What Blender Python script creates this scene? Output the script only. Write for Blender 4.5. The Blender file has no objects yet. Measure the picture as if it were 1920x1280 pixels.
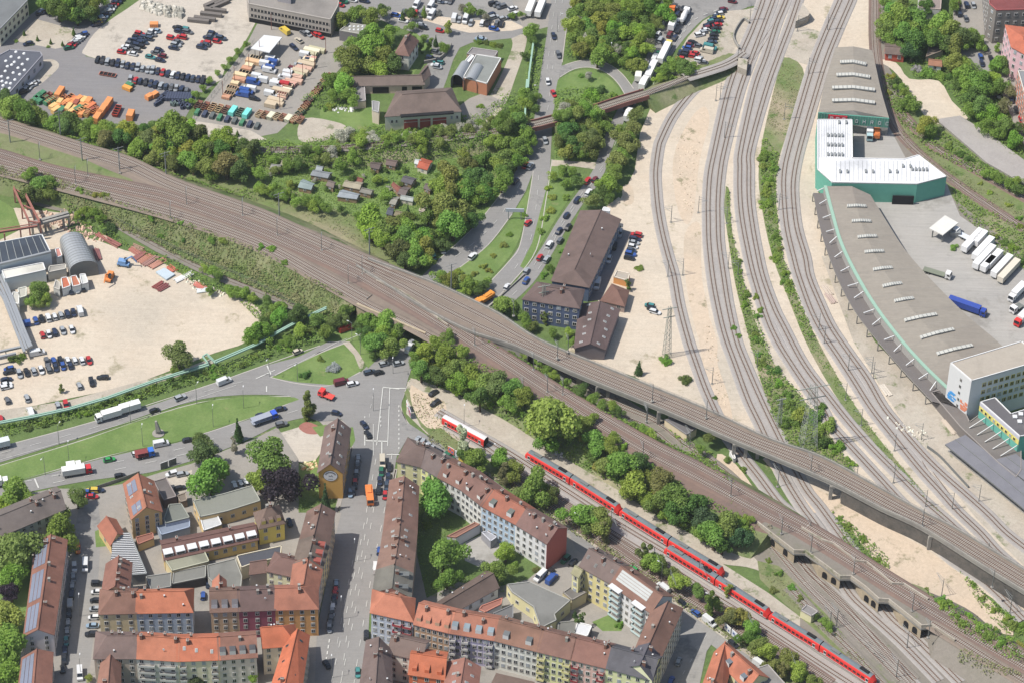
import bpy, math, random
import numpy as np
from mathutils import Vector, Matrix
# ---------------------------------------------------------------- camera, sky, sun, exposure
SC = bpy.context.scene
COL = SC.collection
F, DEL, DIST, ROLL = 6200.0, math.radians(42), 1216.0, math.radians(1.5)
cd, sd = math.cos(DEL), math.sin(DEL)
CAM = Vector((0, -DIST*cd, DIST*sd))
FW = Vector((0, cd, -sd)); R0 = Vector((1, 0, 0)); U0 = Vector((0, sd, cd))
RT = R0*math.cos(ROLL)+U0*math.sin(ROLL); UP = -R0*math.sin(ROLL)+U0*math.cos(ROLL)
cam = bpy.data.cameras.new('camera'); co = bpy.data.objects.new('camera', cam); COL.objects.link(co)
co.matrix_world = Matrix(((RT.x, UP.x, -FW.x, CAM.x), (RT.y, UP.y, -FW.y, CAM.y), (RT.z, UP.z, -FW.z, CAM.z), (0, 0, 0, 1)))
cam.sensor_width = 36; cam.lens = 36*F/1920; cam.clip_start = 10; cam.clip_end = 6000
SC.camera = co
w = bpy.data.worlds.new('World'); SC.world = w; w.use_nodes = True
sky = w.node_tree.nodes.new('ShaderNodeTexSky'); sky.sky_type = 'NISHITA'; sky.sun_disc = False
SAZ, SEL = math.radians(16), math.radians(58)
sv = Vector((-math.cos(SAZ)*math.cos(SEL), -math.sin(SAZ)*math.cos(SEL), math.sin(SEL)))
sky.sun_elevation = SEL; sky.sun_rotation = math.atan2(sv.x, sv.y); sky.air_density = 1.2; sky.dust_density = 2.0
w.node_tree.links.new(sky.outputs[0], w.node_tree.nodes['Background'].inputs[0])
w.node_tree.nodes['Background'].inputs[1].default_value = 0.11
sl = bpy.data.lights.new('sun', 'SUN'); sl.energy = 4.7; sl.angle = math.radians(0.5); sl.color = (1, .95, .87)
so = bpy.data.objects.new('sun', sl); so.rotation_euler = (-sv).to_track_quat('-Z', 'Y').to_euler(); COL.objects.link(so)
SC.view_settings.view_transform = 'Standard'; SC.view_settings.look = 'None'; SC.view_settings.exposure = 0.36
SC.cycles.max_bounces = 5; SC.cycles.diffuse_bounces = 3; SC.cycles.transparent_max_bounces = 4
rnd = random.Random(7)
# ---------------------------------------------------------------- helpers
def P(x, y, z=0.0):
    """photo pixel (1920x1280) -> point of the place at height z"""
    d = FW+RT*((x-960)/F)-UP*((y-640)/F)
    return CAM+d*((z-CAM.z)/d.z)
def proj(p):
    d = Vector(p)-CAM; k = d.dot(FW)
    return 960+F*d.dot(RT)/k, 640-F*d.dot(UP)/k
def S(y): return F/(DIST+(640-y)/F*DIST*1.1)      # pixels per metre at row y
def Z(ox, oy, *c): return [(ox+c[i]/4, oy+c[i+1]/4) for i in range(0, len(c), 2)]
def Q(ox, oy, k, *c): return [(ox+c[i]/k, oy+c[i+1]/k) for i in range(0, len(c), 2)]
def pr(*c): return [(c[i], c[i+1]) for i in range(0, len(c), 2)]
def smooth(p, n=6, closed=False):
    out = []; L = len(p)
    rng = range(L) if closed else range(L-1)
    for i in rng:
        if closed: a, b, c, d = p[(i-1) % L], p[i], p[(i+1) % L], p[(i+2) % L]
        else: a, b, c, d = p[max(i-1, 0)], p[i], p[i+1], p[min(i+2, L-1)]
        for k in range(n):
            t = k/n
            out.append(tuple(.5*((2*b[j])+(-a[j]+c[j])*t+(2*a[j]-5*b[j]+4*c[j]-d[j])*t*t+(-a[j]+3*b[j]-3*c[j]+d[j])*t**3) for j in range(len(b))))
    if not closed: out.append(tuple(p[-1]))
    return out
HZ = .00003; KALB = .60; SATN = .92
def lin(r, g, b):
    f = lambda v: ((v/255+.055)/1.055)**2.4 if v > 10 else v/255/12.92
    r, g, b = f(r), f(g), f(b); l = .3*r+.6*g+.1*b; k = SATN
    return tuple(min(.82, (l+(v-l)*k)*KALB) for v in (r, g, b))+(1,)
_m = {}
def mat(name, c=None, rough=.85, var=.18, scale=.25, c2=None, metal=0, spec=.3, obj=False, fine=2.5, bump=0, transl=0, wear=None, weed=None, mott=0, streak=None):
    if name in _m: return _m[name]
    m = bpy.data.materials.new(name); _m[name] = m; m.use_nodes = True
    nt = m.node_tree; N = nt.nodes; L = nt.links; b = N['Principled BSDF']
    b.inputs['Roughness'].default_value = rough; b.inputs['Metallic'].default_value = metal
    b.inputs['Specular IOR Level'].default_value = spec
    if obj:
        oi = N.new('ShaderNodeObjectInfo'); base = oi.outputs['Color']
    else:
        rg = N.new('ShaderNodeRGB'); rg.outputs[0].default_value = lin(*c); base = rg.outputs[0]
    tc = N.new('ShaderNodeNewGeometry').outputs['Position']
    n1 = N.new('ShaderNodeTexNoise'); n1.inputs['Scale'].default_value = scale; n1.inputs['Detail'].default_value = 6; n1.inputs['Roughness'].default_value = .65
    n2 = N.new('ShaderNodeTexNoise'); n2.inputs['Scale'].default_value = fine; n2.inputs['Detail'].default_value = 3
    L.new(tc, n1.inputs['Vector']); L.new(tc, n2.inputs['Vector'])
    if c2 is not None:
        cr = N.new('ShaderNodeValToRGB'); cr.color_ramp.elements[0].position = .42; cr.color_ramp.elements[1].position = .62
        L.new(n1.outputs[0], cr.inputs[0])
        mx = N.new('ShaderNodeMixRGB'); mx.inputs[2].default_value = lin(*c2); L.new(cr.outputs[0], mx.inputs[0]); L.new(base, mx.inputs[1]); base = mx.outputs[0]
    if wear is not None:
        n3 = N.new('ShaderNodeTexNoise'); n3.inputs['Scale'].default_value = scale*.35; n3.inputs['Detail'].default_value = 8; L.new(tc, n3.inputs['Vector'])
        cr = N.new('ShaderNodeValToRGB'); cr.color_ramp.elements[0].position = .52; cr.color_ramp.elements[1].position = .68
        L.new(n3.outputs[0], cr.inputs[0])
        mx = N.new('ShaderNodeMixRGB'); mx.inputs[2].default_value = lin(*wear); L.new(cr.outputs[0], mx.inputs[0]); L.new(base, mx.inputs[1]); base = mx.outputs[0]
    if weed is not None:
        col_, lo_, sc_ = weed
        n4 = N.new('ShaderNodeTexNoise'); n4.inputs['Scale'].default_value = sc_; n4.inputs['Detail'].default_value = 9; n4.inputs['Roughness'].default_value = .72; L.new(tc, n4.inputs['Vector'])
        cr = N.new('ShaderNodeValToRGB'); cr.color_ramp.elements[0].position = lo_; cr.color_ramp.elements[1].position = lo_+.07
        L.new(n4.outputs[0], cr.inputs[0])
        mx = N.new('ShaderNodeMixRGB'); mx.inputs[2].default_value = lin(*col_); L.new(cr.outputs[0], mx.inputs[0]); L.new(base, mx.inputs[1]); base = mx.outputs[0]
    if streak:
        an_, am_ = streak; mp = N.new('ShaderNodeMapping'); mp.inputs['Rotation'].default_value = (0, 0, math.radians(an_)); mp.inputs['Scale'].default_value = (.025, .75, 1); L.new(tc, mp.inputs['Vector'])
        n6 = N.new('ShaderNodeTexNoise'); n6.inputs['Scale'].default_value = 1; n6.inputs['Detail'].default_value = 5; n6.inputs['Distortion'].default_value = 2.5; L.new(mp.outputs[0], n6.inputs['Vector'])
        m6 = N.new('ShaderNodeMapRange'); m6.inputs[1].default_value = .35; m6.inputs[2].default_value = .65; m6.inputs[3].default_value = 1-am_; m6.inputs[4].default_value = 1+am_*.6; L.new(n6.outputs[0], m6.inputs[0])
        v6 = N.new('ShaderNodeVectorMath'); v6.operation = 'SCALE'; L.new(base, v6.inputs[0]); L.new(m6.outputs[0], v6.inputs['Scale']); base = v6.outputs[0]
    if mott:
        n5 = N.new('ShaderNodeTexNoise'); n5.inputs['Scale'].default_value = .55; n5.inputs['Detail'].default_value = 10; n5.inputs['Roughness'].default_value = .8; n5.inputs['Distortion'].default_value = 1.2; L.new(tc, n5.inputs['Vector'])
        m5 = N.new('ShaderNodeMapRange'); m5.inputs[1].default_value = .3; m5.inputs[2].default_value = .7; m5.inputs[3].default_value = 1-mott; m5.inputs[4].default_value = 1+mott*.7; L.new(n5.outputs[0], m5.inputs[0])
        v5 = N.new('ShaderNodeVectorMath'); v5.operation = 'SCALE'; L.new(base, v5.inputs[0]); L.new(m5.outputs[0], v5.inputs['Scale']); base = v5.outputs[0]
    ad = N.new('ShaderNodeMath'); ad.operation = 'ADD'; L.new(n1.outputs[0], ad.inputs[0]); L.new(n2.outputs[0], ad.inputs[1])
    mr = N.new('ShaderNodeMapRange'); mr.inputs[1].default_value = .65; mr.inputs[2].default_value = 1.35
    mr.inputs[3].default_value = 1-var; mr.inputs[4].default_value = 1+var; L.new(ad.outputs[0], mr.inputs[0])
    vm = N.new('ShaderNodeVectorMath'); vm.operation = 'SCALE'; L.new(base, vm.inputs[0]); L.new(mr.outputs[0], vm.inputs['Scale'])
    L.new(vm.outputs[0], b.inputs['Base Color'])
    if bump:
        bp = N.new('ShaderNodeBump'); bp.inputs['Strength'].default_value = bump; bp.inputs['Distance'].default_value = .3
        L.new(n2.outputs[0], bp.inputs['Height']); L.new(bp.outputs[0], b.inputs['Normal'])
    if transl:
        tr = N.new('ShaderNodeBsdfTranslucent'); L.new(vm.outputs[0], tr.inputs[0])
        ms = N.new('ShaderNodeMixShader'); ms.inputs[0].default_value = transl
        L.new(b.outputs[0], ms.inputs[1]); L.new(tr.outputs[0], ms.inputs[2]); L.new(ms.outputs[0], N['Material Output'].inputs[0])
    return m
def area(p): return sum(p[i][0]*p[(i+1) % len(p)][1]-p[(i+1) % len(p)][0]*p[i][1] for i in range(len(p)))/2
class MB:
    def __init__(s): s.v = []; s.f = []; s.mi = []; s.ms = []
    def m(s, mt):
        if mt not in s.ms: s.ms.append(mt)
        return s.ms.index(mt)
    def face(s, pts, mt):
        k = len(s.v); s.v += [tuple(p) for p in pts]; s.f.append(tuple(range(k, k+len(pts)))); s.mi.append(s.m(mt))
    def prism(s, poly, z0, z1, mt, top=None, base=False):
        p = [(q[0], q[1]) for q in poly]
        if area(p) < 0: p = p[::-1]
        n = len(p); zt = z1 if isinstance(z1, (list, tuple)) else [z1]*n
        s.face([(p[i][0], p[i][1], zt[i]) for i in range(n)], top or mt)
        for i in range(n):
            j = (i+1) % n
            s.face([(p[i][0], p[i][1], z0), (p[j][0], p[j][1], z0), (p[j][0], p[j][1], zt[j]), (p[i][0], p[i][1], zt[i])], mt)
        if base: s.face([(q[0], q[1], z0) for q in p[::-1]], mt)
    def box(s, c, d, mt, rz=0, base=True, M=None):
        x, y, z = d[0]/2, d[1]/2, d[2]/2; ca, sa = math.cos(rz), math.sin(rz)
        q = []
        for a, b, e in ((-x, -y, -z), (x, -y, -z), (x, y, -z), (-x, y, -z), (-x, -y, z), (x, -y, z), (x, y, z), (-x, y, z)):
            v = Vector((c[0]+a*ca-b*sa, c[1]+a*sa+b*ca, c[2]+e))
            q.append(M @ v if M else v)
        for f in ((4, 5, 6, 7), (0, 1, 5, 4), (1, 2, 6, 5), (2, 3, 7, 6), (3, 0, 4, 7))+(((3, 2, 1, 0),) if base else ()):
            s.face([q[i] for i in f], mt)
    def bar(s, a, b, w, mt, w2=None):
        a, b = Vector(a), Vector(b); d = (b-a); L = d.length
        if L < 1e-4: return
        q = d.to_track_quat('Z', 'Y').to_matrix(); w2 = w2 or w
        c = [q @ Vector(v) for v in ((-1, -1, 0), (1, -1, 0), (1, 1, 0), (-1, 1, 0))]
        lo = [a+v*w/2 for v in c]; hi = [b+v*w2/2 for v in c]
        for i in range(4):
            j = (i+1) % 4; s.face([lo[i], lo[j], hi[j], hi[i]], mt)
        s.face(hi, mt); s.face(lo[::-1], mt)
    def cyl(s, c, r, h, mt, n=10, r2=None, axis='z'):
        r2 = r if r2 is None else r2
        def T(x, y, z):
            if axis == 'y': return (c[0]+x, c[1]+z, c[2]+y)
            if axis == 'x': return (c[0]+z, c[1]+x, c[2]+y)
            return (c[0]+x, c[1]+y, c[2]+z)
        lo = [T(r*math.cos(6.2832*i/n), r*math.sin(6.2832*i/n), 0) for i in range(n)]
        hi = [T(r2*math.cos(6.2832*i/n), r2*math.sin(6.2832*i/n), h) for i in range(n)]
        for i in range(n):
            j = (i+1) % n; s.face([lo[i], lo[j], hi[j], hi[i]], mt)
        s.face(hi, mt); s.face(lo[::-1], mt)
    def strip(s, line, offs, mt):
        """sweep section offs=[(side, dz)...] (open) along 3D polyline"""
        n = len(line); rows = []
        for i, p in enumerate(line):
            a = Vector(line[max(i-1, 0)]); b = Vector(line[min(i+1, n-1)]); t = (b-a); t.z = 0; t.normalize(); nn = Vector((-t.y, t.x, 0))
            rows.append([Vector(p)+nn*o[0]+Vector((0, 0, o[1])) for o in offs])
        for i in range(n-1):
            for k in range(len(offs)-1):
                s.face([rows[i][k], rows[i][k+1], rows[i+1][k+1], rows[i+1][k]], mt)
        return rows
    def mesh(s, name):
        me = bpy.data.meshes.new(name); me.from_pydata(s.v, [], s.f)
        for m_ in s.ms: me.materials.append(m_)
        me.polygons.foreach_set('material_index', s.mi); me.update(); return me
    def build(s, name, parent=None, **k): return put(s.mesh(name), name, parent, **k)
def put(me, name, parent=None, loc=None, color=None):
    o = bpy.data.objects.new(name, me); COL.objects.link(o)
    if parent is not None: o.parent = parent
    if loc is not None: o.location = loc
    if color is not None: o.color = color
    return o
THINGS = []
def tag(o, label, cat, group=None):
    o['label'] = label; o['category'] = cat
    if group: o['group'] = group
    THINGS.append(o); return o
def empty(name, loc, rz=0):
    o = bpy.data.objects.new(name, None); o.location = loc; o.rotation_euler = (0, 0, rz); o.empty_display_size = .5; COL.objects.link(o); return o
def struct(o): o['kind'] = 'structure'; return o
def stuff(o): o['kind'] = 'stuff'; return o
def heading(x, y, dx, dy):
    a, b = P(x, y), P(x+dx, y+dy); return math.atan2(b.y-a.y, b.x-a.x)
# ---------------------------------------------------------------- materials
M = dict(
 earth=mat('earth_ground', (112, 136, 72), c2=(94, 120, 58), var=.25, scale=.12, mott=.35, weed=((160,150,118), .62, .06)),
 grass=mat('lawn_grass', (112, 142, 68), c2=(126, 150, 80), var=.14, scale=.08, fine=1.2, mott=.14, weed=((148,152,98), .6, .07)),
 meadow=mat('rough_grass', (138, 144, 98), c2=(120, 138, 78), var=.18, scale=.09, wear=(176, 162, 134), mott=.25, weed=((104,128,64), .55, .12)),
 asphalt=mat('asphalt', (158, 156, 154), c2=(150, 148, 146), var=.05, scale=.05, fine=1.5, wear=(170, 167, 162), weed=((134,133,132), .57, .035), mott=.1, streak=(-60, .05)),
 asphalt2=mat('yard_asphalt', (150, 147, 147), c2=(143, 141, 143), var=.07, scale=.05, wear=(166, 160, 154), weed=((128,127,130), .56, .03), mott=.1, streak=(20, .07)),
 paving=mat('grey_paving', (172, 166, 158), c2=(160, 155, 148), var=.08, scale=.1, weed=((146,142,134), .58, .05), mott=.1),
 pave2=mat('pavement_slabs', (182, 174, 166), c2=(172, 165, 157), var=.07, scale=.15, fine=3),
 kerb=mat('kerb_stone', (200, 194, 186), var=.06),
 sand=mat('pale_sand', (228, 213, 192), c2=(219, 202, 180), var=.07, scale=.05, wear=(208, 196, 178), weed=((178,168,140), .58, .06), mott=.18, streak=(18, .05)),
 sand2=mat('depot_gravel', (214, 204, 190), c2=(204, 194, 180), var=.07, scale=.06, wear=(192, 184, 172), weed=((178,170,158), .55, .05), mott=.15, streak=(-25, .05)),
 sandr=mat('reddish_sand', (226, 204, 178), c2=(220, 200, 176), var=.08, scale=.08, wear=(206, 190, 168), weed=((158,150,118), .58, .1), mott=.2),
 gravel=mat('light_gravel', (206, 196, 180), c2=(194, 182, 166), var=.1, scale=.12, wear=(182, 172, 156), weed=((132,140,98), .56, .09), mott=.22),
 conc=mat('concrete_yard', (190, 186, 180), c2=(180, 177, 172), var=.05, scale=.05, wear=(174, 171, 167), weed=((164,160,154), .55, .03), mott=.08, streak=(55, .08)),
 concw=mat('concrete_structure', (176, 172, 164), c2=(156, 152, 146), var=.12, scale=.2),
 ballast=mat('grey_ballast', (186, 180, 175), c2=(174, 168, 164), var=.12, scale=.12, fine=4, mott=.14),
 ballastc=mat('brown_grey_ballast', (154, 138, 124), c2=(140, 126, 114), var=.12, scale=.12, fine=4, mott=.16),
 ballastb=mat('rusty_ballast', (144, 120, 108), c2=(126, 108, 100), var=.16, scale=.1, fine=4, mott=.14),
 ballastd=mat('dark_ballast', (152, 144, 134), c2=(140, 134, 122), var=.16, scale=.1, fine=4, mott=.18, weed=((120,130,88), .6, .1)),
 sleeper=mat('concrete_sleeper', (182, 176, 168), var=.1),
 sleeperd=mat('timber_sleeper', (112, 98, 90), var=.15),
 rail=mat('rail_steel', (112, 84, 70), rough=.5, var=.12), stain=mat('rail_rust_stain', (154, 134, 120), var=.15),
 railn=mat('clean_rail_steel', (140, 130, 122), rough=.4, var=.1),
 paint=mat('road_paint', (224, 224, 218), var=.12),
 leaf=mat('foliage', rough=.6, var=.3, scale=.3, fine=1.1, obj=True, transl=.5, spec=.25),
 bark=mat('bark', (96, 82, 66), var=.2),
 under=mat('undergrowth_leaves', (164, 198, 80), c2=(124, 164, 66), var=.34, scale=.16, fine=.7, mott=.3, transl=.4, rough=.65),
 underb=mat('dry_scrub', (176, 176, 122), c2=(138, 160, 86), var=.28, scale=.12, fine=1.0, transl=.3),
 glass=mat('window_glass', (40, 46, 54), rough=.15, var=.3, scale=.6, spec=.6), frame=mat('white_window_frame', (228, 228, 226), var=.03),
 metal=mat('galvanised_steel', (168, 172, 172), rough=.5, var=.08, metal=.2), dmetal=mat('dark_steel', (132, 135, 134), rough=.5, var=.1),
 white=mat('white_metal_sheet', (240, 242, 244), rough=.5, var=.03), tyre=mat('rubber', (42, 42, 44), var=.1),
 cpaint=mat('vehicle_paint', rough=.35, var=.03, obj=True, spec=.6), dark=mat('dark_interior', (34, 34, 38), var=.2),
 stone=mat('sandstone_masonry', (206, 188, 158), c2=(184, 168, 142), var=.16, scale=.5, fine=3), chim=mat('chimney_brick', (150, 104, 88), var=.15),
 solar=mat('solar_glass', (136, 142, 162), rough=.25, var=.08, spec=.6), green=mat('teal_cladding', (98, 172, 152), c2=(90, 160, 142), var=.05, scale=.2),
 greenp=mat('pale_green_steel', (164, 202, 182), var=.06), rust=mat('rusty_red_steel', (176, 116, 104), var=.15), pipe=mat('insulated_pipe', (186, 190, 194), rough=.4, var=.06, metal=.3),
 solard=mat('dark_solar_roof', (70, 84, 100), rough=.4, var=.08), wood=mat('timber', (186, 150, 112), var=.15),
)
def cm(rgb, kind='wall'):
    key = '%s_%d_%d_%d' % ((kind,)+tuple(rgb))
    if key in _m: return _m[key]
    if kind == 'tile': rgb = tuple(int(v*.93+k) for v, k in zip(rgb, (10, 14, 14))); return mat(key, rgb, var=.13, scale=.35, fine=3.5, c2=tuple(int(v*.9) for v in rgb), wear=tuple(int(v*.84) for v in rgb))
    if kind == 'wall': rgb = tuple(min(250, int(v*1.14+4)) for v in rgb)
    if kind == 'flat': return mat(key, rgb, var=.06, scale=.2, fine=1, wear=tuple(int(v*.88) for v in rgb), mott=.07)
    return mat(key, rgb, var=.05, scale=.3, fine=1)
# ---------------------------------------------------------------- flat patches
_pz = {}
def patch(name, px, mt, z=.02, sm=0, closed=True):
    if sm: px = smooth(px, sm, True)
    b = MB(); b.face([P(x, y, z) for x, y in (px if area([(p[0], -p[1]) for p in px]) > 0 else px[::-1])], mt)
    return struct(b.build(name))
def raised(name, px, mt, z0=0, z1=.12, side=None, sm=0):
    if sm: px = smooth(px, sm, True)
    b = MB(); b.prism([P(x, y, z1) for x, y in px], z0, z1, side or mt, mt); return struct(b.build(name))
def kerb(line, z=0, w=.35, h=.12, sm=5, name='kerb'):
    l = [P(x, y, z) for x, y in (smooth(line, sm) if sm else line)]
    b = MB(); b.strip(l, [(w/2, 0), (w/2, h), (-w/2, h), (-w/2, 0)], M['kerb']); return struct(b.build(name))
def resample(l, step, off=0.0):
    out = []; d = off
    acc = 0
    for i in range(len(l)-1):
        a, b = Vector(l[i]), Vector(l[i+1]); L = (b-a).length
        while d <= acc+L:
            t = (d-acc)/L; out.append((a.lerp(b, t), (b-a).normalized())); d += step
        acc += L
    return out
_dash = MB()
def dashes(line, dash=3, gap=6, w=.14, z=.05, sm=6):
    l = [P(x, y, z) for x, y in (smooth(line, sm) if sm else line)]
    if gap == 0:
        _dash.strip(l, [(w/2, 0), (-w/2, 0)], M['paint']); return
    for p, t in resample(l, dash+gap):
        q = p+t*dash; n = Vector((-t.y, t.x, 0)).normalized()*w/2
        _dash.face([p-n, q-n, q+n, p+n], M['paint'])
# ---------------------------------------------------------------- tracks
_tn = 0
def track(px, z=.1, label='', bed='ballast', slp='sleeper', rail='rail', w=4.3, sm=8, stain=True, ends=None):
    """railway track: bed (structure) + thing with two rails and sleepers; z or (z0,z1)"""
    global _tn
    _tn += 1
    l2 = smooth(px, sm) if sm else px; n = len(l2)
    zz = [z]*n if not isinstance(z, tuple) else [z[0]+(z[1]-z[0])*i/(n-1) for i in range(n)]
    l = [P(x, y, k) for (x, y), k in zip(l2, zz)]
    if bed:
        e = .25+.006*(_tn % 9)
        b = MB(); b.strip(l, [(w/2+.7, -.05), (w/2, e), (-w/2, e), (-w/2-.7, -.05)], M[bed]); struct(b.build('track_bed'))
    else: e = .02
    t = empty('railway_track', l[0]); tag(t, label, 'railway track', 'railway tracks')
    o = l[0]; l = [p-o for p in l]
    for s in (-1, 1):
        b = MB(); b.strip(l, [(s*.7175+.09, e+.02), (s*.7175+.07, e+.22), (s*.7175-.07, e+.22), (s*.7175-.09, e+.02)], M[rail]); b.build('rail', t)
    b = MB()
    if stain: b.strip(l, [(-.7175-.3, e+.012), (-.7175+.3, e+.012)], M['stain']); b.strip(l, [(.7175-.3, e+.012), (.7175+.3, e+.012)], M['stain'])
    for p, d in resample(l, .75):
        b.box((p.x, p.y, p.z+e+.03), (.28, 2.6, .1), M[slp], math.atan2(d.y, d.x), base=False)
    b.build('sleepers', t)
BANKS = []
def bank(L, Rr, z, wl, wr, top, slope, name='railway_embankment', z0=0, sm=5):
    """raised strip between px edges L and Rr at height z, slopes wl / wr metres wide"""
    if sm: L, Rr = smooth(L, sm), smooth(Rr, sm)
    n = max(len(L), len(Rr)); assert len(L) == len(Rr), (len(L), len(Rr))
    zz = [z]*n if not isinstance(z, tuple) else [z[0]+(z[1]-z[0])*i/(n-1) for i in range(n)]
    l = [P(x, y, k) for (x, y), k in zip(L, zz)]; r = [P(x, y, k) for (x, y), k in zip(Rr, zz)]
    b = MB(); rows = []
    for i in range(n):
        t = (l[min(i+1, n-1)]-l[max(i-1, 0)]); t.z = 0; t.normalize(); nn = Vector((-t.y, t.x, 0))
        if (l[i]-r[i]).dot(nn) < 0: nn = -nn
        ol = l[i]+nn*wl; ol.z = z0; orr = r[i]-nn*wr; orr.z = z0
        rows.append((ol, l[i], r[i], orr))
    for i in range(n-1):
        a, c = rows[i], rows[i+1]
        b.face([a[0], a[1], c[1], c[0]], slope); b.face([a[1], a[2], c[2], c[1]], top); b.face([a[2], a[3], c[3], c[2]], slope)
    for a in (rows[0], rows[-1]): b.face(a, slope)
    BANKS.append((list(b.v), list(b.f)))
    return struct(b.build(name))
def S(y): return F/((P(960, y)-CAM).dot(FW))
_zc = [.02]
def pt(name, px, m, sm=0):
    _zc[0] += .003; return patch(name, px, M[m], _zc[0], sm)
# ---------------------------------------------------------------- ground
b = MB(); b.face([(-900, -700, 0), (900, -700, 0), (900, 1500, 0), (-900, 1500, 0)], M['earth']); struct(b.build('ground'))
# green areas
pt('meadow', pr(130,250, 480,330, 700,400, 760,480, 700,505, 520,420, 330,345, 150,270), 'meadow', 4)
pt('lawn', pr(600,205, 640,190, 700,200, 720,240, 640,250, 600,228), 'grass')
pt('lawn', pr(480,270, 900,230, 985,250, 950,360, 880,440, 800,500, 700,420, 600,380, 480,330), 'grass')
pt('lawn', pr(770,58, 860,70, 848,100, 815,118, 790,118, 775,140, 760,125, 768,90), 'grass')
pt('dirt_track', pr(985,90, 965,150, 950,190, 925,225, 890,245, 870,235, 905,200, 935,150, 960,90, 960,70, 985,66), 'gravel', 4)
# top-left depot
pt('depot_yard', pr(-60,60, 0,70, 95,0, 130,-40, 260,-40, 228,5, 190,50, 168,85, 160,106, 400,160, 372,178, 362,195, 345,225, 275,236, 160,228, 40,212, -60,190), 'asphalt2')
pt('gravel_lot', pr(165,106, 160,88, 190,50, 262,0, 300,-40, 560,-40, 500,0, 478,45, 455,85, 425,120, 400,158, 280,133), 'sand2', 3)
pt('gravel_lot', pr(75,115, 98,112, 110,120, 104,134, 62,168, 48,160, 60,130), 'gravel', 4)
pt('tree_lot', pr(24,76, 68,36, 140,56, 132,86, 104,92, 30,78), 'gravel')
pt('lawn', pr(-60,10, 0,-10, 20,-40, 90,-60, 60,-10, -60,60), 'grass')
pt('container_yard', pr(362,218, 400,168, 455,98, 482,45, 640,60, 660,105, 600,170, 568,205, 520,250, 440,265, 352,238), 'paving')
pt('sandy_strip', pr(350,226, 400,232, 470,245, 500,262, 440,268, 370,262, 345,240), 'sand2')
pt('gravel_mound_yard', pr(570,222, 640,232, 645,248, 600,266, 560,262), 'gravel', 4)
pt('street', pr(590,-40, 1010,-40, 1010,50, 960,72, 885,80, 862,90, 850,112, 838,148, 826,180, 796,172, 790,135, 808,112, 815,95, 780,62, 745,52, 715,38, 690,50, 640,45, 600,20), 'asphalt', 0)
pt('parking_apron', pr(735,22, 815,30, 880,38, 960,40, 985,52, 960,58, 880,62, 862,58, 800,40, 740,35), 'sand')
pt('truck_apron', pr(960,0, 1036,-10, 1030,50, 985,62, 975,40), 'paving')
pt('service_yard', pr(905,175, 945,190, 905,230, 870,225, 860,200, 880,185), 'paving')
# main road
pt('road', [*pr(1040,-40, 1033,0, 1026,60, 1015,130, 1006,200, 1001,225, 987,275, 967,322, 952,348, 925,385, 890,425, 850,465, 822,488, 795,514, 740,560, 690,590), *pr(745,600, 790,560, 830,518, 865,500, 915,460, 960,402, 985,360, 1000,322, 992,372, 975,460, 955,490, 920,528, 880,560, 905,585, 960,532, 1000,480, 1018,430, 1023,380, 1031,322, 1036,225, 1043,175, 1054,118, 1063,50, 1075,0, 1082,-40)], 'asphalt')
pt('slip_road', smooth(pr(1052,124, 1080,116, 1115,114, 1145,124, 1168,142, 1187,168), 5)+smooth(pr(1176,184, 1158,156, 1135,136, 1105,127, 1075,131, 1049,146), 5), 'asphalt')
pt('road', smooth(pr(1290,-30, 1258,20, 1235,60, 1215,100, 1195,140, 1170,185, 1150,222, 1128,270, 1116,310, 1100,338, 1075,372, 1045,415, 1015,465, 985,505, 950,545, 880,590, 800,630), 4)+smooth(pr(810,650, 855,622, 905,604, 955,572, 1000,530, 1030,485, 1065,425, 1095,380, 1118,350, 1135,320, 1145,285, 1170,228, 1195,192, 1222,150, 1262,100, 1290,65, 1330,30, 1400,15, 1420,-30), 4), 'asphalt')
pt('crossing_road', pr(1230,-40, 1460,-40, 1445,4, 1400,14, 1330,30, 1240,16), 'asphalt')
pt('lawn', smooth(pr(1046,150, 1075,135, 1105,131, 1133,141, 1155,160, 1172,184), 4)+pr(1120,205, 1060,222, 1040,225, 1040,180), 'grass')
pt('lawn', pr(1040,228, 1125,210, 1150,215, 1128,262, 1112,300, 1040,330), 'grass')
pt('path', pr(1034,300, 1080,303, 1118,305, 1115,318, 1075,312, 1034,312), 'gravel')
pt('lawn', pr(1034,312, 1072,312, 1095,330, 1070,370, 1040,415, 1012,462, 985,505, 975,500, 998,455, 1012,400, 1028,340), 'grass')
pt('lawn', smooth(pr(995,355, 985,410, 968,462, 940,500, 905,535, 860,560, 820,545, 850,510, 905,470, 950,425, 975,380), 3, True), 'grass')
# left sand yard
pt('sand_yard', smooth(pr(-60,560, 40,520, 80,440, 160,445, 235,470, 300,488, 380,540, 440,555, 485,578, 488,605, 465,640, 400,662, 330,690, 240,722, 120,748, 0,772, -60,780), 3, True), 'sand')
pt('sand_yard', pr(0,395, 30,390, 120,400, 130,440, 60,450, 0,460), 'sand')
pt('pipe_side_track', pr(-60,775, 0,768, 120,752, 240,720, 330,696, 395,672, 400,680, 330,706, 240,734, 120,764, 0,792, -60,800), 'gravel')
pt('lawn', pr(0,375, 26,392, 40,430, 0,450, -40,430), 'grass')
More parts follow.
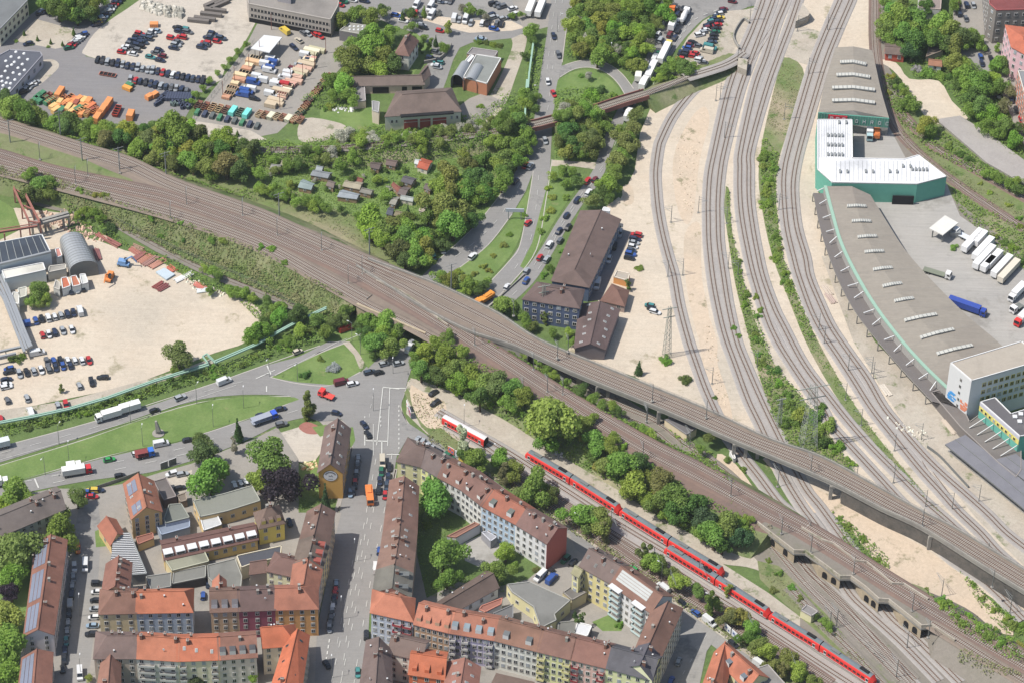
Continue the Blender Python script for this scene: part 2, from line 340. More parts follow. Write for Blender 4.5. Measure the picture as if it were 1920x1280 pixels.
# boulevard carriageways
pt('boulevard', smooth(pr(700,575, 668,606, 640,628, 600,648, 560,668, 530,676, 480,690, 428,708, 375,727, 280,760, 175,790, 90,813, 0,837, -60,852), 4)+smooth(pr(-60,885, 0,866, 90,838, 175,812, 280,775, 375,748, 430,741, 480,739, 552,742, 600,752, 640,735, 660,715, 676,698, 652,642, 690,614, 735,585), 2), 'asphalt')
pt('traffic_island', smooth(pr(507,707, 552,684, 600,662, 652,642), 3)+pr(666,660, 680,680, 678,694, 650,710, 621,721, 560,716), 'grass')
pt('island_path', pr(642,642, 655,640, 672,660, 684,676, 680,690, 674,690, 664,665), 'gravel')
pt('junction', pr(545,735, 600,728, 625,720, 676,698, 700,674, 728,655, 745,640, 768,652, 772,690, 766,706, 757,740, 750,765, 762,790, 800,815, 850,845, 900,880, 960,925, 1000,955, 1060,985, 1100,1010, 1140,1040, 1190,1065, 1240,1100, 1290,1140, 1350,1190, 1420,1235, 1470,1290, 1405,1290, 1390,1250, 1330,1205, 1280,1160, 1240,1130, 1200,1095, 1140,1070, 1080,1030, 1062,1010, 1045,1000, 940,935, 900,905, 850,872, 800,845, 765,818, 744,855, 735,905, 722,975, 706,1060, 694,1130, 690,1200, 672,1290, 560,1290, 586,1230, 600,1150, 618,1060, 634,975, 648,900, 662,840, 655,800, 640,785, 600,790, 560,775, 545,765), 'asphalt')
pt('boulevard', smooth(pr(620,735, 562,748, 520,765, 480,781, 420,800, 350,824, 300,836, 237,848, 140,872, 45,900, -60,925), 3)+smooth(pr(-60,945, 50,922, 110,910, 180,898, 260,888, 300,880, 375,858, 430,838, 480,816, 520,796, 560,784, 610,778), 3), 'asphalt')
pt('median_lawn', smooth(pr(-60,892, 0,872, 90,845, 175,818, 280,781, 375,754, 430,746, 480,742, 552,744), 3)+smooth(pr(561,748, 520,763, 480,779, 420,798, 350,822, 300,834, 237,845, 140,869, 45,897, -60,922), 3), 'grass')
pt('forecourt', pr(520,812, 560,800, 600,800, 612,830, 600,850, 585,870, 560,865, 545,850), 'sand2')
pt('red_soil', pr(560,800, 575,790, 600,800, 598,812, 575,812), 'rust', 3)
pt('lawn', pr(585,800, 612,795, 618,812, 600,818), 'grass'); pt('lawn', pr(657,800, 662,800, 666,825, 660,836, 655,832), 'grass')
pt('garden', pr(560,868, 598,860, 600,930, 560,960, 540,920), 'grass')
pt('street_corner_lot', pr(180,915, 235,905, 300,885, 360,868, 480,820, 520,800, 560,860, 560,960, 640,960, 596,1140, 590,1290, -60,1290, -60,960, 0,935, 100,915), 'paving')
pt('side_street', pr(150,935, 180,925, 190,985, 186,1060, 178,1160, 165,1290, 105,1290, 122,1200, 134,1060, 140,1000), 'asphalt')
pt('courtyard', pr(310,895, 360,880, 362,915, 335,925, 318,905), 'sand2')
pt('lawn', pr(178,995, 200,985, 208,1022, 180,1025), 'grass')
pt('park_lawn', pr(-60,950, 60,980, 60,1080, 45,1180, 30,1290, -60,1290), 'grass')
# inner block right of main street
pt('courtyard', pr(784,900, 1068,1000, 1080,1030, 1300,1160, 1240,1290, 690,1290, 696,1170), 'paving')
pt('garden', pr(784,905, 830,910, 880,950, 960,1010, 1020,1060, 990,1085, 930,1100, 860,1090, 800,1120, 782,1040), 'earth')
pt('courtyard', pr(862,1020, 905,1000, 950,1015, 960,1035, 905,1065, 872,1050), 'conc'); pt('garden', pr(1110,1165, 1145,1150, 1170,1170, 1165,1182, 1130,1182), 'grass')
pt('side_street', pr(1290,1145, 1345,1190, 1325,1220, 1310,1290, 1230,1290, 1262,1210), 'asphalt')
pt('lawn', pr(560,640, 700,590, 780,600, 760,650, 720,660, 690,690, 660,640), 'grass')
# railway wedge right of the junction
pt('scrub_ground', pr(764,715, 800,722, 850,745, 930,790, 1010,840, 1110,900, 1210,965, 1330,1040, 1440,1110, 1560,1200, 1700,1290, 1470,1290, 1420,1240, 1350,1190, 1200,1085, 1060,985, 900,880, 800,812, 762,775), 'gravel', 0)
pt('verge', pr(758,735, 790,800, 830,835, 900,875, 1060,975, 1200,1075, 1420,1230, 1480,1290, 1560,1290, 1500,1230, 1300,1100, 1100,975, 960,890, 850,820, 800,780, 764,728), 'meadow')
pt('bare_soil', pr(770,722, 800,728, 830,745, 838,775, 830,800, 800,800, 775,765), 'sandr', 3)
pt('service_road', smooth(pr(770,708, 800,716, 850,735, 900,762, 960,795, 1010,828, 1080,870, 1140,905, 1200,945, 1260,980, 1310,1008, 1350,1030, 1400,1035, 1425,1050), 3)+smooth(pr(1440,1075, 1400,1062, 1350,1055, 1300,1030, 1250,1000, 1180,955, 1120,920, 1060,880, 1000,845, 940,806, 880,775, 830,750, 790,732, 768,718), 3), 'gravel')
# right-hand railway land
pt('sandy_yard', pr(1120,400, 1160,370, 1195,400, 1205,480, 1200,560, 1170,640, 1130,700, 1080,690, 1060,660, 1130,590, 1120,560, 1110,545, 1165,425), 'sand')
pt('drive', pr(1163,428, 1182,436, 1128,562, 1104,565, 1106,545), 'asphalt2')
pt('gravel_car_park', pr(1262,118, 1290,70, 1318,40, 1350,22, 1400,18, 1440,8, 1420,50, 1390,100, 1330,122, 1290,128), 'gravel')
pt('railway_sand', pr(1225,190, 1345,128, 1372,100, 1400,60, 1440,0, 1455,-60, 1660,-60, 1650,0, 1636,100, 1560,100, 1545,200, 1530,330, 1540,400, 1590,560, 1640,650, 1700,740, 1780,850, 1920,1000, 2000,1080, 2000,1200, 1920,1160, 1740,1040, 1600,960, 1480,900, 1440,850, 1330,780, 1240,740, 1190,705, 1130,690, 1120,660, 1165,580, 1190,500, 1180,420, 1160,380, 1190,320, 1200,250), 'sand')
pt('rough_gravel', pr(1262,300, 1290,230, 1320,200, 1330,230, 1312,300, 1300,400, 1285,420, 1268,380), 'sandr', 4)
pt('orange_sand', pr(1284,440, 1312,420, 1316,520, 1330,600, 1315,640, 1300,600, 1285,520), 'sandr', 4); pt('orange_sand', pr(1168,350, 1185,350, 1188,380, 1170,382), 'sandr', 3)
pt('sandy_flat', pr(1430,860, 1450,846, 1480,895, 1560,928, 1660,984, 1740,1030, 1830,1096, 1900,1170, 1900,1190, 1830,1180, 1740,1145, 1680,1090, 1640,1050, 1600,1000, 1560,960, 1520,960), 'sandr', 0)
pt('sandy_flat', pr(1345,850, 1380,870, 1420,925, 1450,985, 1420,985, 1380,940, 1350,900), 'sandr', 3)
pt('embankment_grass', smooth(pr(1466,108, 1490,112, 1508,140, 1492,200, 1474,255, 1458,310, 1455,360, 1458,410, 1470,490, 1500,570, 1545,660, 1610,770, 1700,885, 1790,985), 3)+smooth(pr(1770,975, 1680,880, 1590,775, 1520,660, 1478,560, 1448,480, 1430,400, 1422,330, 1430,260, 1448,180), 3), 'meadow')
pt('embankment_grass', smooth(pr(1361,350, 1368,360, 1372,430, 1392,520, 1412,590, 1450,680, 1500,740, 1545,800, 1600,880, 1650,935), 3)+smooth(pr(1610,930, 1540,890, 1465,830, 1440,760, 1420,690, 1398,610, 1378,530, 1364,440, 1357,390), 3), 'meadow')
pt('scrub_strip', pr(1310,580, 1325,585, 1345,640, 1345,680, 1365,740, 1372,790, 1340,770, 1322,700, 1308,620), 'sandr', 3)
pt('track_land', pr(1632,-60, 1665,-60, 1668,130, 1740,250, 1920,360, 2000,400, 2000,560, 1920,500, 1800,430, 1700,330, 1664,240, 1640,110), 'ballastd', 0)
pt('track_land', pr(1680,180, 1920,330, 1920,480, 1760,350, 1660,200), 'meadow')
pt('sand_lot', smooth(pr(1632,110, 1680,118, 1705,148, 1760,152, 1785,190, 1815,222, 1780,232, 1745,228, 1710,185, 1690,150, 1665,125), 3, True), 'sand')
pt('street', pr(1795,-60, 1860,-60, 1868,60, 1900,130, 1920,200, 1990,300, 1990,380, 1912,260, 1880,180, 1845,120, 1828,90, 1786,40), 'paving')
pt('street', pr(1780,85, 1830,92, 1870,140, 1850,150, 1820,110, 1775,100), 'asphalt')
pt('lorry_park', pr(1600,240, 1665,235, 1700,300, 1775,345, 1800,405, 1850,440, 1990,560, 1990,720, 1860,700, 1700,620, 1640,480, 1600,380), 'conc')
pt('platform_ground', pr(1640,640, 1700,700, 1780,790, 1840,860, 1920,940, 1990,1010, 1990,1120, 1920,1060, 1830,970, 1740,860, 1660,740, 1600,640, 1540,480, 1560,480), 'gravel')
pt('bridge_abutment_ground', pr(1488,40, 1505,50, 1540,60, 1548,90, 1530,125, 1500,118, 1470,104, 1480,70), 'gravel')
# lower-right station tracks
pt('track_land', pr(1060,730, 1130,720, 1260,800, 1350,870, 1420,930, 1600,1080, 1760,1190, 1920,1290, 1500,1290, 1500,1140, 1430,1060, 1300,930, 1180,850), 'ballastd', 0)
pt('weedy_strip', pr(1420,1050, 1460,1060, 1540,1140, 1600,1210, 1680,1290, 1640,1290, 1540,1190, 1470,1130, 1425,1085), 'meadow')
# ---------------------------------------------------------------- kerbs and markings
for l in (pr(1075,0, 1063,50, 1054,118), pr(1035,300, 1023,380, 1005,470, 960,530, 905,585), pr(1000,322, 992,372, 975,460, 955,490, 920,528), pr(952,348, 890,425, 822,488), pr(960,402, 915,460, 862,502), pr(1049,146, 1075,131, 1105,127, 1135,136, 1158,156, 1174,182), pr(1060,122, 1085,115, 1115,113, 1145,123, 1168,141, 1188,167), pr(0,837, 175,790, 375,727, 480,690, 600,648), pr(0,872, 90,845, 175,818, 375,754, 552,742), pr(561,748, 480,779, 350,822, 237,845, 45,897), pr(507,707, 600,662, 652,642), pr(507,707, 560,719, 621,722, 676,697), pr(768,712, 757,740, 752,765, 770,798, 810,828), pr(660,838, 640,932, 622,1010, 598,1130, 585,1230), pr(742,880, 722,975, 706,1060, 692,1150), pr(1282,1145, 1330,1187, 1390,1232), pr(1130,1050, 1200,1090, 1262,1135)):
    kerb(l)
raised('pavement', pr(652,838, 662,838, 642,932, 622,1020, 598,1140, 580,1240, 572,1240, 590,1130, 612,1020, 634,930), M['pave2'])
raised('pavement', pr(738,878, 745,878, 730,975, 716,1060, 704,1140, 700,1145, 693,1145, 706,1060, 722,975), M['pave2'])
raised('pavement', pr(752,766, 768,800, 808,832, 800,838, 764,812, 746,780), M['pave2'])
raised('pavement', pr(600,790, 640,786, 660,800, 668,836, 660,838, 650,808, 632,795, 606,796), M['pave2'])
raised('traffic_refuge', pr(642,742, 688,726, 690,768, 680,772), M['pave2'])
raised('tram_reserve', pr(688,848, 706,848, 694,960, 672,1100, 650,1240, 632,1240, 652,1100, 676,960), M['paving'], z1=.06)
d = dashes
d(pr(1055,0, 1046,60, 1036,130, 1028,200, 1018,240)); d(pr(1042,0, 1034,60, 1026,130))
d(pr(1010,330, 1005,390, 992,460, 965,505)); d(pr(975,345, 935,410, 890,455, 850,485), 3, 5); d(pr(1175,215, 1140,300, 1095,365, 1050,430, 1020,490, 985,530, 950,565)); d(pr(1130,312, 1075,385, 1035,445, 1000,500))
d(pr(1250,75, 1215,135, 1190,180), 3, 5); d(pr(1300,30, 1262,90, 1232,145), 20, .1); d(pr(1345,20, 1300,40, 1270,80), 2, 3, .3)
d(pr(0,850, 175,802, 375,737, 480,708, 560,678, 640,640), 4, 7); d(pr(0,862, 175,811, 375,745), 30, .1)
d(pr(-20,915, 100,892, 237,862, 350,838, 480,795, 560,768), 4, 7, .2); d(pr(100,905, 237,876, 350,850, 430,824), 4, 7, .2)
d(pr(516,704, 600,660, 655,636), 30, .1, .2); d(pr(508,702, 502,688), 5, .1, .5); d(pr(718,727, 713,780, 716,826), 30, .1, .3); d(pr(731,728, 729,780), 30, .1, .25)
d(pr(718,726, 727,727), 6, .1, .4); d(pr(730,728, 745,728), 6, .1, .4); d(pr(684,826, 716,827), 8, .1, .5); d(pr(684,806, 684,828), 8, .1, .4); d(pr(700,795, 700,826), 8, .1, .2); d(pr(716,827, 716,836), 8, .1, .4)
d(pr(700,740, 694,770, 690,800), 2, 3); d(pr(748,760, 748,840), 1, 1.4, .35); d(pr(714,780, 714,800), 1, 1.2, .3); d(pr(684,780, 684,800), 1, 1.2, .3)
for a, e in (((716,860), (640,1275)), ((705,860), (622,1275))): d([a, ((a[0]+e[0])/2+3, (a[1]+e[1])/2), e], 3, 5, .2)
d(pr(735,850, 722,950, 700,1060, 676,1200, 664,1280), 3, 6, .2); d(pr(694,940, 675,1060, 652,1180, 640,1280), 3, 5, .2); d(pr(712,878, 700,940), 20, .1, .2)
d(pr(662,1050, 648,1120, 628,1230), 3, 6); d(pr(618,1198, 611,1240), 1.5, 1.2, .4); d(pr(725,852, 742,852), 6, .1, .4)
d(pr(480,710, 500,701), 4, .1, .35); d(pr(65,897, 71,911), 5, .1, .5); d(pr(500,724, 500,732), 3, .1, .4)
d(pr(1300,1150, 1345,1185), 10, .1, .15); d(pr(1325,1190, 1270,1280), 2, 4, .12)
o = _dash.build('road_markings'); o.location.z = .24; struct(o)
for i, pts in enumerate((pr(676,860, 664,960, 640,1100, 618,1240), pr(697,852, 683,960, 661,1100, 640,1240))):   # tram rails in the street
    t = MB(); l = [P(x, y, .09) for x, y in smooth(pts)]
    for s in (-.72, .72): t.strip(l, [(s-.1, 0), (s+.1, 0)], M['stain'])
    struct(t.build('tram_rails'))
# ---------------------------------------------------------------- embankments and viaducts
E = 6.0
SL = mat('embankment_slope', (136, 144, 96), c2=(118, 134, 78), var=.2, scale=.1, wear=(176, 166, 136), mott=.25, weed=((98,122,60), .52, .13))
bank(pr(-60,208, 0,219, 150,268, 330,337, 520,405, 620,452, 702,492), pr(-60,310, 0,328, 142,362, 320,412, 480,472, 600,534, 664,568), E, 9, 4.5, M['ballastc'], SL)
b = MB(); b.prism([P(x, y, E) for x, y in pr(664,568, 690,520, 702,492, 780,522, 858,560, 862,600, 812,640, 760,614)], E-1.1, E, M['concw'], M['ballastc'], base=True); struct(b.build('bridge_deck_slab'))
pt2 = lambda n, px, m, z, sm=3: patch(n, smooth(px, sm, True), M[m], z)
pt2('weedy_strip', pr(-60,248, 0,250, 100,275, 200,318, 250,340, 180,336, 100,312, 0,282, -60,270), 'meadow', E+.03)
pt2('weedy_strip', pr(560,442, 620,470, 660,490, 640,488, 590,468), 'meadow', E+.03)
pt2('weedy_strip', pr(700,502, 730,520, 765,540, 800,556, 850,588, 872,604, 858,604, 800,572, 750,546, 712,520), 'meadow', E+.034)
pt2('rust_stained_ballast', pr(-60,284, 0,288, 150,330, 300,366, 480,426, 620,492, 700,528, 850,612, 930,660, 925,672, 850,636, 700,552, 620,508, 480,438, 300,380, 150,344, 0,302, -60,298), 'ballastb', E+.035)
# lower line: embankment from the stone bridge to the masonry viaduct
LZ = 6.0
bank(pr(856,606, 900,636, 960,672, 1055,732, 1210,820, 1320,872, 1440,940, 1500,978), pr(812,642, 860,668, 930,712, 1010,762, 1170,860, 1290,930, 1405,988, 1440,1000), LZ, 8, 9, M['ballastb'], SL)
dk = MB()
SW = Z(1440,960, -140,84, -80,84, 0,148, 195,298, 280,300, 400,385, 540,490, 620,490, 730,570, 830,660, 905,665, 1030,765, 1150,860, 1230,855, 1400,970); NE = Z(1440,960, -30,-60, 90,20, 250,120, 410,215, 490,240, 660,370, 740,380, 930,540, 1020,545, 1200,660, 1420,800, 1620,900)
poly = [P(x, y, 6.6) for x, y in SW[1:]+NE[::-1][:-1]]
dk.prism(poly, 5.2, 6.03, M['concw'], M['ballastd'], base=True)
v = empty('masonry_viaduct', P(1600, 1100, 0)); o = dk.build('deck', v); o.matrix_parent_inverse = v.matrix_basis.inverted()
tag(v, 'sandstone railway viaduct with zigzag parapet and arched niches above the station tracks', 'viaduct')
def keep(o, parent): o.parent = parent; o.matrix_parent_inverse = Matrix.Translation(-Vector(parent.location)); return o
BK = Vector((-2.6, 8.6, 0))
for a, c_ in (((1432,991), (1489,1034)), ((1535,1058), (1575,1082)), ((1616,1102), (1647,1125)), ((1688,1149), (1727,1175)), ((1790,1202), (1800,1208))):
    A, B = P(*a, 6), P(*c_, 6); b = MB()
    t = (B-A).normalized(); n = Vector((t.y, -t.x, 0))
    if n.y > 0: n = -n
    A2, B2 = A-n*.3, B-n*.3
    b.prism([A2, B2, B2+BK, A2+BK], 0, 5.18, M['stone'])
    L = (B-A).length
    if L > 4:
        for u in (.3, .72):
            p = A+(B-A)*u-n*.27; ang = math.atan2(t.y, t.x); T = Matrix.Translation((p.x, p.y, 0)) @ Matrix.Rotation(ang, 4, 'Z')
            pts = [(-1.05, 1), (1.05, 1), (1.05, 3)]+[(1.05*math.cos(k*.5236), 3+1.1*math.sin(k*.5236)) for k in range(1, 6)]+[(-1.05, 3)]
            b.face([T @ Vector((x, -.06, z)) for x, z in pts], M['dark'])
    keep(b.build('pier'), v)
def para(px, z, h, w, m, name, parent, k=0):
    l = [P(x, y, z) for x, y in (smooth(px, k) if k else px)]
    b = MB(); b.strip(l, [(w/2, -.3), (w/2, h), (-w/2, h), (-w/2, -.3)], m); return keep(b.build(name), parent)
para(SW[1:], 6.2, 1.3, .35, M['gravel'], 'parapet', v); para(NE[2:10], 6.2, 1.1, .35, M['gravel'], 'parapet', v)
bank(pr(1705,1105, 1790,1140, 1850,1185, 1990,1260), pr(1760,1190, 1840,1240, 1900,1280, 1990,1340), 6.0, 8, 6, M['ballastd'], M['ballastd'])
pt2('weedy_strip', pr(1700,1105, 1730,1100, 1830,1180, 1960,1250, 1940,1262, 1800,1180), 'meadow', 6.04)
# stone arch road bridge on the lower line
br = empty('stone_arch_bridge', P(740, 620, 0)); tag(br, 'stone arch railway bridge over the road under the rusty tracks', 'bridge')
def arch_wall(px, z1, arches, m, parent, name='arch_wall', th=.8):
    """wall along px polyline (given at height z1) with arch openings (u0,u1,springing,crown)"""
    l = [P(x, y, z1) for x, y in px]; A, B = l[0], l[-1]; t = (B-A); L = t.length; t.normalize(); n = Vector((t.y, -t.x, 0))
    if n.y > 0: n = -n
    outl = [(0, 0)]
    for u0, u1, sp, cr in arches:
        x0, x1 = u0*L, u1*L; outl += [(x0, 0), (x0, sp)]+[((x0+x1)/2-(x1-x0)/2*math.cos(k*math.pi/10), sp+(cr-sp)*math.sin(k*math.pi/10)) for k in range(1, 10)]+[(x1, sp), (x1, 0)]
    outl += [(L, 0), (L, z1+.8), (0, z1+.8)]
    b = MB(); f = [A+t*x+Vector((0, 0, z-z1)) for x, z in outl]
    b.face(f, m); b.face([p-n*th for p in f][::-1], m)
    for i in range(len(f)): b.face([f[i], f[(i+1) % len(f)], f[(i+1) % len(f)]-n*th, f[i]-n*th], m)
    return keep(b.build(name), parent)
arch_wall(pr(668,573, 797,628), 6, [(.13,.45,2,5), (.68,.97,2,5)], M['stone'], br)
para(pr(705,528, 752,548, 800,580), 6.05, .9, .35, M['gravel'], 'parapet', br); para(pr(788,575, 840,612), 6.05, .9, .35, M['gravel'], 'parapet', br)
# long concrete viaduct (upper line)
VL = Z(0,0, 2760,1960, 3120,2100, 3480,2300)+[(935,578), (1010,643), (1135,700), (1320,772), (1440,822), (1540,857), (1640,910), (1727,958), (1790,990), (1920,1068), (1990,1110)]
VL = pr(690,487, 790,523, 850,548, 935,590, 1010,638, 1135,690, 1320,766, 1440,822, 1540,857, 1640,910, 1727,958, 1790,990, 1920,1068, 1990,1110)
VR = pr(668,500, 740,545, 800,582, 880,622, 965,650, 1070,698, 1240,768, 1360,820, 1460,862, 1560,905, 1650,952, 1730,990, 1850,1066, 1930,1115)
VZ = 8.2
def zof(i, n): return 6.25+(VZ-6.25)*min(1, i/(n*.55))
vd = empty('concrete_viaduct', P(1400, 830, 0)); tag(vd, 'long concrete railway viaduct carrying two tracks across the freight lines', 'viaduct')
l, r = smooth(VL, 5), smooth(VR, 5); n = len(l); b = MB()
lw = [P(*l[i], zof(i, n)) for i in range(n)]; rw = [P(*r[i], zof(i, n)) for i in range(n)]
dn = Vector((0, 0, -1.3))
for i in range(n-1):
    b.face([lw[i], rw[i], rw[i+1], lw[i+1]], M['ballastc'])
    b.face([rw[i], rw[i]+dn, rw[i+1]+dn, rw[i+1]], M['concw']); b.face([lw[i+1], lw[i+1]+dn, lw[i]+dn, lw[i]], M['concw']); b.face([lw[i]+dn, lw[i+1]+dn, rw[i+1]+dn, rw[i]+dn], M['concw'])
keep(b.build('deck'), vd)
for ln in (lw, rw):
    b = MB(); b.strip([p+Vector((0, 0, .02)) for p in ln], [(.2, -.2), (.2, .9), (-.2, .9), (-.2, -.2)], M['concw']); keep(b.build('parapet'), vd)
# railings: thin posts and rail above parapet
b = MB()
for ln in (rw, lw):
    for p, t in resample(ln, 3): b.bar(p+Vector((0, 0, .9)), p+Vector((0, 0, 1.5)), .08, M['dmetal'])
    b.strip([p+Vector((0, 0, 1.45)) for p in ln], [(.04, 0), (.04, .08), (-.04, .08), (-.04, 0)], M['dmetal'])
keep(b.build('railing'), vd)
def widths(t):
    i = min(int(t*(n-1)), n-2); k = t*(n-1)-i; return lw[i].lerp(lw[i+1], k), rw[i].lerp(rw[i+1], k)
def tfor(px):
    return min(range(200), key=lambda k: abs(proj(widths(k/199)[1])[0]-px))/199
for px in (1008, 1118, 1235, 1375, 1552, 1742):
    A, B = widths(tfor(px)); b = MB(); t = (A-B); t.z = 0
    dirv = Vector((t.y, -t.x, 0)).normalized(); zt = A.z-1.3
    for k in range(4):
        c = B.lerp(A, .06+.28*k); b.prism([c-dirv*.7-t.normalized()*.6, c+dirv*.7-t.normalized()*.6, c+dirv*.7+t.normalized()*.6, c-dirv*.7+t.normalized()*.6], 0, zt-.9, M['concw'])
    a0, a1 = B.lerp(A, .02), B.lerp(A, .98); b.prism([a0-dirv*.8, a0+dirv*.8, a1+dirv*.8, a1-dirv*.8], zt-.9, zt, M['concw'], base=True)
    keep(b.build('pier'), vd)
# retaining wall under the right end and the embankment part west of the road
A = [widths(t) for t in np.linspace(tfor(1575), 1, 20)]
b = MB(); b.strip([w_[1]+(w_[0]-w_[1])*.07 for w_ in A], [(0, -1.2), (0, -8.2)], mat('dark_wall_stone', (122, 116, 110), c2=(98, 96, 92), var=.15, scale=.3, mott=.2)); keep(b.build('retaining_wall'), vd)
A = [widths(t) for t in np.linspace(tfor(870), tfor(990), 8)]
b = MB(); b.strip([w_[0]+(w_[1]-w_[0])*.04 for w_ in A], [(0, -1.2), (0, -8)], M['concw']); b.strip([w_[1]+(w_[0]-w_[1])*.04 for w_ in A], [(0, -1.2), (0, -8)], M['concw']); keep(b.build('retaining_wall'), vd)
# ---------------------------------------------------------------- tracks
_a = 'railway track of the left corridor, '
track(pr(-60,212, 0,228, 150,275, 240,302, 330,344, 480,397, 560,432, 700,492, 800,535, 870,568), E+.05, 'northernmost railway track of the corridor beside the allotment gardens', bed='ballastc')
track(pr(-60,222, 0,239, 150,287, 240,316, 330,357, 480,408, 560,443, 700,506, 800,552), E+.05, 'second railway track from the allotment gardens on the left embankment', bed='ballastc')
track(pr(-60,275, 0,288, 100,318, 250,350, 325,368, 480,424, 655,500, 717,532, 760,556, 840,604, 900,640, 960,676, 1055,736, 1210,826, 1320,880, 1440,946, 1515,986), E+.05, 'rusty railway track crossing the stone arch bridge, the upper of the two', bed='ballastb')
track(pr(-60,287, 0,300, 100,330, 250,362, 325,380, 480,435, 655,512, 717,545, 760,569, 830,611, 890,648, 950,686, 1045,748, 1200,842, 1310,898, 1430,962, 1500,996), E+.06, 'rusty railway track crossing the stone arch bridge, the lower of the two', bed='ballastb')
track(pr(-60,298, 0,311, 142,347, 320,395, 480,450, 600,512, 690,560), E+.05, 'grey railway track on the left embankment, second from its lower edge', bed='ballastc')
track(pr(-60,308, 0,321, 142,357, 320,405, 480,460, 600,524, 690,574, 760,606, 850,655), E+.05, 'grey railway track along the lower edge of the left embankment', bed='ballastc')
track(pr(1515,986, 1590,1032, 1652,1072, 1727,1118, 1800,1160, 1920,1228, 1990,1268), 6.12, 'railway track on the stone viaduct, the upper of the two', bed='ballastb')
track(pr(1500,996, 1580,1045, 1645,1086, 1720,1132, 1800,1180, 1920,1250, 1990,1290), 6.13, 'railway track on the stone viaduct, the lower of the two', bed='ballastb')
def lane(u):
    return [(lw[i].lerp(rw[i], u)) for i in range(n)]
for k, (u, lab) in enumerate(((.3, 'railway track on the far side of the long concrete viaduct'), (.66, 'railway track on the near side of the long concrete viaduct'))):
    pts = [proj(p) for p in lane(u)][::5]; zz = [p.z for p in lane(u)][::5]
    l3 = smooth([(x, y, z) for (x, y), z in zip(pts, zz)], 6)
    _keepP = P
    t = empty('railway_track', P(l3[0][0], l3[0][1], l3[0][2])); tag(t, lab, 'railway track', 'railway tracks'); o = Vector(t.location)
    l = [P(x, y, z)+Vector((0, 0, .02))-o for x, y, z in l3]
    for s in (-1, 1):
        b = MB(); b.strip(l, [(s*.7175+.09, .02), (s*.7175+.07, .22), (s*.7175-.07, .22), (s*.7175-.09, .02)], M['rail']); b.build('rail', t)
    b = MB(); b.strip(l, [(-.7175-.3, .012), (-.7175+.3, .012)], M['stain']); b.strip(l, [(.7175-.3, .012), (.7175+.3, .012)], M['stain'])
    for p, d_ in resample(l, .75): b.box((p.x, p.y, p.z+.04), (.28, 2.6, .1), M['sleeper'], math.atan2(d_.y, d_.x), base=False)
    b.build('sleepers', t)
z1 = lambda *c: Q(1200,280,5.333,*c); z2 = lambda *c: Q(1230,520,4.571,*c); z8 = lambda *c: Q(1300,0,5.333,*c); z3 = lambda *c: Q(1560,760,5.333,*c); z4 = lambda *c: Q(1300,760,5.333,*c); z5 = lambda *c: Q(1560,1000,4.572,*c)
track(pr(1350,132, 1326,153, 1297,174, 1262,218, 1240,262)+z1(185,0, 158,200, 158,350, 180,600, 225,850, 290,1100)+z2(155,0, 200,250, 270,520, 330,700, 420,950, 510,1150, 600,1330)+z4(500,520, 650,710, 830,950, 1000,1140)+pr(1507,1060, 1572,1122, 1650,1210, 1720,1290), .1, 'single curved track through the pale sand beside the long brown-roofed building')
track(z8(710,-120, 700,0, 590,300, 460,600, 340,950)+z1(750,0, 700,250, 682,500, 682,700, 690,950)+z2(485,0, 530,250, 590,500, 680,750, 790,1050, 900,1280)+z4(900,700, 1080,1000, 1280,1280)+pr(1565,1060, 1592,1112, 1630,1150, 1690,1205, 1760,1277), .1, 'left track of the first pair of freight tracks right of the single curve')
track(z8(830,-120, 800,0, 700,270, 590,560, 460,920)+z1(845,0, 800,250, 780,500, 780,700, 790,950)+z2(580,0, 620,250, 690,550, 790,800, 900,1050, 1010,1280)+z4(1090,780, 1270,1020, 1460,1280)+pr(1607,1046, 1660,1145, 1722,1202, 1800,1280), .1, 'right track of the first pair of freight tracks right of the single curve')
track(z8(960,-120, 930,0, 830,250, 730,560, 610,900)+z1(1010,0, 998,200, 998,450, 1020,700, 1075,1000)+z2(840,0, 950,350, 1040,550, 1130,700, 1310,970, 1420,1120)+z3(0,210, 210,440, 450,700, 700,970, 900,1160)+z5(1000,200, 1330,430, 1646,740), .1, 'left track of the second pair of freight tracks, left of the green strip', rail='rail')
track(z8(1080,-120, 1050,0, 960,270, 850,560, 720,930)+z1(1097,0, 1088,200, 1090,500, 1120,750, 1165,1000)+z2(915,0, 1010,260, 1100,440, 1225,680, 1330,840, 1460,1000)+z3(160,160, 400,430, 640,670, 900,930, 1130,1130, 1290,1280)+pr(1850,1050, 1920,1110), .1, 'track directly left of the green strip among the freight tracks')
track(z8(1500,-120, 1470,0, 1340,300, 1220,600, 1110,950)+z1(1490,0, 1440,250, 1440,500, 1470,800, 1540,1100)+z2(1225,0, 1330,290, 1440,500, 1560,680, 1690,880, 1850,1130)+z3(620,320, 880,640, 1080,860, 1250,1050, 1480,1270)+pr(1873,1037, 1930,1085), .1, 'track directly right of the green strip among the freight tracks')
track(z8(1610,-120, 1580,0, 1450,300, 1330,600, 1220,950)+z1(1595,0, 1535,300, 1535,520, 1570,800, 1650,1080)+z2(1310,0, 1400,220, 1500,430, 1650,650, 1800,860)+z3(500,0, 650,190, 900,480, 1100,680, 1350,900, 1560,1090, 1750,1280)+pr(1940,1040), .1, 'rightmost freight track, beside the curved grey hall')
track(z8(960,-60, 900,100, 830,230, 640,520, 560,660, 470,900), .14, 'crossover track slanting between the freight tracks near the top', bed=None)
track(z3(770,330, 900,520, 1000,680, 1150,880, 1270,1060), .14, 'crossover track slanting between the freight tracks near the platform roofs', bed=None)
track(pr(480,282, 560,280, 655,277, 780,265, 905,250, 960,242), (3.9, 5.3), 'overgrown single track behind the allotment gardens', bed='ballastd', w=2.9, stain=False, slp='sleeperd')
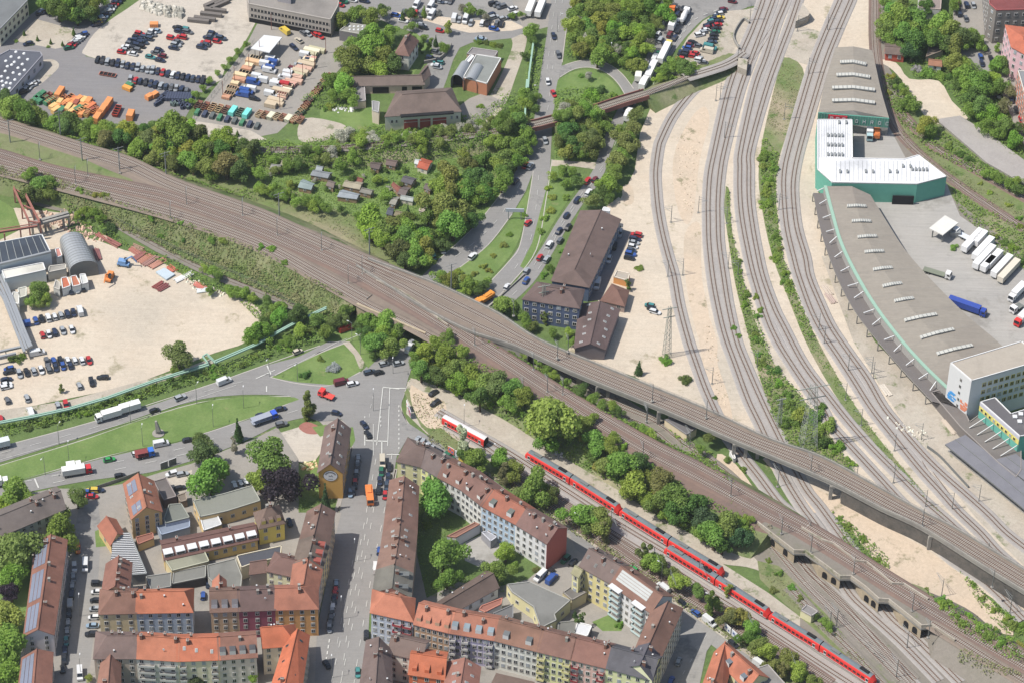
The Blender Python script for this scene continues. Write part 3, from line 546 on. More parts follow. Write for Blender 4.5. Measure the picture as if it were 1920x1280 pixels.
track(pr(960,242, 1000,235, 1035,226, 1080,216, 1130,202, 1177,187, 1222,172, 1285,146), (5.3, 5.0), 'single track on the small steel bridges over the two roads', bed=None)
track(pr(1285,146, 1350,126, 1378,113, 1396,100), (5.0, .3), 'single track ramp joining the freight tracks beside the small concrete portal', bed='ballast')
track(pr(1640,-40, 1640,0, 1641,90, 1655,170, 1680,240, 1730,295, 1800,350, 1920,430, 1990,475), .1, 'rusty overgrown track behind the green hall', bed='ballastb', sm=5)
track(pr(1690,212, 1720,245, 1760,282, 1850,332, 1920,372, 1990,410), .1, 'rusty overgrown track beside the long sloping ramp', bed='ballastb')
track(pr(850,598, 960,660, 1050,715, 1122,765, 1210,800, 1262,840, 1340,895, 1400,960, 1440,1012, 1510,1095, 1580,1165, 1690,1275), .1, 'left track of the pair emerging from under the concrete viaduct', bed='ballastd')
track(pr(900,606, 980,652, 1070,705, 1150,755, 1230,790, 1285,832, 1365,890, 1420,950, 1460,1008, 1530,1085, 1600,1155, 1715,1275), .1, 'right track of the pair emerging from under the concrete viaduct', bed='ballastd')
track(pr(1745,1168, 1800,1202, 1870,1246, 1940,1288), 6.12, 'third railway track at the lower right behind the stone viaduct', bed='ballastc')
track(pr(1480,1100, 1540,1165, 1600,1225, 1660,1290), .1, 'station track nearest the red trains', bed='ballastd')
track(pr(1512,1092, 1580,1160, 1640,1215, 1715,1290), .13, 'second station track from the red trains', bed='ballastd', rail='railn')
track(pr(1700,1160, 1760,1212, 1840,1285), .1, 'station track emerging from the last viaduct opening', bed='ballastd')
track(pr(822,772, 880,806, 960,852, 1060,918, 1160,982, 1260,1042, 1340,1090, 1440,1155, 1540,1222, 1640,1290), .1, 'track carrying the upper red train beside the gravel path', bed='ballast')
track(pr(838,795, 900,832, 1000,905, 1100,968, 1180,1018, 1250,1060, 1340,1118, 1440,1180, 1540,1246, 1600,1285), .1, 'track carrying the lower red train', bed='ballast')
track(pr(940,868, 1050,940, 1150,1008, 1250,1078, 1350,1140, 1450,1205, 1560,1280), .1, 'rusty siding beside the row of trees along the street', bed='ballastb')
track(pr(950,895, 1050,960, 1150,1030, 1250,1100, 1350,1162, 1440,1222, 1530,1285), .1, 'outermost rusty siding nearest the apartment street', bed='ballastb')
patch('old_track_bed', smooth(pr(60,372, 110,384, 200,406, 300,462, 390,505, 470,538, 560,574, 555,584, 465,550, 385,516, 292,472, 192,416, 100,394, 60,382), 3, True), M['ballastd'], .262)
track(pr(50,372, 107,386, 192,408, 298,464, 388,508, 475,543, 560,578), .1, 'overgrown siding below the left tracks beside the sand yard', bed=None, stain=False, slp='sleeperd')
# single-track line embankment + steel bridges
bank(pr(380,279, 480,279, 655,274, 780,262, 905,247, 985,233), pr(380,285, 480,286, 655,281, 780,269, 905,254, 990,242), (3.6, 5.3), 5, 6, M['earth'], SL)
bank(pr(1036,219, 1080,210, 1120,200), pr(1038,230, 1080,222, 1120,210), 5.2, 7, 7, M['ballastd'], SL)
bank(pr(1205,172, 1250,155, 1300,138, 1340,124, 1385,104), pr(1212,182, 1255,165, 1302,147, 1350,131, 1392,110), (5.0, .3), 6, 6, M['ballastd'], SL)
def steel_bridge(px, z, lab):
    o0 = P(*px[0], z); t = empty('steel_railway_bridge', (o0.x, o0.y, 0)); tag(t, lab, 'bridge'); l = [P(x, y, z-.1) for x, y in px]
    b = MB(); b.strip(l, [(2.3, -1), (2.3, 0), (-2.3, 0), (-2.3, -1), (2.3, -1)], M['ballastd']); keep(b.build('deck'), t)
    for s in (-2.4, 2.4):
        b = MB(); b.strip(l, [(s+.12, -1.2), (s+.12, .9), (s-.12, .9), (s-.12, -1.2)], M['rust']); keep(b.build('girder'), t)
steel_bridge(pr(985,238, 1010,233, 1040,225), 5.3, 'short rust-brown steel railway bridge over the left of the two roads')
steel_bridge(pr(1118,206, 1165,190, 1212,176), 5.1, 'rust-brown steel railway bridge over the queue of lorries')
# platform beside the trains, walls
raised('platform', pr(1350,1082, 1400,1118, 1470,1165, 1540,1210, 1640,1275, 1660,1290, 1640,1290, 1540,1228, 1470,1180, 1400,1132, 1352,1098), M['paving'], z1=.7)
kerb(pr(1352,1077, 1400,1112, 1470,1160, 1540,1205, 1640,1272), z=.7, w=.5, h=.1, name='platform_edge')
raised('loading_ramp', pr(1755,224, 1800,217, 1860,255, 1920,300, 1990,345, 1990,395, 1920,345, 1850,305, 1800,262), M['ballast'], z1=1.2, side=M['concw'])
def rwall(px, z, h, w, m, lab, name='retaining_wall', cat='wall', sm=5):
    l = [P(x, y, z) for x, y in (smooth(px, sm) if sm else px)]; c = Vector((l[0].x, l[0].y, z)); b = MB()
    b.strip([p-c for p in l], [(w/2, 0), (w/2, h), (-w/2, h), (-w/2, 0)], m); o = b.build(name); o.location = c; return tag(o, lab, cat)
rwall(pr(1405,46, 1392,40, 1375,70, 1386,95), 0, 1.5, .5, M['concw'], 'low concrete wall beside the gravel car park near the top')
rwall(pr(795,120, 822,114, 840,98, 846,86), 0, 1.6, .4, M['concw'], 'curved grey garden wall beside the white house')
rwall(pr(985,515, 905,588), 0, .8, .3, M['concw'], 'low concrete wall along the road beside the orange lorry', name='low_wall')
rwall(pr(1020,675, 1060,690, 1060,700), 0, .9, .4, M['concw'], 'low stone wall behind the concrete viaduct', name='low_wall')
rwall(pr(305,765, 390,742), 0, .1, .4, M['kerb'], 'pale drain channel in the lawn', name='drain', cat='drain') if 0 else None
# ---------------------------------------------------------------- building kit
_win = {}
def winmesh(w, h, fr='frame'):
    vr = rnd.choice((0, 0, 0, 1, 2, 3)); k = (w, h, fr, vr)
    if k not in _win:
        b = MB(); f = .16
        b.box((0, -.03, 0), (w+.1, .12, h+.1), M[fr], base=True)
        b.box((0, -.1, 0), (w-f*1.7, .06, h-f*1.7), M['glass']); 
        if vr == 1: b.box((0, -.135, h*.22), (w-f*1.7, .03, h*.42), M['pave2'])
        if vr == 2: b.box((0, -.135, 0), (w-f*1.7, .03, h-f*1.9), cm((150,158,168)))  # pale pane: reflected light painted as a flat colour over the glass
        if vr == 3: b.box((-w*.2, -.135, 0), (w*.3, .03, h-f*1.9), M['pave2'])
        if w > 1.2: b.box((0, -.14, 0), (.1, .04, h-f), M[fr])
        b.box((0, -.1, -h/2-.05), (w+.2, .16, .08), M['concw']); _win[k] = b.mesh('window')
    return _win[k]
_sm = {}
def smallmesh(k):
    if k in _sm: return _sm[k]
    b = MB()
    if k == 'chimney': b.box((0, 0, .3), (.75, 1.1, 2.6), M['chim']); b.box((0, 0, 1.65), (.9, 1.25, .15), M['concw']); b.cyl((0, -.25, 1.7), .14, .4, M['rust'], 6); b.cyl((0, .25, 1.7), .14, .4, M['rust'], 6)
    if k == 'chimneyw': b.box((0, 0, .3), (.8, .8, 2.2), M['concw']); b.box((0, 0, 1.45), (.95, .95, .15), M['concw'])
    if k == 'skylight': b.box((0, 0, .08), (.9, 1.3, .16), M['frame']); b.box((0, 0, .18), (.7, 1.1, .06), M['metal'])
    if k == 'skylightd': b.box((0, 0, .08), (.9, 1.3, .16), M['dmetal']); b.box((0, 0, .18), (.7, 1.1, .06), M['glass'])
    if k == 'vent': b.cyl((0, 0, -.1), .18, .9, M['metal'], 6); b.cyl((0, 0, .8), .3, .15, M['white'], 6)
    if k == 'dome': b.cyl((0, 0, 0), .75, .35, M['white'], 8, .5)
    if k == 'dish': b.bar((0, 0, 0), (0, 0, 1), .08, M['metal']); b.cyl((0, -.1, 1.1), .4, .12, M['white'], 8, axis='y')
    _sm[k] = b.mesh(k.rstrip('wd')); return _sm[k]
def xy(v): return Vector((v.x, v.y))
def bld(lab, px, H, rh=3, roof='gable', ax='x', wall=(200,190,170), rc=(140,104,92), fl=4, ws=2.7, win=(1.3, 1.65), ch=2, sk=0, dm=0, over=.4, z0=0, name='apartment_house', cat='house', hip=(1, 1), group=None, walls='auto', ww=None, cols=None, skk='skylight', dmc=None, fr='frame', gw=True, z_mode=None, vent=0, wl2=None):
    """px = FL, FR, BR, BL eave corners in the photo at height H.  ax 'x': ridge along FL-FR."""
    q = [P(x, y, H) for x, y in px]; c = (q[0]+q[1]+q[2]+q[3])/4; c = Vector((c.x, c.y, z0)); q = [p-c for p in q]
    Hh = H-z0
    for p in q: p.z = Hh
    root = empty(name, c); tag(root, lab, cat, group)
    r = random.Random(hash(lab) % 9999 if False else sum(map(ord, lab)))
    if ax == 'y': q = [q[1], q[2], q[3], q[0]]
    wm = cm(wall); b = MB()
    mid0, mid1 = (q[0]+q[3])/2, (q[1]+q[2])/2
    ax_ = (mid1-mid0).normalized(); wd = ((q[0]-q[3]).length+(q[1]-q[2]).length)/2
    up = Vector((0, 0, 1))
    for i in range(4):
        a, d = q[i], q[(i+1) % 4]; wmi = cm(wl2) if wl2 and i == 0 else wm
        b.face([(a.x, a.y, 0), (d.x, d.y, 0), tuple(d), tuple(a)], wmi)
    if roof == 'gable':
        e0, e1 = mid0+up*rh, mid1+up*rh
        if not hip[0] or hip == (1, 1): b.face([q[3], q[0], e0], wm)
        if not hip[1] or hip == (1, 1): b.face([q[1], q[2], e1], wm)
    b.build('wall', root)
    # roof
    rm = cm(rc, 'tile' if roof in ('gable', 'hip') else 'flat'); b = MB(); slopes = []
    if roof in ('gable', 'hip'):
        hw = wd/2; ov = over; dz = rh/hw*ov
        i0 = hw*hip[0] if roof == 'hip' else -ov; i1 = hw*hip[1] if roof == 'hip' else -ov
        r0, r1 = mid0+ax_*i0+up*rh, mid1-ax_*i1+up*rh
        def out(p, sx, sy):
            n = Vector((ax_.y, -ax_.x, 0)); return p+ax_*(sx*ov)+n*(sy*ov)-up*dz
        sgn = 1 if (q[0]-mid0).dot(Vector((ax_.y, -ax_.x, 0))) > 0 else -1
        o = [out(q[0], -1, sgn), out(q[1], 1, sgn), out(q[2], 1, -sgn), out(q[3], -1, -sgn)]
        if roof == 'gable': r0, r1 = mid0-ax_*ov+up*rh, mid1+ax_*ov+up*rh
        fs = [[o[0], o[1], r1, r0], [o[2], o[3], r0, r1]]
        if roof == 'hip': fs += [[o[3], o[0], r0], [o[1], o[2], r1]]
        slopes = fs
        for f in fs:
            f2 = [p+up*.06 for p in f]; b.face(f2, rm); b.face([p-up*.2 for p in f2[::-1]], rm)
            b.face([f2[0]-up*.2, f2[1]-up*.2, f2[1], f2[0]], rm)
            if roof == 'gable': b.face([f2[1]-up*.2, f2[2]-up*.2, f2[2], f2[1]], rm); b.face([f2[3]-up*.2, f2[0]-up*.2, f2[0], f2[3]], rm)
        rg = (r1-r0)
        if rg.length > 1: b.bar(r0+up*.12, r1+up*.12, .3, rm)
    elif roof == 'flat':
        b.face([p+up*.0 for p in q], rm); top = cm(ww or (205, 200, 192))
        for i in range(4):
            a, d = q[i]+up*.01, q[(i+1) % 4]+up*.01; t = (d-a).normalized(); n = Vector((-t.y, t.x, 0))*.35
            b.face([a, d, d+up*.45, a+up*.45], top); b.face([a+up*.45, d+up*.45, d+n+up*.45, a+n+up*.45], top); b.face([a+n+up*.45, d+n+up*.45, d+n, a+n], top)
        slopes = [[q[0], q[1], q[2], q[3]]]; r0, r1 = mid0, mid1
    elif roof == 'shed':
        f = [q[0], q[1], q[2]+up*rh, q[3]+up*rh]; f = [p+up*.06 for p in f]; b.face(f, rm)
        for i in range(4): b.face([f[i]-up*.25, f[(i+1) % 4]-up*.25, f[(i+1) % 4], f[i]], rm)
        b.face([q[3], (q[3]+up*rh), q[0]], wm); b.face([q[1], (q[2]+up*rh), q[2]], wm); b.face([q[2], q[2]+up*rh, q[3]+up*rh, q[3]], wm)
        slopes = [f]; r0, r1 = q[3]+up*rh, q[2]+up*rh
    ro = b.build('roof', root)
    def onslope(k, u, v_):
        f = slopes[k]; a, b_ = f[0], f[1]; c_ = f[2] if len(f) == 4 else f[2]; d_ = f[3] if len(f) == 4 else f[2]
        p = (a.lerp(b_, u)).lerp(d_.lerp(c_, u), v_); X = (b_-a).normalized(); Y = ((d_+c_)/2-(a+b_)/2); Y = (Y-X*Y.dot(X)).normalized(); N = X.cross(Y)
        return p+up*.06, X, Y, N
    def vis(k):
        f = slopes[k]; n = (f[1]-f[0]).cross(f[2]-f[1]).normalized(); return n.dot(-FW) > .15
    def place(k, u, v_, kind, tilt=True):
        p, X, Y, N = onslope(k, u, v_)
        if tilt: T = Matrix(((X.x, Y.x, N.x, p.x), (X.y, Y.y, N.y, p.y), (X.z, Y.z, N.z, p.z), (0, 0, 0, 1)))
        else: T = Matrix.Translation(p) @ Matrix.Rotation(math.atan2(X.y, X.x), 4, 'Z')
        me = smallmesh(kind); o = put(me, me.name.split('.')[0], ro); o.matrix_local = T
    for i in range(ch):
        u = (i+.5+r.uniform(-.2, .2))/ch; k = r.choice([0, 1]) if len(slopes) > 1 else 0
        place(k, u, r.uniform(.72, .92) if roof != 'flat' else r.uniform(.3, .8), r.choice(['chimney', 'chimney', 'chimneyw']), False)
    for i in range(vent): place(r.choice([0, 1]) if len(slopes) > 1 else 0, r.uniform(.1, .9), r.uniform(.3, .85), r.choice(['vent', 'dish', 'vent']), False)
    vs = [k for k in range(min(2, len(slopes))) if vis(k)]
    for k in vs:
        for i in range(sk): place(k, (i+.5+r.uniform(-.15, .15))/sk, r.uniform(.3, .7), skk)
    if dm and vs:
        k = vs[0]; f = slopes[k]; f0 = f[0]; sl_ = ((f[3] if len(f) > 3 else f[2])-f[0]); 
        for i in range(dm):
            p, X, Y, N = onslope(k, (i+.5)/dm, .2); Yh = Vector((Y.x, Y.y, 0)).normalized(); tan = Y.z/max(.01, math.hypot(Y.x, Y.y))
            w_, h_ = (2.0, 1.7) if dmc else (1.5, 1.5); dp = h_/max(tan, .35)
            d = MB(); T = Matrix(((X.x, Yh.x, 0, p.x), (X.y, Yh.y, 0, p.y), (0, 0, 1, p.z), (0, 0, 0, 1)))
            L = lambda *v: T @ Vector(v)
            mm = cm(dmc, 'flat') if dmc else rm
            d.face([L(-w_/2, 0, -.3), L(w_/2, 0, -.3), L(w_/2, 0, h_), L(-w_/2, 0, h_)], M['white'] if dmc else wm)
            d.face([L(-w_/2, 0, h_), L(w_/2, 0, h_), L(w_/2, dp, h_+.1), L(-w_/2, dp, h_+.1)], mm)
            for s_ in (-1, 1): d.face([L(s_*w_/2, 0, -.3), L(s_*w_/2, dp, h_+.1), L(s_*w_/2, 0, h_)], mm)
            do = d.build('dormer', ro)
    # windows on walls that face the camera
    nwin = 0
    order = [1, 2, 3, 0] if ax == 'y' else [0, 1, 2, 3]
    wins = []
    if fl:
        for i in range(4):
            a, d = q[i], q[(i+1) % 4]; t = d-a; Lw = t.length; t = t/Lw; n = Vector((t.y, -t.x, 0))
            vw = (CAM-(c+a)).normalized()
            dotv = n.dot(vw)
            if dotv < .06: continue
            if walls != 'auto' and i not in walls: continue
            nc = cols if (cols and i == (0 if ax == 'x' else 3)) else max(1, int((Lw-1)/ws)); st = (Hh-1.2)/fl
            for fi in range(fl):
                zc = .9+st*(fi+.55)
                for k in range(nc):
                    wins.append((dotv, a+t*(Lw*(k+.5)/nc), t, n, zc))
    wins.sort(key=lambda w_: -w_[0])
    for dotv, p, t, n, zc in wins[:100]:
        me = winmesh(win[0], win[1], fr); o = put(me, 'window', root)
        o.matrix_local = Matrix(((t.x, -n.x, 0, p.x), (t.y, -n.y, 0, p.y), (0, 0, 1, zc), (0, 0, 0, 1)))
    root['_q'] = 0; del root['_q']
    return root, q, c, ro, onslope, place
def rows(lab_list, edge, back, H, **k):
    """terrace: houses along a front eave polyline and matching back polyline (px at H)"""
    out = []
    for i, kw in enumerate(lab_list):
        kk = dict(k); kk.update(kw); lab = kk.pop('lab')
        out.append(bld(lab, [edge[i], edge[i+1], back[i+1], back[i]], kk.pop('H', H), **kk))
    return out
def off(a, b_, d, H):
    """px of the points d metres behind edge a-b at height H"""
    A, B = P(*a, H), P(*b_, H); t = (B-A).normalized(); n = Vector((-t.y, t.x, 0))*d
    return proj(A+n), proj(B+n)
def fb(lab, a, b_, d, H, **k):
    c1, c2 = off(a, b_, d, H); return bld(lab, [a, b_, c2, c1], H, **k)
def balcony(res, us, floors, w_=2.6, m='white', dep=1.2, edge=0):
    root, q, c, *_ = res; a, d = q[edge], q[(edge+1) % 4]; t = (d-a); L = t.length; t /= L; n = Vector((t.y, -t.x, 0)); st = (q[0].z-1.2)/floors
    for u in us:
        for f in range(floors):
            p = a+t*(L*u); z = .9+st*f; b = MB(); T = Matrix(((t.x, -n.x, 0, p.x), (t.y, -n.y, 0, p.y), (0, 0, 1, z), (0, 0, 0, 1)))
            b.box((0, -dep/2, 0), (w_, dep, .18), M['concw'], M=T); mm = m if not isinstance(m, str) else M[m]
            b.box((0, -dep+.05, .5), (w_, .08, .9), mm, M=T)
            for s_ in (-1, 1): b.box((s_*(w_/2-.04), -dep/2, .5), (.08, dep, .9), mm, M=T)
            b.build('balcony', root)
WK = 1.12
BR1, BR2, ORG, ORB, DKB, GRY = (146,104,92), (156,118,100), (216,124,88), (184,116,92), (120,98,92), (110,106,112)
# ---- lower left quarter
s = bld('long white apartment block with red-brown roof and three solar arrays on its left slope', Z(0,960, 180,925, 400,910, 500,205, 272,225), 11, 3.0, ax='y', wall=(206,200,204), rc=(164,106,88), ws=3.2, ch=5)
def solar(res, k, us, vs, m='solar', nm='solar_array', lift=.12):
    root, q, c, ro, onslope, _ = res
    for (u0, u1) in us:
        b = MB()
        for j in range(vs[2]):
            v0 = vs[0]+(vs[1]-vs[0])*j/vs[2]; v1 = vs[0]+(vs[1]-vs[0])*(j+.88)/vs[2]
            pts = [onslope(k, u, v) for u, v in ((u0, v0), (u1, v0), (u1, v1), (u0, v1))]
            b.face([p+N*lift for p, X, Y, N in pts], M[m])
            for i in range(4):
                p0, p1 = pts[i][0], pts[(i+1) % 4][0]; N = pts[0][3]; b.face([p0, p1, p1+N*lift, p0+N*lift], M['dmetal'])
        b.build(nm, ro)
solar(s, 1, ((.03, .3), (.36, .66), (.71, .97)), (.12, .9, 3))
s = bld('white apartment block with solar roof cut off by the bottom edge of the photo', Z(0,960, 110,1560, 372,1520, 392,1050, 168,1092), 9.5, 2.8, ax='y', wall=(206,200,204), rc=(164,106,88), ch=2)
solar(s, 1, ((.05, .95),), (.12, .9, 3))
bld('dark grey-brown roofed apartment house behind trees at the left edge of the photo', pr(-20,1012, 122,952, 105,912, -34,968), 12, 3.2, wall=(190,186,184), rc=(132,116,110), ch=4, vent=4)
s = bld('ochre gabled house with orange tiles and solar panels beside the boulevard', Z(0,640, 988,1325, 1212,1268, 1150,1045, 930,1062), 10, 4, ax='y', wall=(224,180,120), rc=(190,118,90), ch=1, sk=3)
solar(s, 1, ((.1, .42), (.7, .95)), (.2, .8, 2))
bld('small ochre gabled hall with plain orange roof beside the slatted roof', Z(0,960, 832,240, 928,158, 868,52, 738,98), 5, 2.8, ax='y', wall=(228,186,130), rc=(190,112,88), fl=1, ws=5, ch=0, name='gabled_hall', cat='hall')
g = empty('slatted_pergola_hall', P(240, 1030, 0)); tag(g, 'flat hall with black and white slatted roof between the small ochre hall and the houses', 'hall')
pp = [P(x, y, 5) for x, y in Z(0,960, 830,360, 985,470, 1100,460, 972,152, 852,160)]
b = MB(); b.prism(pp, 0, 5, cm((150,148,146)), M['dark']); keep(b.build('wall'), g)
b = MB(); A0, A1, B0, B1 = P(*Z(0,960,852,160)[0], 5.2), P(*Z(0,960,832,352)[0], 5.2), P(*Z(0,960,972,155)[0], 5.2), P(*Z(0,960,1098,458)[0], 5.2)
C0, C1 = P(*Z(0,960,852,160)[0], 5.2), P(*Z(0,960,985,468)[0], 5.2)
for k in range(22):
    t = (k+.3)/22; l_ = A0.lerp(A1, min(1, t*1.55)) if t < .645 else A1.lerp(C1, (t-.645)/.355); r_ = B0.lerp(B1, t); b.bar(l_, r_, .3, M['white'])
b.bar(B0, B1, .5, M['metal']); b.bar(A0, B0, .4, M['metal']); b.bar(C1, B1, .4, M['metal']); keep(b.build('slats'), g)
def flat(lab, px, H, wall, rc, name='flat_roofed_shed', cat='shed', par=True, **k):
    q = [P(x, y, H) for x, y in px]; c = sum(q, Vector())/len(q); c.z = 0; q = [p-c for p in q]
    if area(q) < 0: q = q[::-1]
    root = empty(name, c); tag(root, lab, cat, k.get('group'))
    b = MB(); b.prism(q, 0, H-.02, cm(wall)); b.build('wall', root)
    b = MB(); q2 = [Vector((p.x, p.y, H)) for p in q]; b.face(q2, cm(rc, 'flat')); up = Vector((0, 0, 1)); top = cm(k.get('edge', tuple(int(v*1.1) if v < 230 else v for v in rc)))
    n = len(q2)
    for i in range(n):
        a, d = q2[i], q2[(i+1) % n]; t = (d-a).normalized(); nn = Vector((-t.y, t.x, 0))*.3; h = up*(.35 if par else .08)
        b.face([a-up*.3, d-up*.3, d+h, a+h], top); b.face([a+h, d+h, d+nn+h, a+nn+h], top); b.face([a+nn+h, d+nn+h, d+nn, a+nn], top)
    ro = b.build('roof', root)
    ws = k.get('ws')
    if ws:
        for i in range(n):
            a, d = q[i], q[(i+1) % n]; t = d-a; L = t.length; t /= L; nn = Vector((t.y, -t.x, 0))
            if nn.dot((CAM-c).normalized()) < .1 or L < 3: continue
            nc = max(1, int((L-1)/ws)); fl = k.get('fl', 1); st = (H-.8)/fl
            for f_ in range(fl):
                for j in range(nc):
                    p = a+t*(L*(j+.5)/nc); o = put(winmesh(*k.get('win', (1.4, 1.4)), k.get('fr', 'frame')), 'window', root)
                    o.matrix_local = Matrix(((t.x, -nn.x, 0, p.x), (t.y, -nn.y, 0, p.y), (0, 0, 1, .6+st*(f_+.5)), (0, 0, 0, 1)))
    return root, q, c, ro
y7 = lambda *c: Q(180,880,5.053,*c)
flat('ochre workshop with grey-green sheet roof and white ducts behind the dormered hall', y7(920,295, 985,450, 1240,395, 1560,295, 1480,150, 1200,230), 6, (222,186,130), (146,148,138), ws=3, name='workshop', cat='workshop')
flat('white flat extension between the grey sheet roof and the long brown dormered roof', y7(985,460, 1020,580, 1195,520, 1150,425), 4.5, (226,190,134), (206,208,208))
flat('grey flat-roofed garage beside the ochre solar house', y7(640,470, 690,330, 810,320, 890,455, 660,510), 5, (180,186,200), (132,136,128))
flat('brown-grey flat shed behind the ochre solar house, beside the gravel court', y7(545,110, 665,75, 765,255, 640,290), 4, (120,100,92), (130,122,120))
flat('small brown shed beside the gravel court', y7(765,245, 850,215, 865,290, 800,310), 3, (150,130,112), (140,128,116))
flat('blue-grey lean-to with skylights beside the ochre house', y7(555,500, 640,455, 650,510, 890,470, 890,545, 620,620), 3.5, (150,160,176), (140,152,172))
flat('small red-brown flat porch beside the slatted roof', y7(375,640, 540,595, 550,650, 400,710), 3.5, (226,186,130), (156,104,88))
s = bld('two-storey ochre office hall with brown roof and eight white dormers', y7(650,850, 1530,655, 1490,500, 612,668), 5.5, 2.6, wall=(226,184,110), rc=(134,92,84), fl=1, ws=3, ch=2, name='office_hall', cat='office')
root, q, c, ro, onslope, place = s
for i in range(8):
    p, X, Y, N = onslope(0, .06+i*.125, .3); d = MB(); T = Matrix.Translation(p) @ Matrix.Rotation(math.atan2(X.y, X.x), 4, 'Z')
    d.box((0, 1.0, .5), (3.2, 3.2, 1.4), M['white'], M=T); d.box((0, -.63, .45), (2.6, .1, .8), M['glass'], M=T); d.build('dormer', ro)
bld('yellow hip-roofed house with brown tiles at the end of the dormered hall', y7(1545,548, 1785,495, 1730,330, 1500,400), 8.5, 4.5, 'hip', wall=(232,200,104), rc=(136,108,96), fl=2, ws=3, ch=2, hip=(.9,.9), dm=3)
flat('beige flat roof in front of the dormered hall', y7(655,860, 1030,770, 1075,870, 720,960), 5, (214,196,150), (160,160,140))
flat('grey sheet-roofed garage behind the houses, left one of the row', y7(470,1010, 715,975, 712,1110, 520,1140), 4, (160,156,150), (134,134,130)); flat('grey sheet-roofed garage behind the houses, middle one of the row', y7(730,970, 1045,905, 1040,1020, 722,1085), 4, (70,66,66), (138,138,132))
flat('large grey sheet-roofed garage with dark skylights behind the houses', y7(1055,905, 1320,840, 1385,1010, 1370,1160, 1200,1160, 1060,1020), 4.5, (170,166,158), (140,140,134))
flat('dark tarred flat roof with beige walls behind the cream house', y7(1330,815, 1760,720, 1750,830, 1510,880, 1375,930), 6, (206,196,170), (88,90,98), edge=(206,196,172))
bld('red-brown roofed wing running up from the beige corner house', Z(0,960, 765,600, 968,600, 985,378, 800,385), 13.5, 3.4, ax='y', wall=(214,196,160), rc=(160,104,88), ch=4, ws=3)
b1 = Z(0,960, 745,755, 1022,748, 1442,740)
q1 = [off(b1[0], b1[1], 11, 13.5), off(b1[1], b1[2], 10.5, 13.5)]
bld('beige corner house with brown-red roof beside the light blue house', [b1[0], b1[1], q1[0][1], q1[0][0]], 13.5, 4.2, 'hip', wall=(214,196,156), rc=(150,104,88), hip=(.9, 0), cols=3, ch=3, vent=2)
bld('light blue apartment house with bright orange roof', [b1[1], b1[2], q1[1][1], q1[1][0]], 13.5, 4.2, 'hip', wall=(168,182,200), rc=(214,122,86), hip=(0, .5), cols=6, ch=3, vent=2)
b2 = Z(0,960, 1580,742, 1792,735)+[(516,1141), (596,1139)]
bld('tan house with dark dormered mansard between the alley and the crimson house', [b2[0], b2[1], *off(b2[0], b2[1], 11, 13.5)[::-1]], 13.5, 4, wall=(196,166,134), rc=(140,104,90), cols=3, ch=2, dm=3, dmc=(110,106,110))
bld('crimson apartment house between the tan and the orange house', [b2[1], b2[2], *off(b2[1], b2[2], 11, 13.5)[::-1]], 13.5, 4, wall=(160,84,104), rc=(122,92,88), cols=3, ch=3, vent=2)
bld('orange corner apartment house at the main street', [b2[2], b2[3], *off(b2[2], b2[3], 11, 13.5)[::-1]], 13.5, 4.2, 'hip', wall=(228,160,98), rc=(192,118,92), hip=(0, .9), cols=4, ch=2)
bld('small orange-roofed rear wing behind the tan house', Z(0,960, 1590,640, 1700,640, 1690,505, 1600,510), 12.5, 2.5, ax='y', wall=(200,170,140), rc=(210,130,100), ch=1)
bld('narrow street house with brown roof at the top of the left terrace', [(562,1012), (615,1022), (627,958), (577,958)], 13.5, 3.4, ax='y', wall=(222,196,150), rc=(140,106,94), ch=2, vent=3, ws=2.4)
bld('street house with grey-brown roof and red dormers in the left terrace', [(551,1054), (604,1064), (615,1022), (562,1012)], 13.5, 3.4, ax='y', wall=(226,206,150), rc=(128,108,96), ch=2, dm=3, dmc=(178,92,80))
bld('street house with orange-brown roof joining the orange corner house', [(545,1100), (594,1112), (604,1064), (551,1054)], 13.5, 3.4, ax='y', wall=(214,200,176), rc=(186,114,90), ch=2, vent=2)
bld('cream rear house with brown hip roof behind the street terrace', [(500,1068), (549,1079), *off((500,1068), (549,1079), 9, 11)[::-1]], 11, 3.2, 'hip', wall=(230,220,180), rc=(136,98,90), fl=3, ws=2.4, ch=1, hip=(.8, 0))
bld('grey-beige rear house left of the cream house', [(468,1074), (500,1070), (497,1048), (474,1052)], 10, 2.6, wall=(188,182,170), rc=(150,112,100), fl=0, ch=0)
b3 = Z(0,960, 705,1088, 1022,1088, 1332,1108, 1645,1098, 1925,1078)
def back3(i): return off(b3[i], b3[i+1], 11.5, 13.5)[::-1]
bld('brown-grey roofed house at the lower left, left of the white balcony house', [b3[0], b3[1], *back3(0)], 13.5, 4.3, 'hip', wall=(190,174,160), rc=(138,110,104), hip=(.7, 0), ch=3, vent=2)
s = bld('white house with long blue-white balconies under an orange roof', [b3[1], b3[2], *back3(1)], 13.5, 4.3, wall=(220,214,204), rc=(212,124,90), ch=4, vent=2); balcony(s, (.25, .75), 4, 5.4, 'frame')
s = bld('cream house with bright orange roof and blue stairwell stripe', [b3[2], b3[3], *back3(2)], 13.5, 4.3, wall=(222,208,180), rc=(220,120,82), ch=2, sk=3); balcony(s, (.12, .88), 4, 2.2, 'frame')
bld('pale grey house with red-brown roof and dark arched dormers', [b3[3], b3[4], *back3(3)], 13.5, 4.3, wall=(204,196,190), rc=(168,112,94), ch=1, dm=4, dmc=(96,96,100))
bld('red-brown roofed house at the bottom edge in front of the brown-grey roof', Z(0,960, 700,1500, 900,1480, 900,1110, 760,1130), 11.5, 3.2, ax='y', wall=(170,150,136), rc=(168,114,96), ch=1)
bld('bright orange roofed wing of the corner house by the main street crossing', [(493,1212), (556,1207), *off((493,1212), (556,1207), 9, 13.5)[::-1]], 13.5, 4.5, 'hip', wall=(214,200,180), rc=(226,120,78), hip=(0, .9), ch=1, vent=2)
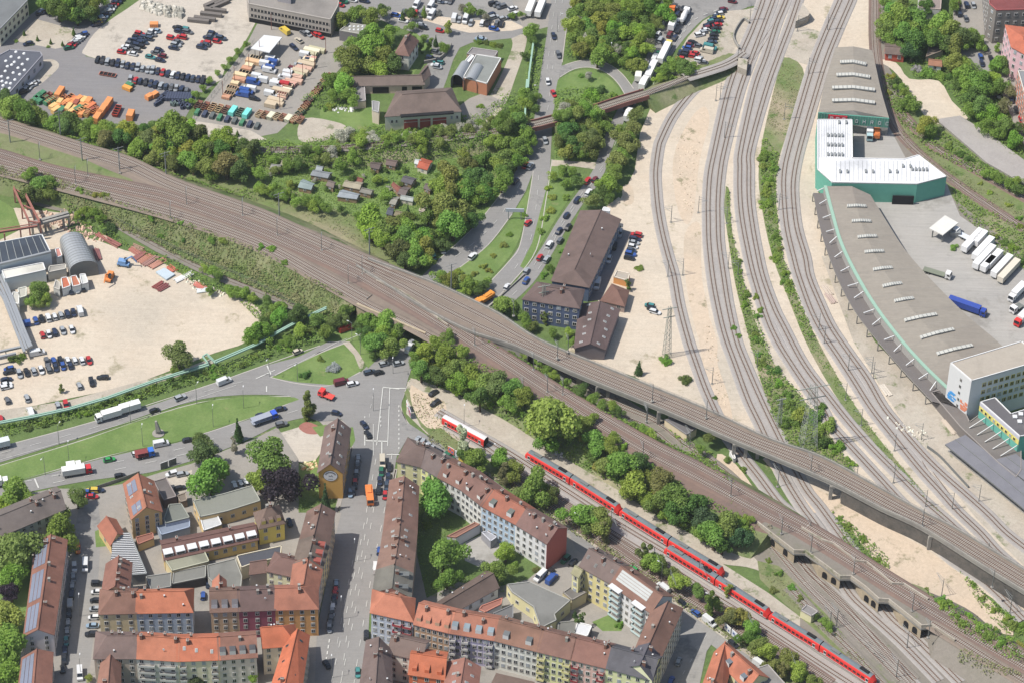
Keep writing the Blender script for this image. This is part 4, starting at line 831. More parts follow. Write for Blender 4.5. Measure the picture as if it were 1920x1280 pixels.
bld('bright orange roofed corner house running down to the bottom edge', [(495,1330), (560,1322), (579,1190), (536,1200)], 13.5, 4, ax='y', wall=(206,190,170), rc=(228,118,76), ch=2, sk=4, skk='skylightd')
# ---- clock gable building
s = bld('mustard gabled building with a round white sign on its gable', [(597,883), (642,884), (656,803), (611,799)], 13, 4.2, ax='y', wall=(200,156,76), rc=(140,112,106), ws=3.4, ch=2, sk=5, walls=(0,), over=.5)
root, q, c, ro, onslope, place = s
gp = (q[3]+q[0])/2; t = (q[0]-q[3]).normalized(); n = Vector((t.y, -t.x, 0)); b = MB()
T = Matrix(((t.x, -n.x, 0, gp.x), (t.y, -n.y, 0, gp.y), (0, 0, 1, 11.1), (0, 0, 0, 1)))
ring = lambda r_, y_: [T @ Vector((r_*math.cos(k*.19635), y_, r_*math.sin(k*.19635))) for k in range(32)]
b.face(ring(2.55, -.1), M['dark']); b.face(ring(2.4, -.14), M['white'])
for k in range(9):
    a_ = math.radians(155-k*16.2); cx, cz = 1.75*math.cos(a_), 1.75*math.sin(a_)
    for dx, dz in ((-.14, 0), (.12, 0)): b.box((cx+dx, -.17, cz), (.1, .03, .55), M['dark'], M=T)
    b.box((cx, -.17, cz+(.2 if k % 2 else -.18)), (.34, .03, .1), M['dark'], M=T)
b.box((-.5, -.17, .1), (.12, .03, .7), M['dark'], M=T); b.box((-.1, -.17, -.15), (.9, .03, .14), M['dark'], M=T); b.box((.35, -.17, .15), (.12, .03, .7), M['dark'], M=T); b.box((.7, -.17, -.2), (.12, .03, .5), M['dark'], M=T)
b.box((0, -.17, -1.5), (1.6, .03, .12), M['dark'], M=T); b.build('round_sign', root)
# ---- right terrace of the main street
eL = [(732,900), (719,998), (714,1030), (706,1068), (700,1108)]; eR = [(784,911), (781,995), (777,1036), (773,1074), (770,1118)]
for i, kw in enumerate((dict(lab='long terrace house with brown roof at the top of the right terrace', rc=(150,108,94), ch=3, vent=4, sk=2), dict(lab='terrace house with brown roof and white skylights in the right terrace', rc=(146,108,94), ch=2, sk=3),
        dict(lab='terrace house with weathered brown roof, third down the right terrace', rc=(154,116,100), ch=2, vent=2), dict(lab='terrace house with grey roof terraces next to the orange hipped corner house', rc=(130,122,112), ch=2, dm=2, dmc=(120,124,124)))):
    lab = kw.pop('lab'); bld(lab, [eL[i+1], eR[i+1], eR[i], eL[i]], 13.5, 3.3, ax='y', wall=(206,176,160), **kw)
s = bld('corner house with orange hipped roof, pale blue wall and red-white balconies', [(696,1146), (775,1163), (777,1120), (699,1104)], 14, 4.6, 'hip', wall=(188,198,214), rc=(216,128,96), hip=(.9, .9), cols=6, ch=2)
balcony(s, (.62, .86), 4, 3.0, cm((168,60,70)))
CF = [(777,1168), (842,1184), (927,1198), (1008,1219), (1070,1234), (1136,1250), (1222,1273)]
hs = (dict(lab='tan house with orange roof and four small dormers next to the red-white balconies', wall=(196,164,134), rc=(216,132,102), cols=6, ch=2, dm=4), dict(lab='lilac and white house with large glass dormers and orange-brown roof', wall=(178,172,198), rc=(190,118,92), cols=8, ch=2, dm=4, dmc=(150,168,178)),
    dict(lab='cream white house with brown roof and two grey dormers', wall=(232,228,208), rc=(160,112,92), cols=7, ch=3, dm=2, dmc=(120,124,126)), dict(lab='pale yellow house with curved balconies and brown roof', wall=(232,218,160), rc=(150,106,92), cols=5, ch=2, vent=2),
    dict(lab='rose house with dark red balconies and brown roof', wall=(216,178,170), rc=(156,106,92), cols=5, ch=3, vent=2), dict(lab='pale yellow corner house with dark slate roof', wall=(232,218,168), rc=(104,98,106), cols=5, ch=1, vent=3))
for i, kw in enumerate(hs):
    bk = off(CF[i], CF[i+1], 11, 14); kw = dict(kw); lab = kw.pop('lab')
    r_ = bld(lab, [CF[i], CF[i+1], bk[1], bk[0]], 14, 4.2, **kw)
    if i == 3: balcony(r_, (.12, .88), 4, 2.6, cm((214,206,140)))
    if i == 4: balcony(r_, (.14, .86), 4, 2.4, cm((150,50,56)))
    if i == 1: balcony(r_, (.08, .36, .9), 4, 2.2, 'frame')
D = Z(960,960, 510,398, 735,525, 1040,745)
bk = off(D[0], D[1], 10.5, 14.5)
bld('warm yellow apartment house with grey-brown roof beside the white balcony block', [D[0], D[1], bk[1], bk[0]], 14.5, 4, wall=(232,204,142), rc=(132,108,102), cols=4, ch=3, sk=4, skk='skylightd', hip=(1,1))
bld('narrow cream stair tower in front of the yellow apartment house', Z(960,960, 452,450, 498,478, 548,430, 500,402), 13, 1.5, wall=(232,212,160), rc=(180,170,130), cols=1, ch=0, name='stair_tower', cat='tower')
bk = off(D[1], D[2], 10.5, 14.5)
s = bld('white apartment block with blue balconies and grey panels on a brown roof', [D[1], D[2], bk[1], bk[0]], 14.5, 4, wall=(236,238,240), rc=(150,106,90), cols=8, ch=2)
balcony(s, (.17, .74), 5, 4.4, cm((190,214,226)), 1.5); solar(s, 0, ((.08, .8),), (.35, .92, 4), 'metal', 'roof_panels')
for u in (.17, .74):
    root, q, c, ro, ons, pl = s; a, d_ = q[0], q[1]; t = (d_-a).normalized(); n = Vector((t.y, -t.x, 0)); p = a.lerp(d_, u); b = MB(); T = Matrix(((t.x, -n.x, 0, p.x), (t.y, -n.y, 0, p.y), (0, 0, 1, 14.2), (0, 0, 0, 1))); b.box((0, -.7, .4), (5, 2.2, .3), M['white'], M=T); b.build('awning', root)
bld('long brown-roofed wing above the shaded street with tall white facade', Z(960,960, 935,1005, 1112,1085, 1277,716, 1042,748), 14.5, 3.8, ax='y', wall=(214,208,198), rc=(152,108,92), ws=2.4, ch=1, vent=3, fl=5, hip=(1,1))
bld('dark slate-roofed end of the wing at the bottom right corner of the block', Z(960,960, 860,1150, 1050,1255, 1112,1085, 935,1005), 14.5, 4, ax='y', wall=(226,216,180), rc=(100,94,104), fl=5, ch=2, vent=3)
# ---- diagonal terrace along the railway street
EF = [(789,873), (822,893), (865,916), (903,946), (966,980), (1025,1017)]; EB = [(806,835), (850,858), (899,882), (944,915), (1002,952), (1063,988)]
for i, kw in enumerate((dict(lab='pale yellow house next to the dark corner roof, half hidden by trees', wall=(236,226,150), rc=(128,108,104), cols=3, ch=3), dict(lab='white terrace house with red-brown dormered roof, second in the diagonal terrace', wall=(232,226,214), rc=(150,104,90), cols=4, ch=3, dm=2),
    dict(lab='cream white terrace house in the middle of the diagonal terrace', wall=(236,230,212), rc=(142,100,90), cols=5, ch=4, dm=2, vent=2), dict(lab='light blue terrace house with orange-brown roof in the diagonal terrace', wall=(174,196,220), rc=(180,106,82), cols=6, ch=3, dm=2, dmc=(120,126,120)),
    dict(lab='white end house of the diagonal terrace with a bare brick-red gable wall', wall=(238,230,226), rc=(142,104,96), cols=5, ch=4, vent=4))):
    kw = dict(kw); lab = kw.pop('lab'); r_ = bld(lab, [EF[i], EF[i+1], EB[i+1], EB[i]], 13.5, 3.6, walls=(0,), **kw)
    if i == 4:
        root, q, c, ro, *_ = r_; b = MB(); a, d_ = q[1], q[2]; t = (d_-a).normalized(); n = Vector((t.y, -t.x, 0))*.12; m_ = cm((182,98,90)); e = (a+d_)/2+Vector((0, 0, 3.6))
        z_ = lambda p: Vector((p.x, p.y, 0))
        b.face([z_(a)+n, z_(d_)+n, d_+n, e+n, a+n], m_); b.face([z_(a), z_(a)+n, a+n, a], m_); b.build('gable_cladding', root)
bld('dark brown hip-roofed corner house at the tip of the diagonal terrace', [(745,863), (789,873), (806,835), (765,820)], 13.5, 4, 'hip', wall=(212,208,158), rc=(126,100,94), hip=(.9, 0), ch=2, vent=2, ws=3)
b = MB(); 
for x_, y_ in ((776,864),): 
    p = P(x_, y_, 13); b.cyl((p.x, p.y, 0), .9, 13, cm((238,228,150)), 10); o = b.build('round_stair_turret'); tag(o, 'slim pale yellow rounded turret at the dark corner roof', 'turret')
# ---- inner courtyard buildings of the right block
bld('long low white building with dark brown pitched roof in the inner court', [(851,1146), (934,1100), (913,1069), (811,1134)], 5, 2.5, wall=(226,224,222), rc=(122,98,90), fl=1, ws=4, ch=0, vent=3, name='workshop', cat='workshop')
flat('large flat grey-roofed workshop with cream walls in the inner court', Z(960,960, -40,540, 130,520, 440,660, 320,765, 335,810, 215,870, 160,710, 0,600), 6, (232,208,160), (140,140,136), ws=4, name='workshop', cat='workshop')
flat('beige flat-roofed annex behind the large inner workshop', Z(960,960, 380,600, 440,560, 560,600, 450,660), 5, (200,186,150), (132,128,122))
flat('dark grey flat annex beside the courtyard lawn', Z(960,960, 345,825, 480,812, 475,920, 340,900), 4, (150,146,140), (128,128,122)); flat('white sheet-metal shed roof beside the courtyard lawn', Z(960,960, 490,822, 602,850, 565,932, 465,905), 4, (90,90,100), (226,228,232))
flat('long white-walled garage with brown roof beside the birch', Z(480,960, 1430,180, 1640,75, 1680,90, 1500,190), 4.5, (214,212,214), (150,110,96)); flat('grey lean-to below the light blue terrace house', Z(480,960, 1690,150, 1730,140, 1810,185, 1760,220), 3.5, (150,150,156), (170,172,180))
flat('small red-roofed shed behind the glass-dormered house', Z(480,960, 1670,730, 1690,700, 1850,640, 1840,690, 1720,750), 4, (226,222,216), (170,112,96)); flat('dark grey flat roof beside the small red shed', Z(480,960, 1770,760, 1930,690, 1930,790, 1830,830), 4.5, (190,186,180), (120,120,120))
# ---- bottom centre houses
bld('dark brown roofed corner house at the bottom edge right of the main street', [(669,1330), (735,1330), (733,1218), (688,1200)], 13.5, 3.8, ax='y', wall=(200,190,176), rc=(130,106,100), ch=2, vent=6)
bld('brown-roofed cross wing behind the bottom edge corner house', [(728,1222), (790,1236), *off((728,1222), (790,1236), 9, 13)[::-1]], 13, 3.2, wall=(226,222,206), rc=(136,110,102), ch=2, fl=4, ws=2.6)
bld('orange-red house with stepped orange dormer roofs at the bottom edge', [(767,1262), (833,1272), (838,1222), (776,1212)], 12.5, 3.5, wall=(222,110,70), rc=(216,112,72), ch=2, dm=3)
bld('red-brown roofed house with white roof terraces at the bottom edge', [(828,1310), (893,1310), (900,1250), (842,1240)], 12.5, 3, ax='y', wall=(220,216,210), rc=(172,112,96), ch=1, sk=4)
bld('brown gabled roof at the bottom edge right of the roof terrace house', [(915,1320), (975,1330), (1000,1278), (932,1262)], 11, 3, wall=(210,200,180), rc=(140,112,98), ch=1)
bld('orange-roofed house at the bottom edge beside the billboard, left wing', [(1305,1320), (1350,1330), (1376,1215), (1340,1222)], 13.5, 4, ax='y', wall=(230,200,150), rc=(216,124,90), ch=1, vent=3)
bld('orange-roofed house at the bottom edge beside the billboard, street wing', [(1350,1240), (1400,1290), (1440,1268), (1368,1208)], 13.5, 4, wall=(232,206,160), rc=(212,122,90), ch=2, dm=2, dmc=(120,130,140))
flat('grey flat roof at the bottom edge beside the orange-roofed house', [(1395,1260), (1440,1245), (1480,1290), (1430,1320), (1390,1320)], 12, (200,190,176), (150,146,142))
# ---- centre
bld('long dark brown hipped roof with blue walls beside the slanting road', [(1035,526), (1104,538), (1163,412), (1089,396)], 7.5, 2.6, 'hip', ax='y', wall=(92,108,136), rc=(124,98,92), hip=(.7, 0), fl=2, ws=3, ch=0, vent=3, name='long_office', cat='office', walls=(0,))
bld('dark blue three-storey office block with brown hip roof below the long roof', [(980,560), (1086,577), (1095,543), (1008,529)], 11, 3, 'hip', wall=(84,96,126), rc=(122,96,92), hip=(.9, .9), fl=3, cols=7, ch=2, win=(1.5, 1.5), name='office_block', cat='office')
bld('long brown gabled warehouse with small white skylights beside the blue office block', [(1078,652), (1134,654), (1161,581), (1087,571)], 5.5, 2.6, ax='y', wall=(120,112,116), rc=(118,92,90), fl=0, ch=0, sk=6, name='warehouse', cat='warehouse')
bld('small square pavilion with brown pyramid roof beside the blue office', [(1127,563), (1171,573), (1178,545), (1148,533)], 3.8, 2.6, 'hip', wall=(170,150,140), rc=(140,98,86), hip=(.9, .9), fl=1, ws=3, ch=0, name='pavilion', cat='pavilion')
flat('small orange-walled shed with pale flat roof behind the pyramid roof', Z(960,320, 762,800, 870,830, 885,775, 785,752), 3.2, (226,150,80), (190,180,166)); flat('white roof-top plant box at the end of the long brown roof', Z(960,320, 672,300, 735,310, 738,285, 688,270), 9, (200,206,214), (232,234,236), par=False, name='plant_room', cat='plant room')
flat('grey concrete signal house in the shadow of the long viaduct', Z(960,640, 485,265, 520,280, 590,245, 545,215), 4, (140,134,126), (150,148,142), ws=3, name='signal_house', cat='hut')
flat('long graffiti-covered shed beside the concrete viaduct pier', Z(960,640, 1145,585, 1310,700, 1385,650, 1250,575), 3.5, (216,200,168), (120,118,120)); flat('cream relay hut with grey roof beside the station tracks', Z(1440,960, 245,735, 325,780, 378,745, 290,690), 3.5, (228,214,170), (150,146,144), name='relay_hut', cat='hut')
flat('white concrete foundation block at the foot of a viaduct pier', Z(960,640, 1630,820, 1660,880, 1680,875, 1660,815), 2, (224,222,214), (224,222,214), par=False, name='foundation_block', cat='block')
# ---- allotment sheds
zz7 = lambda *c: Q(480,270,4.571,*c)
sheds = [((120,215, 195,222, 222,178, 150,170), (168,164,160), 'white domed lean-to'), ((205,188, 285,195, 328,145, 240,140), (180,168,142), 'brown boarded cabin with beige roof'), ((470,265, 612,290, 650,250, 510,225), (150,152,158), 'yellow-walled cabin with grey roof'), ((515,220, 560,230, 580,200, 535,190), (176,180,186), 'small blue-grey roofed cabin'), ((365,370, 470,390, 500,345, 405,305), (156,172,172), 'pale teal-roofed cabin'),
    ((745,360, 885,388, 915,335, 785,310), (190,176,150), 'cabin with beige corrugated roof'), ((800,300, 905,325, 922,305, 820,280), (160,92,80), 'dark red roofed cabin'), ((700,450, 860,470, 892,435, 745,395), (168,174,182), 'cabin with plain light grey roof'), ((985,200, 1050,215, 1080,165, 985,160), (116,96,92), 'small dark brown cabin'), ((1115,175, 1190,190, 1218,145, 1125,132), (124,100,94), 'brown hipped cabin'),
    ((1385,200, 1465,222, 1510,150, 1420,125), (206,96,66), 'bright orange roofed cabin'), ((1245,320, 1330,345, 1375,300, 1285,275), (104,96,102), 'cabin with dark slate roof'), ((1165,350, 1215,412, 1250,375, 1190,345), (150,84,72), 'small red-brown cabin'), ((1215,425, 1275,440, 1320,380, 1270,370), (132,112,110), 'cabin with mauve-brown roof'), ((1145,510, 1190,520, 1230,460, 1195,450), (170,164,152), 'narrow cabin with pale roof'), ((1240,470, 1340,490, 1350,465, 1255,448), (200,204,200), 'low shed with white corrugated roof'),
    ((1120,600, 1165,610, 1180,560, 1145,545), (96,98,112), 'small dark blue shed'), ((1185,610, 1260,630, 1285,590, 1215,575), (150,136,106), 'shed with mossy roof'), ((1400,570, 1440,580, 1460,545, 1425,535), (214,196,180), 'tiny shed with pale pink roof'), ((1795,190, 1865,205, 1905,150, 1835,125), (110,110,118), 'dark grey roofed hut'), ((605,355, 660,375, 680,330, 635,315), (134,116,108), 'small brown shed'), ((890,410, 980,430, 1010,400, 930,380), (150,142,132), 'open timber store with grey roof'), ((1360,165, 1400,175, 1420,140, 1375,135), (226,226,226), 'white garden tent'), ((1440,380, 1490,400, 1520,350, 1470,340), (120,104,100), 'shed with dark brown roof')]
for c_, rc, nm in sheds:
    px = zz7(*c_); bld('allotment garden '+nm if 'white' in nm or True else nm, px, 2.5, .8, wall=(150,124,100) if rc[0] < 200 else (214,206,190), rc=rc, fl=1, ws=3.4, win=(.9, .8), ch=0, over=.25, name='garden_cabin', cat='cabin', group='cabins of the allotment gardens')
# ---------------------------------------------------------------- large halls on the right
def strip_hall(lab, Lp, Rg, Rp, h, rh, wall, rc, name='curved_hall', cat='hall'):
    l = [P(x, y, h) for x, y in smooth(Lp, 4)]; m_ = [P(x, y, h+rh) for x, y in smooth(Rg, 4)]; r = [P(x, y, h) for x, y in smooth(Rp, 4)]
    c = Vector((m_[0].x, m_[0].y, 0)); l = [p-c for p in l]; m_ = [p-c for p in m_]; r = [p-c for p in r]; n = len(l)
    root = empty(name, c); tag(root, lab, cat); b = MB(); z = lambda p: Vector((p.x, p.y, 0))
    for i in range(n-1):
        b.face([z(l[i+1]), z(l[i]), l[i], l[i+1]], wall); b.face([z(r[i]), z(r[i+1]), r[i+1], r[i]], wall)
    for i in (0, n-1): b.face([z(l[i]), z(r[i]), r[i], m_[i], l[i]], wall)
    b.build('wall', root); b = MB(); u = Vector((0, 0, .08))
    for i in range(n-1):
        b.face([l[i]+u, m_[i]+u, m_[i+1]+u, l[i+1]+u], rc); b.face([m_[i]+u, r[i]+u, r[i+1]+u, m_[i+1]+u], rc)
    for i in range(0, n-1, 3):
        k = min(i+1, n-1); d = (m_[k]-m_[i]).normalized()*.12
        b.face([l[i]+u*1.6, l[i]+u*1.6+d, m_[i]+u*1.6+d, m_[i]+u*1.6], M['concw']); b.face([m_[i]+u*1.6, m_[i]+u*1.6+d, r[i]+u*1.6+d, r[i]+u*1.6], M['concw'])
    ro = b.build('roof', root)
    return root, l, m_, r, ro, c
RC = mat('hall_roof_felt', (168, 160, 148), c2=(160, 152, 141), var=.05, scale=.05, fine=.6, wear=(150, 140, 131), mott=.08, streak=(40, .07))
h = strip_hall('long curved grey-brown hall roof with pale green gutter beside the lorry park', pr(1545,350, 1558,400, 1574,455, 1601,512, 1640,577, 1690,642, 1740,696, 1800,752), pr(1597,350, 1616,422, 1634,465, 1659,510, 1695,562, 1738,612, 1785,655, 1840,700), pr(1632,366, 1665,420, 1692,462, 1723,500, 1770,550, 1820,598, 1870,640, 1910,680), 8, 1.3, M['conc'], RC)
root, l, m_, r, ro, c = h
for i, y in enumerate((387, 415, 444, 472, 504, 534, 562, 595, 625, 655)):   # ridge skylights
    b = MB(); x = [1606, 1615, 1626, 1639, 1655, 1673, 1695, 1726, 1757, 1790][i]; w_ = [18,18,18,18,18,18,18,30,31,33][i]
    k = [0,0,-1,-1,-2,-3,-3,-6,-8,-8][i]; A, C, B = P(x-w_, y-k+1, 8.9), P(x, y, 9.5), P(x+w_, y+k+1, 8.9)
    for p, q_ in ((A, C), (C, B)):
        p, q_ = p-c, q_-c; t = (q_-p); n = Vector((-t.y, t.x, 0)).normalized()*.75; h_ = Vector((0, 0, .6))
        b.face([p-n+h_, q_-n+h_, q_+n+h_, p+n+h_], cm((184,184,178))); b.face([p-n, q_-n, q_-n+h_, p-n+h_], M['metal']); b.face([q_+n, p+n, p+n+h_, q_+n+h_], M['metal'])
        b.face([p-n, p+n, p+n+h_, p-n+h_], M['frame']); b.face([q_-n, q_+n, q_+n+h_, q_-n+h_], M['frame'])
        for j in range(4): s_ = p.lerp(q_, (j+.5)/4); b.bar(s_-n+h_*1.15, s_+n+h_*1.15, .16, M['metal'])
    b.build('roof_light', ro)
gl = [Vector(p) for p in l]; b = MB(); b.strip([p+Vector((0, 0, .15)) for p in gl], [(1.1, -2.4), (1.1, .3), (-.1, .3), (-.1, -.2)], M['greenp']); b.build('gutter', root)
cp = empty('loading_canopy', P(1560, 520, 0)); tag(cp, 'dark flat loading canopy with white struts along the curved hall', 'canopy')
co_ = smooth(pr(1525,362, 1534,410, 1548,462, 1572,525, 1602,582, 1640,632, 1690,690, 1748,752), 4); ci = [P(x, y, 8) for x, y in smooth(pr(1545,350, 1558,400, 1574,455, 1601,512, 1640,577, 1690,642, 1740,696, 1800,752), 4)]
ro_ = [P(x, y, 4.6) for x, y in co_]; b = MB(); ri = [Vector((p.x, p.y, 4.6)) for p in ci]; cm2 = mat('canopy_felt', (124, 118, 116), var=.06)
for i in range(len(ri)-1):
    b.face([ro_[i], ri[i], ri[i+1], ro_[i+1]], cm2); dz = Vector((0, 0, -.5)); b.face([ro_[i], ro_[i+1], ro_[i+1]+dz, ro_[i]+dz], M['concw']); b.face([ro_[i]+dz, ri[i]+dz, ri[i+1]+dz, ro_[i+1]+dz], M['dark'])
keep(b.build('roof', cp), cp)
for p, t in resample(ro_, 8):
    j = min(range(len(ri)), key=lambda k: (ri[k]-p).length); q_ = ri[j]+Vector((0, 0, 2.6)); b = MB(); b.bar(p.lerp(q_, .35), q_, .28, M['white']); keep(b.build('strut', cp), cp)
    b = MB(); b.bar((p.x, p.y, 0), (p.x, p.y, 4.2), .4, M['concw']); keep(b.build('post', cp), cp)
# wide canopy south of the office
flat('wide grey-brown flat canopy roof in front of the tall white office building', pr(1745,735, 1775,728, 1800,752, 1818,790, 1838,775, 1915,845, 1915,880, 1905,895, 1872,868, 1800,800), 4.6, (120,114,110), (132,126,122), name='loading_canopy', cat='canopy')
# upper green hall
h = strip_hall('grey-brown hall with teal fascia sign band behind the white roof', pr(1566,90, 1560,110, 1548,150, 1534,212), pr(1600,88, 1600,110, 1600,150, 1600,208), pr(1635,95, 1641,120, 1652,170, 1667,222), 8.5, 1.1, M['conc'], RC, name='upper_hall')
root, l, m_, r, ro, c = h
for y, x0, x1 in ((118,1575,1624), (142,1568,1631), (166,1560,1640), (190,1560,1640)):
    b = MB(); A, C, B = P(x0, y, 9.4)-c, P(1600, y-1, 9.9)-c, P(x1, y+4, 9.4)-c
    for p, q_ in ((A, C), (C, B)):
        t = (q_-p); n = Vector((-t.y, t.x, 0)).normalized()*.9; h_ = Vector((0, 0, .6)); b.face([p-n+h_, q_-n+h_, q_+n+h_, p+n+h_], cm((184,184,178))); b.face([p-n, q_-n, q_-n+h_, p-n+h_], M['metal'])
        for j in range(5): s_ = p.lerp(q_, (j+.5)/5); b.bar(s_-n+h_*1.15, s_+n+h_*1.15, .14, M['metal'])
    b.build('roof_light', ro)
A, B = P(1534,213,9.2)-c, P(1667,224,9.2)-c; t = (B-A); Lf = t.length; t.normalize(); n = Vector((t.y, -t.x, 0)); ang = math.atan2(t.y, t.x)
FT = Matrix(((t.x, -n.x, 0, A.x), (t.y, -n.y, 0, A.y), (0, 0, 1, 0), (0, 0, 0, 1)))
b = MB(); b.box((Lf/2, -.3, 7.6), (Lf, .5, 4.6), M['green'], M=FT)
for k in range(26): b.box((Lf*(k+.5)/26, -.6, 7.6), (.12, .1, 4.5), M['greenp'], M=FT)
b.build('fascia', root); b = MB(); b.box((Lf*.28, -.8, 8.2), (7.4, .3, 2.6), cm((206,40,60)), M=FT)
for k in (-1, 0, 1): b.box((Lf*.28+k*2.4, -.97, 8.2), (1.3, .06, 1.1), M['white'], M=FT); b.box((Lf*.28+k*2.4, -1.01, 8.2), (.7, .06, .4), cm((206,40,60)), M=FT)
b.build('red_sign', root)
GL = {'O': [(0,0,.2,2), (.9,0,.2,2), (0,1.8,1.1,.2), (0,0,1.1,.2)], 'N': [(0,0,.2,2), (.9,0,.2,2), (.25,1.1,.3,.6), (.55,.5,.3,.6)], 'H': [(0,0,.2,2), (.9,0,.2,2), (.2,.9,.7,.2)], 'R': [(0,0,.2,2), (0,1.8,1,.2), (0,.9,1,.2), (.9,1,.2,.9), (.7,0,.25,.9)], 'C': [(0,0,.2,2), (0,1.8,1.1,.2), (0,0,1.1,.2)]}
b = MB()
for k, ch_ in enumerate('OHROC'):
    for gx, gz, gw, gh in GL[ch_]: b.box((Lf*.53+k*3.0+gx+gw/2, -.68, 6.6+gz*.8+gh*.4), (gw, .08, gh*.8), M['white'], M=FT)
b.build('letters', root)
def mass(lab, px, H, wall, rc, name, cat, **k): return flat(lab, px, H, wall, rc, name, cat, **k)
r_ = flat('white-roofed L-shaped teal warehouse between the two grey-brown hall roofs', [(1532,225), (1598,225), (1599,297), (1695,299), (1722,291), (1775,332), (1720,346), (1560,343), (1532,318)], 9.5, (98,170,150), (244,246,250), name='warehouse', cat='warehouse', edge=(236,240,242))
root, q, c, ro = r_
for x, y, w_ in ((1566,254,8), (1566,272,8), (1566,290,8), (1582,322,3), (1630,322,3), (1675,322,3), (1724,318,4), (1700,312,2), (1580,230,1)):
    p = P(x, y, 9.8)-c; b = MB()
    for j in range(-2, 3) if w_ > 3 else (-1, 1): b.box((p.x+j*1.4, p.y, 9.9), (.7, 1.8, .7), M['metal'])
    b.build('roof_vent', ro)
for k in range(14):
    b = MB(); u = (k+.5)/14; a_, e_ = P(1534+62*u, 226, 9.53)-c, P(1534+62*u, 296, 9.53)-c; b.bar(a_, e_, .1, M['metal']); b.build('roof_seam', ro)
for k in range(22):
    b = MB(); x_ = 1568+8.2*k; a_, e_ = P(x_, 302, 9.53)-c, P(x_, 340, 9.53)-c; b.bar(a_, e_, .1, M['metal']); b.build('roof_seam', ro)
b = MB(); A, B = P(1672,384,0)-c, P(1712,386,0)-c; b.box(((A.x+B.x)/2, (A.y+B.y)/2+.3, 2.2), ((B-A).length, .6, 4.2), M['dark']); o = b.build('gate_opening', root)
# white office tower with yellow windows
OT = pr(1782,680, 1822,714, 1960,674, 1915,640)
tq = [P(x, y, 21) for x, y in OT]
r_ = bld('tall white office block with yellow window frames and blue and orange graffiti figures', [OT[1], OT[2], OT[3], OT[0]], 21, 0, 'flat', wall=(216,218,228), rc=(188,178,164), fl=4, ws=2.2, win=(1.3, 1.7), ch=0, z0=0, name='office_building', cat='office', fr='yel', walls=(0,), z_mode=1, ww=(240,240,238)) if False else None
M['yel'] = cm((226,206,110))
r_ = flat('tall white office block with yellow window frames and blue and orange graffiti', OT, 21, (214,216,228), (190,180,166), name='office_building', cat='office', edge=(246,246,244))  # wall colour takes the lavender grey of the shaded side
root, q, c, ro = r_
C0, C1, C2 = P(*OT[0], 21)-c, P(*OT[1], 21)-c, P(*OT[2], 21)-c
def wallT(a, d_): 
    t = Vector((d_.x-a.x, d_.y-a.y, 0)); L = t.length; t /= L; n = Vector((t.y, -t.x, 0)); return Matrix(((t.x, -n.x, 0, a.x), (t.y, -n.y, 0, a.y), (0, 0, 1, 0), (0, 0, 0, 1))), L
T, L = wallT(C1, C2)
for f_ in range(4):
    for k in range(9):
        o = put(winmesh(1.5, 1.7, 'yel'), 'window', root); o.matrix_local = T @ Matrix.Translation((5.5+k*2.35, 0, 17.6-f_*3.5))
T0, L0 = wallT(C0, C1); b = MB(); b.box((L0/2, -.06, 10.5), (L0, .1, 21), M['white'], M=T0); b.build('lit_side_sheet', root)  # white sheet paints the sunlit side brighter than the rest of the wall
for f_ in range(5): o = put(winmesh(.9, 1.0, 'dmetal'), 'window', root); o.matrix_local = T0 @ Matrix.Translation((L0*.56, -.12, 17.8-f_*3.1))
rg_ = random.Random(3); b1_, b2_ = MB(), MB()
for bb, x0, x1, m_ in ((b1_, .05, .42, cm((60,150,230))), (b2_, .68, .96, cm((236,130,96)))):
    for k in range(14): bb.box((L0*rg_.uniform(x0, x1), -.16-.003*k, 5.6+rg_.uniform(0, 3.6)), (rg_.uniform(.6, 1.6), .05, rg_.uniform(.5, 1.4)), m_, M=T0)
    bb.build('graffiti', root)
r_ = flat('teal annex with a yellow window band and dark flat roof with white roof lights', [(1838,753), (1866,745), (1896,775), (1925,766), (1990,800), (1960,810), (1912,818)], 12, (98,176,158), (112,110,114), name='annex', cat='office', edge=(232,232,226))
root, q, c, ro = r_; A, B = P(1838,753,12)-c, P(1912,818,12)-c; T, L = wallT(A, B)
b = MB(); b.box((L/2, -.05, 9.2), (L, .12, 2.3), M['yel'], M=T); b.box((L/2, -.04, 11.2), (L, .1, 1.6), cm((190,190,200)), M=T); b.build('window_band', root)
for k in range(int(L/2.2)): o = put(winmesh(1.2, 1.3, 'yel'), 'window', root); o.matrix_local = T @ Matrix.Translation((1.5+k*2.2, -.12, 9.3))
for k in range(5): b = MB(); u = (.18+.2*k)*L; b.bar(T @ Vector((u, -.2, 7.5)), T @ Vector((u-1, -6.5, 4.9)), .3, M['frame']); b.build('strut', root)
for x, y in ((1903,780), (1914,775), (1912,789), (1925,800)): p = P(x, y, 12.4)-c; b = MB(); b.box(p, (1.6, 1.6, .4), M['white']); b.build('roof_light', ro)
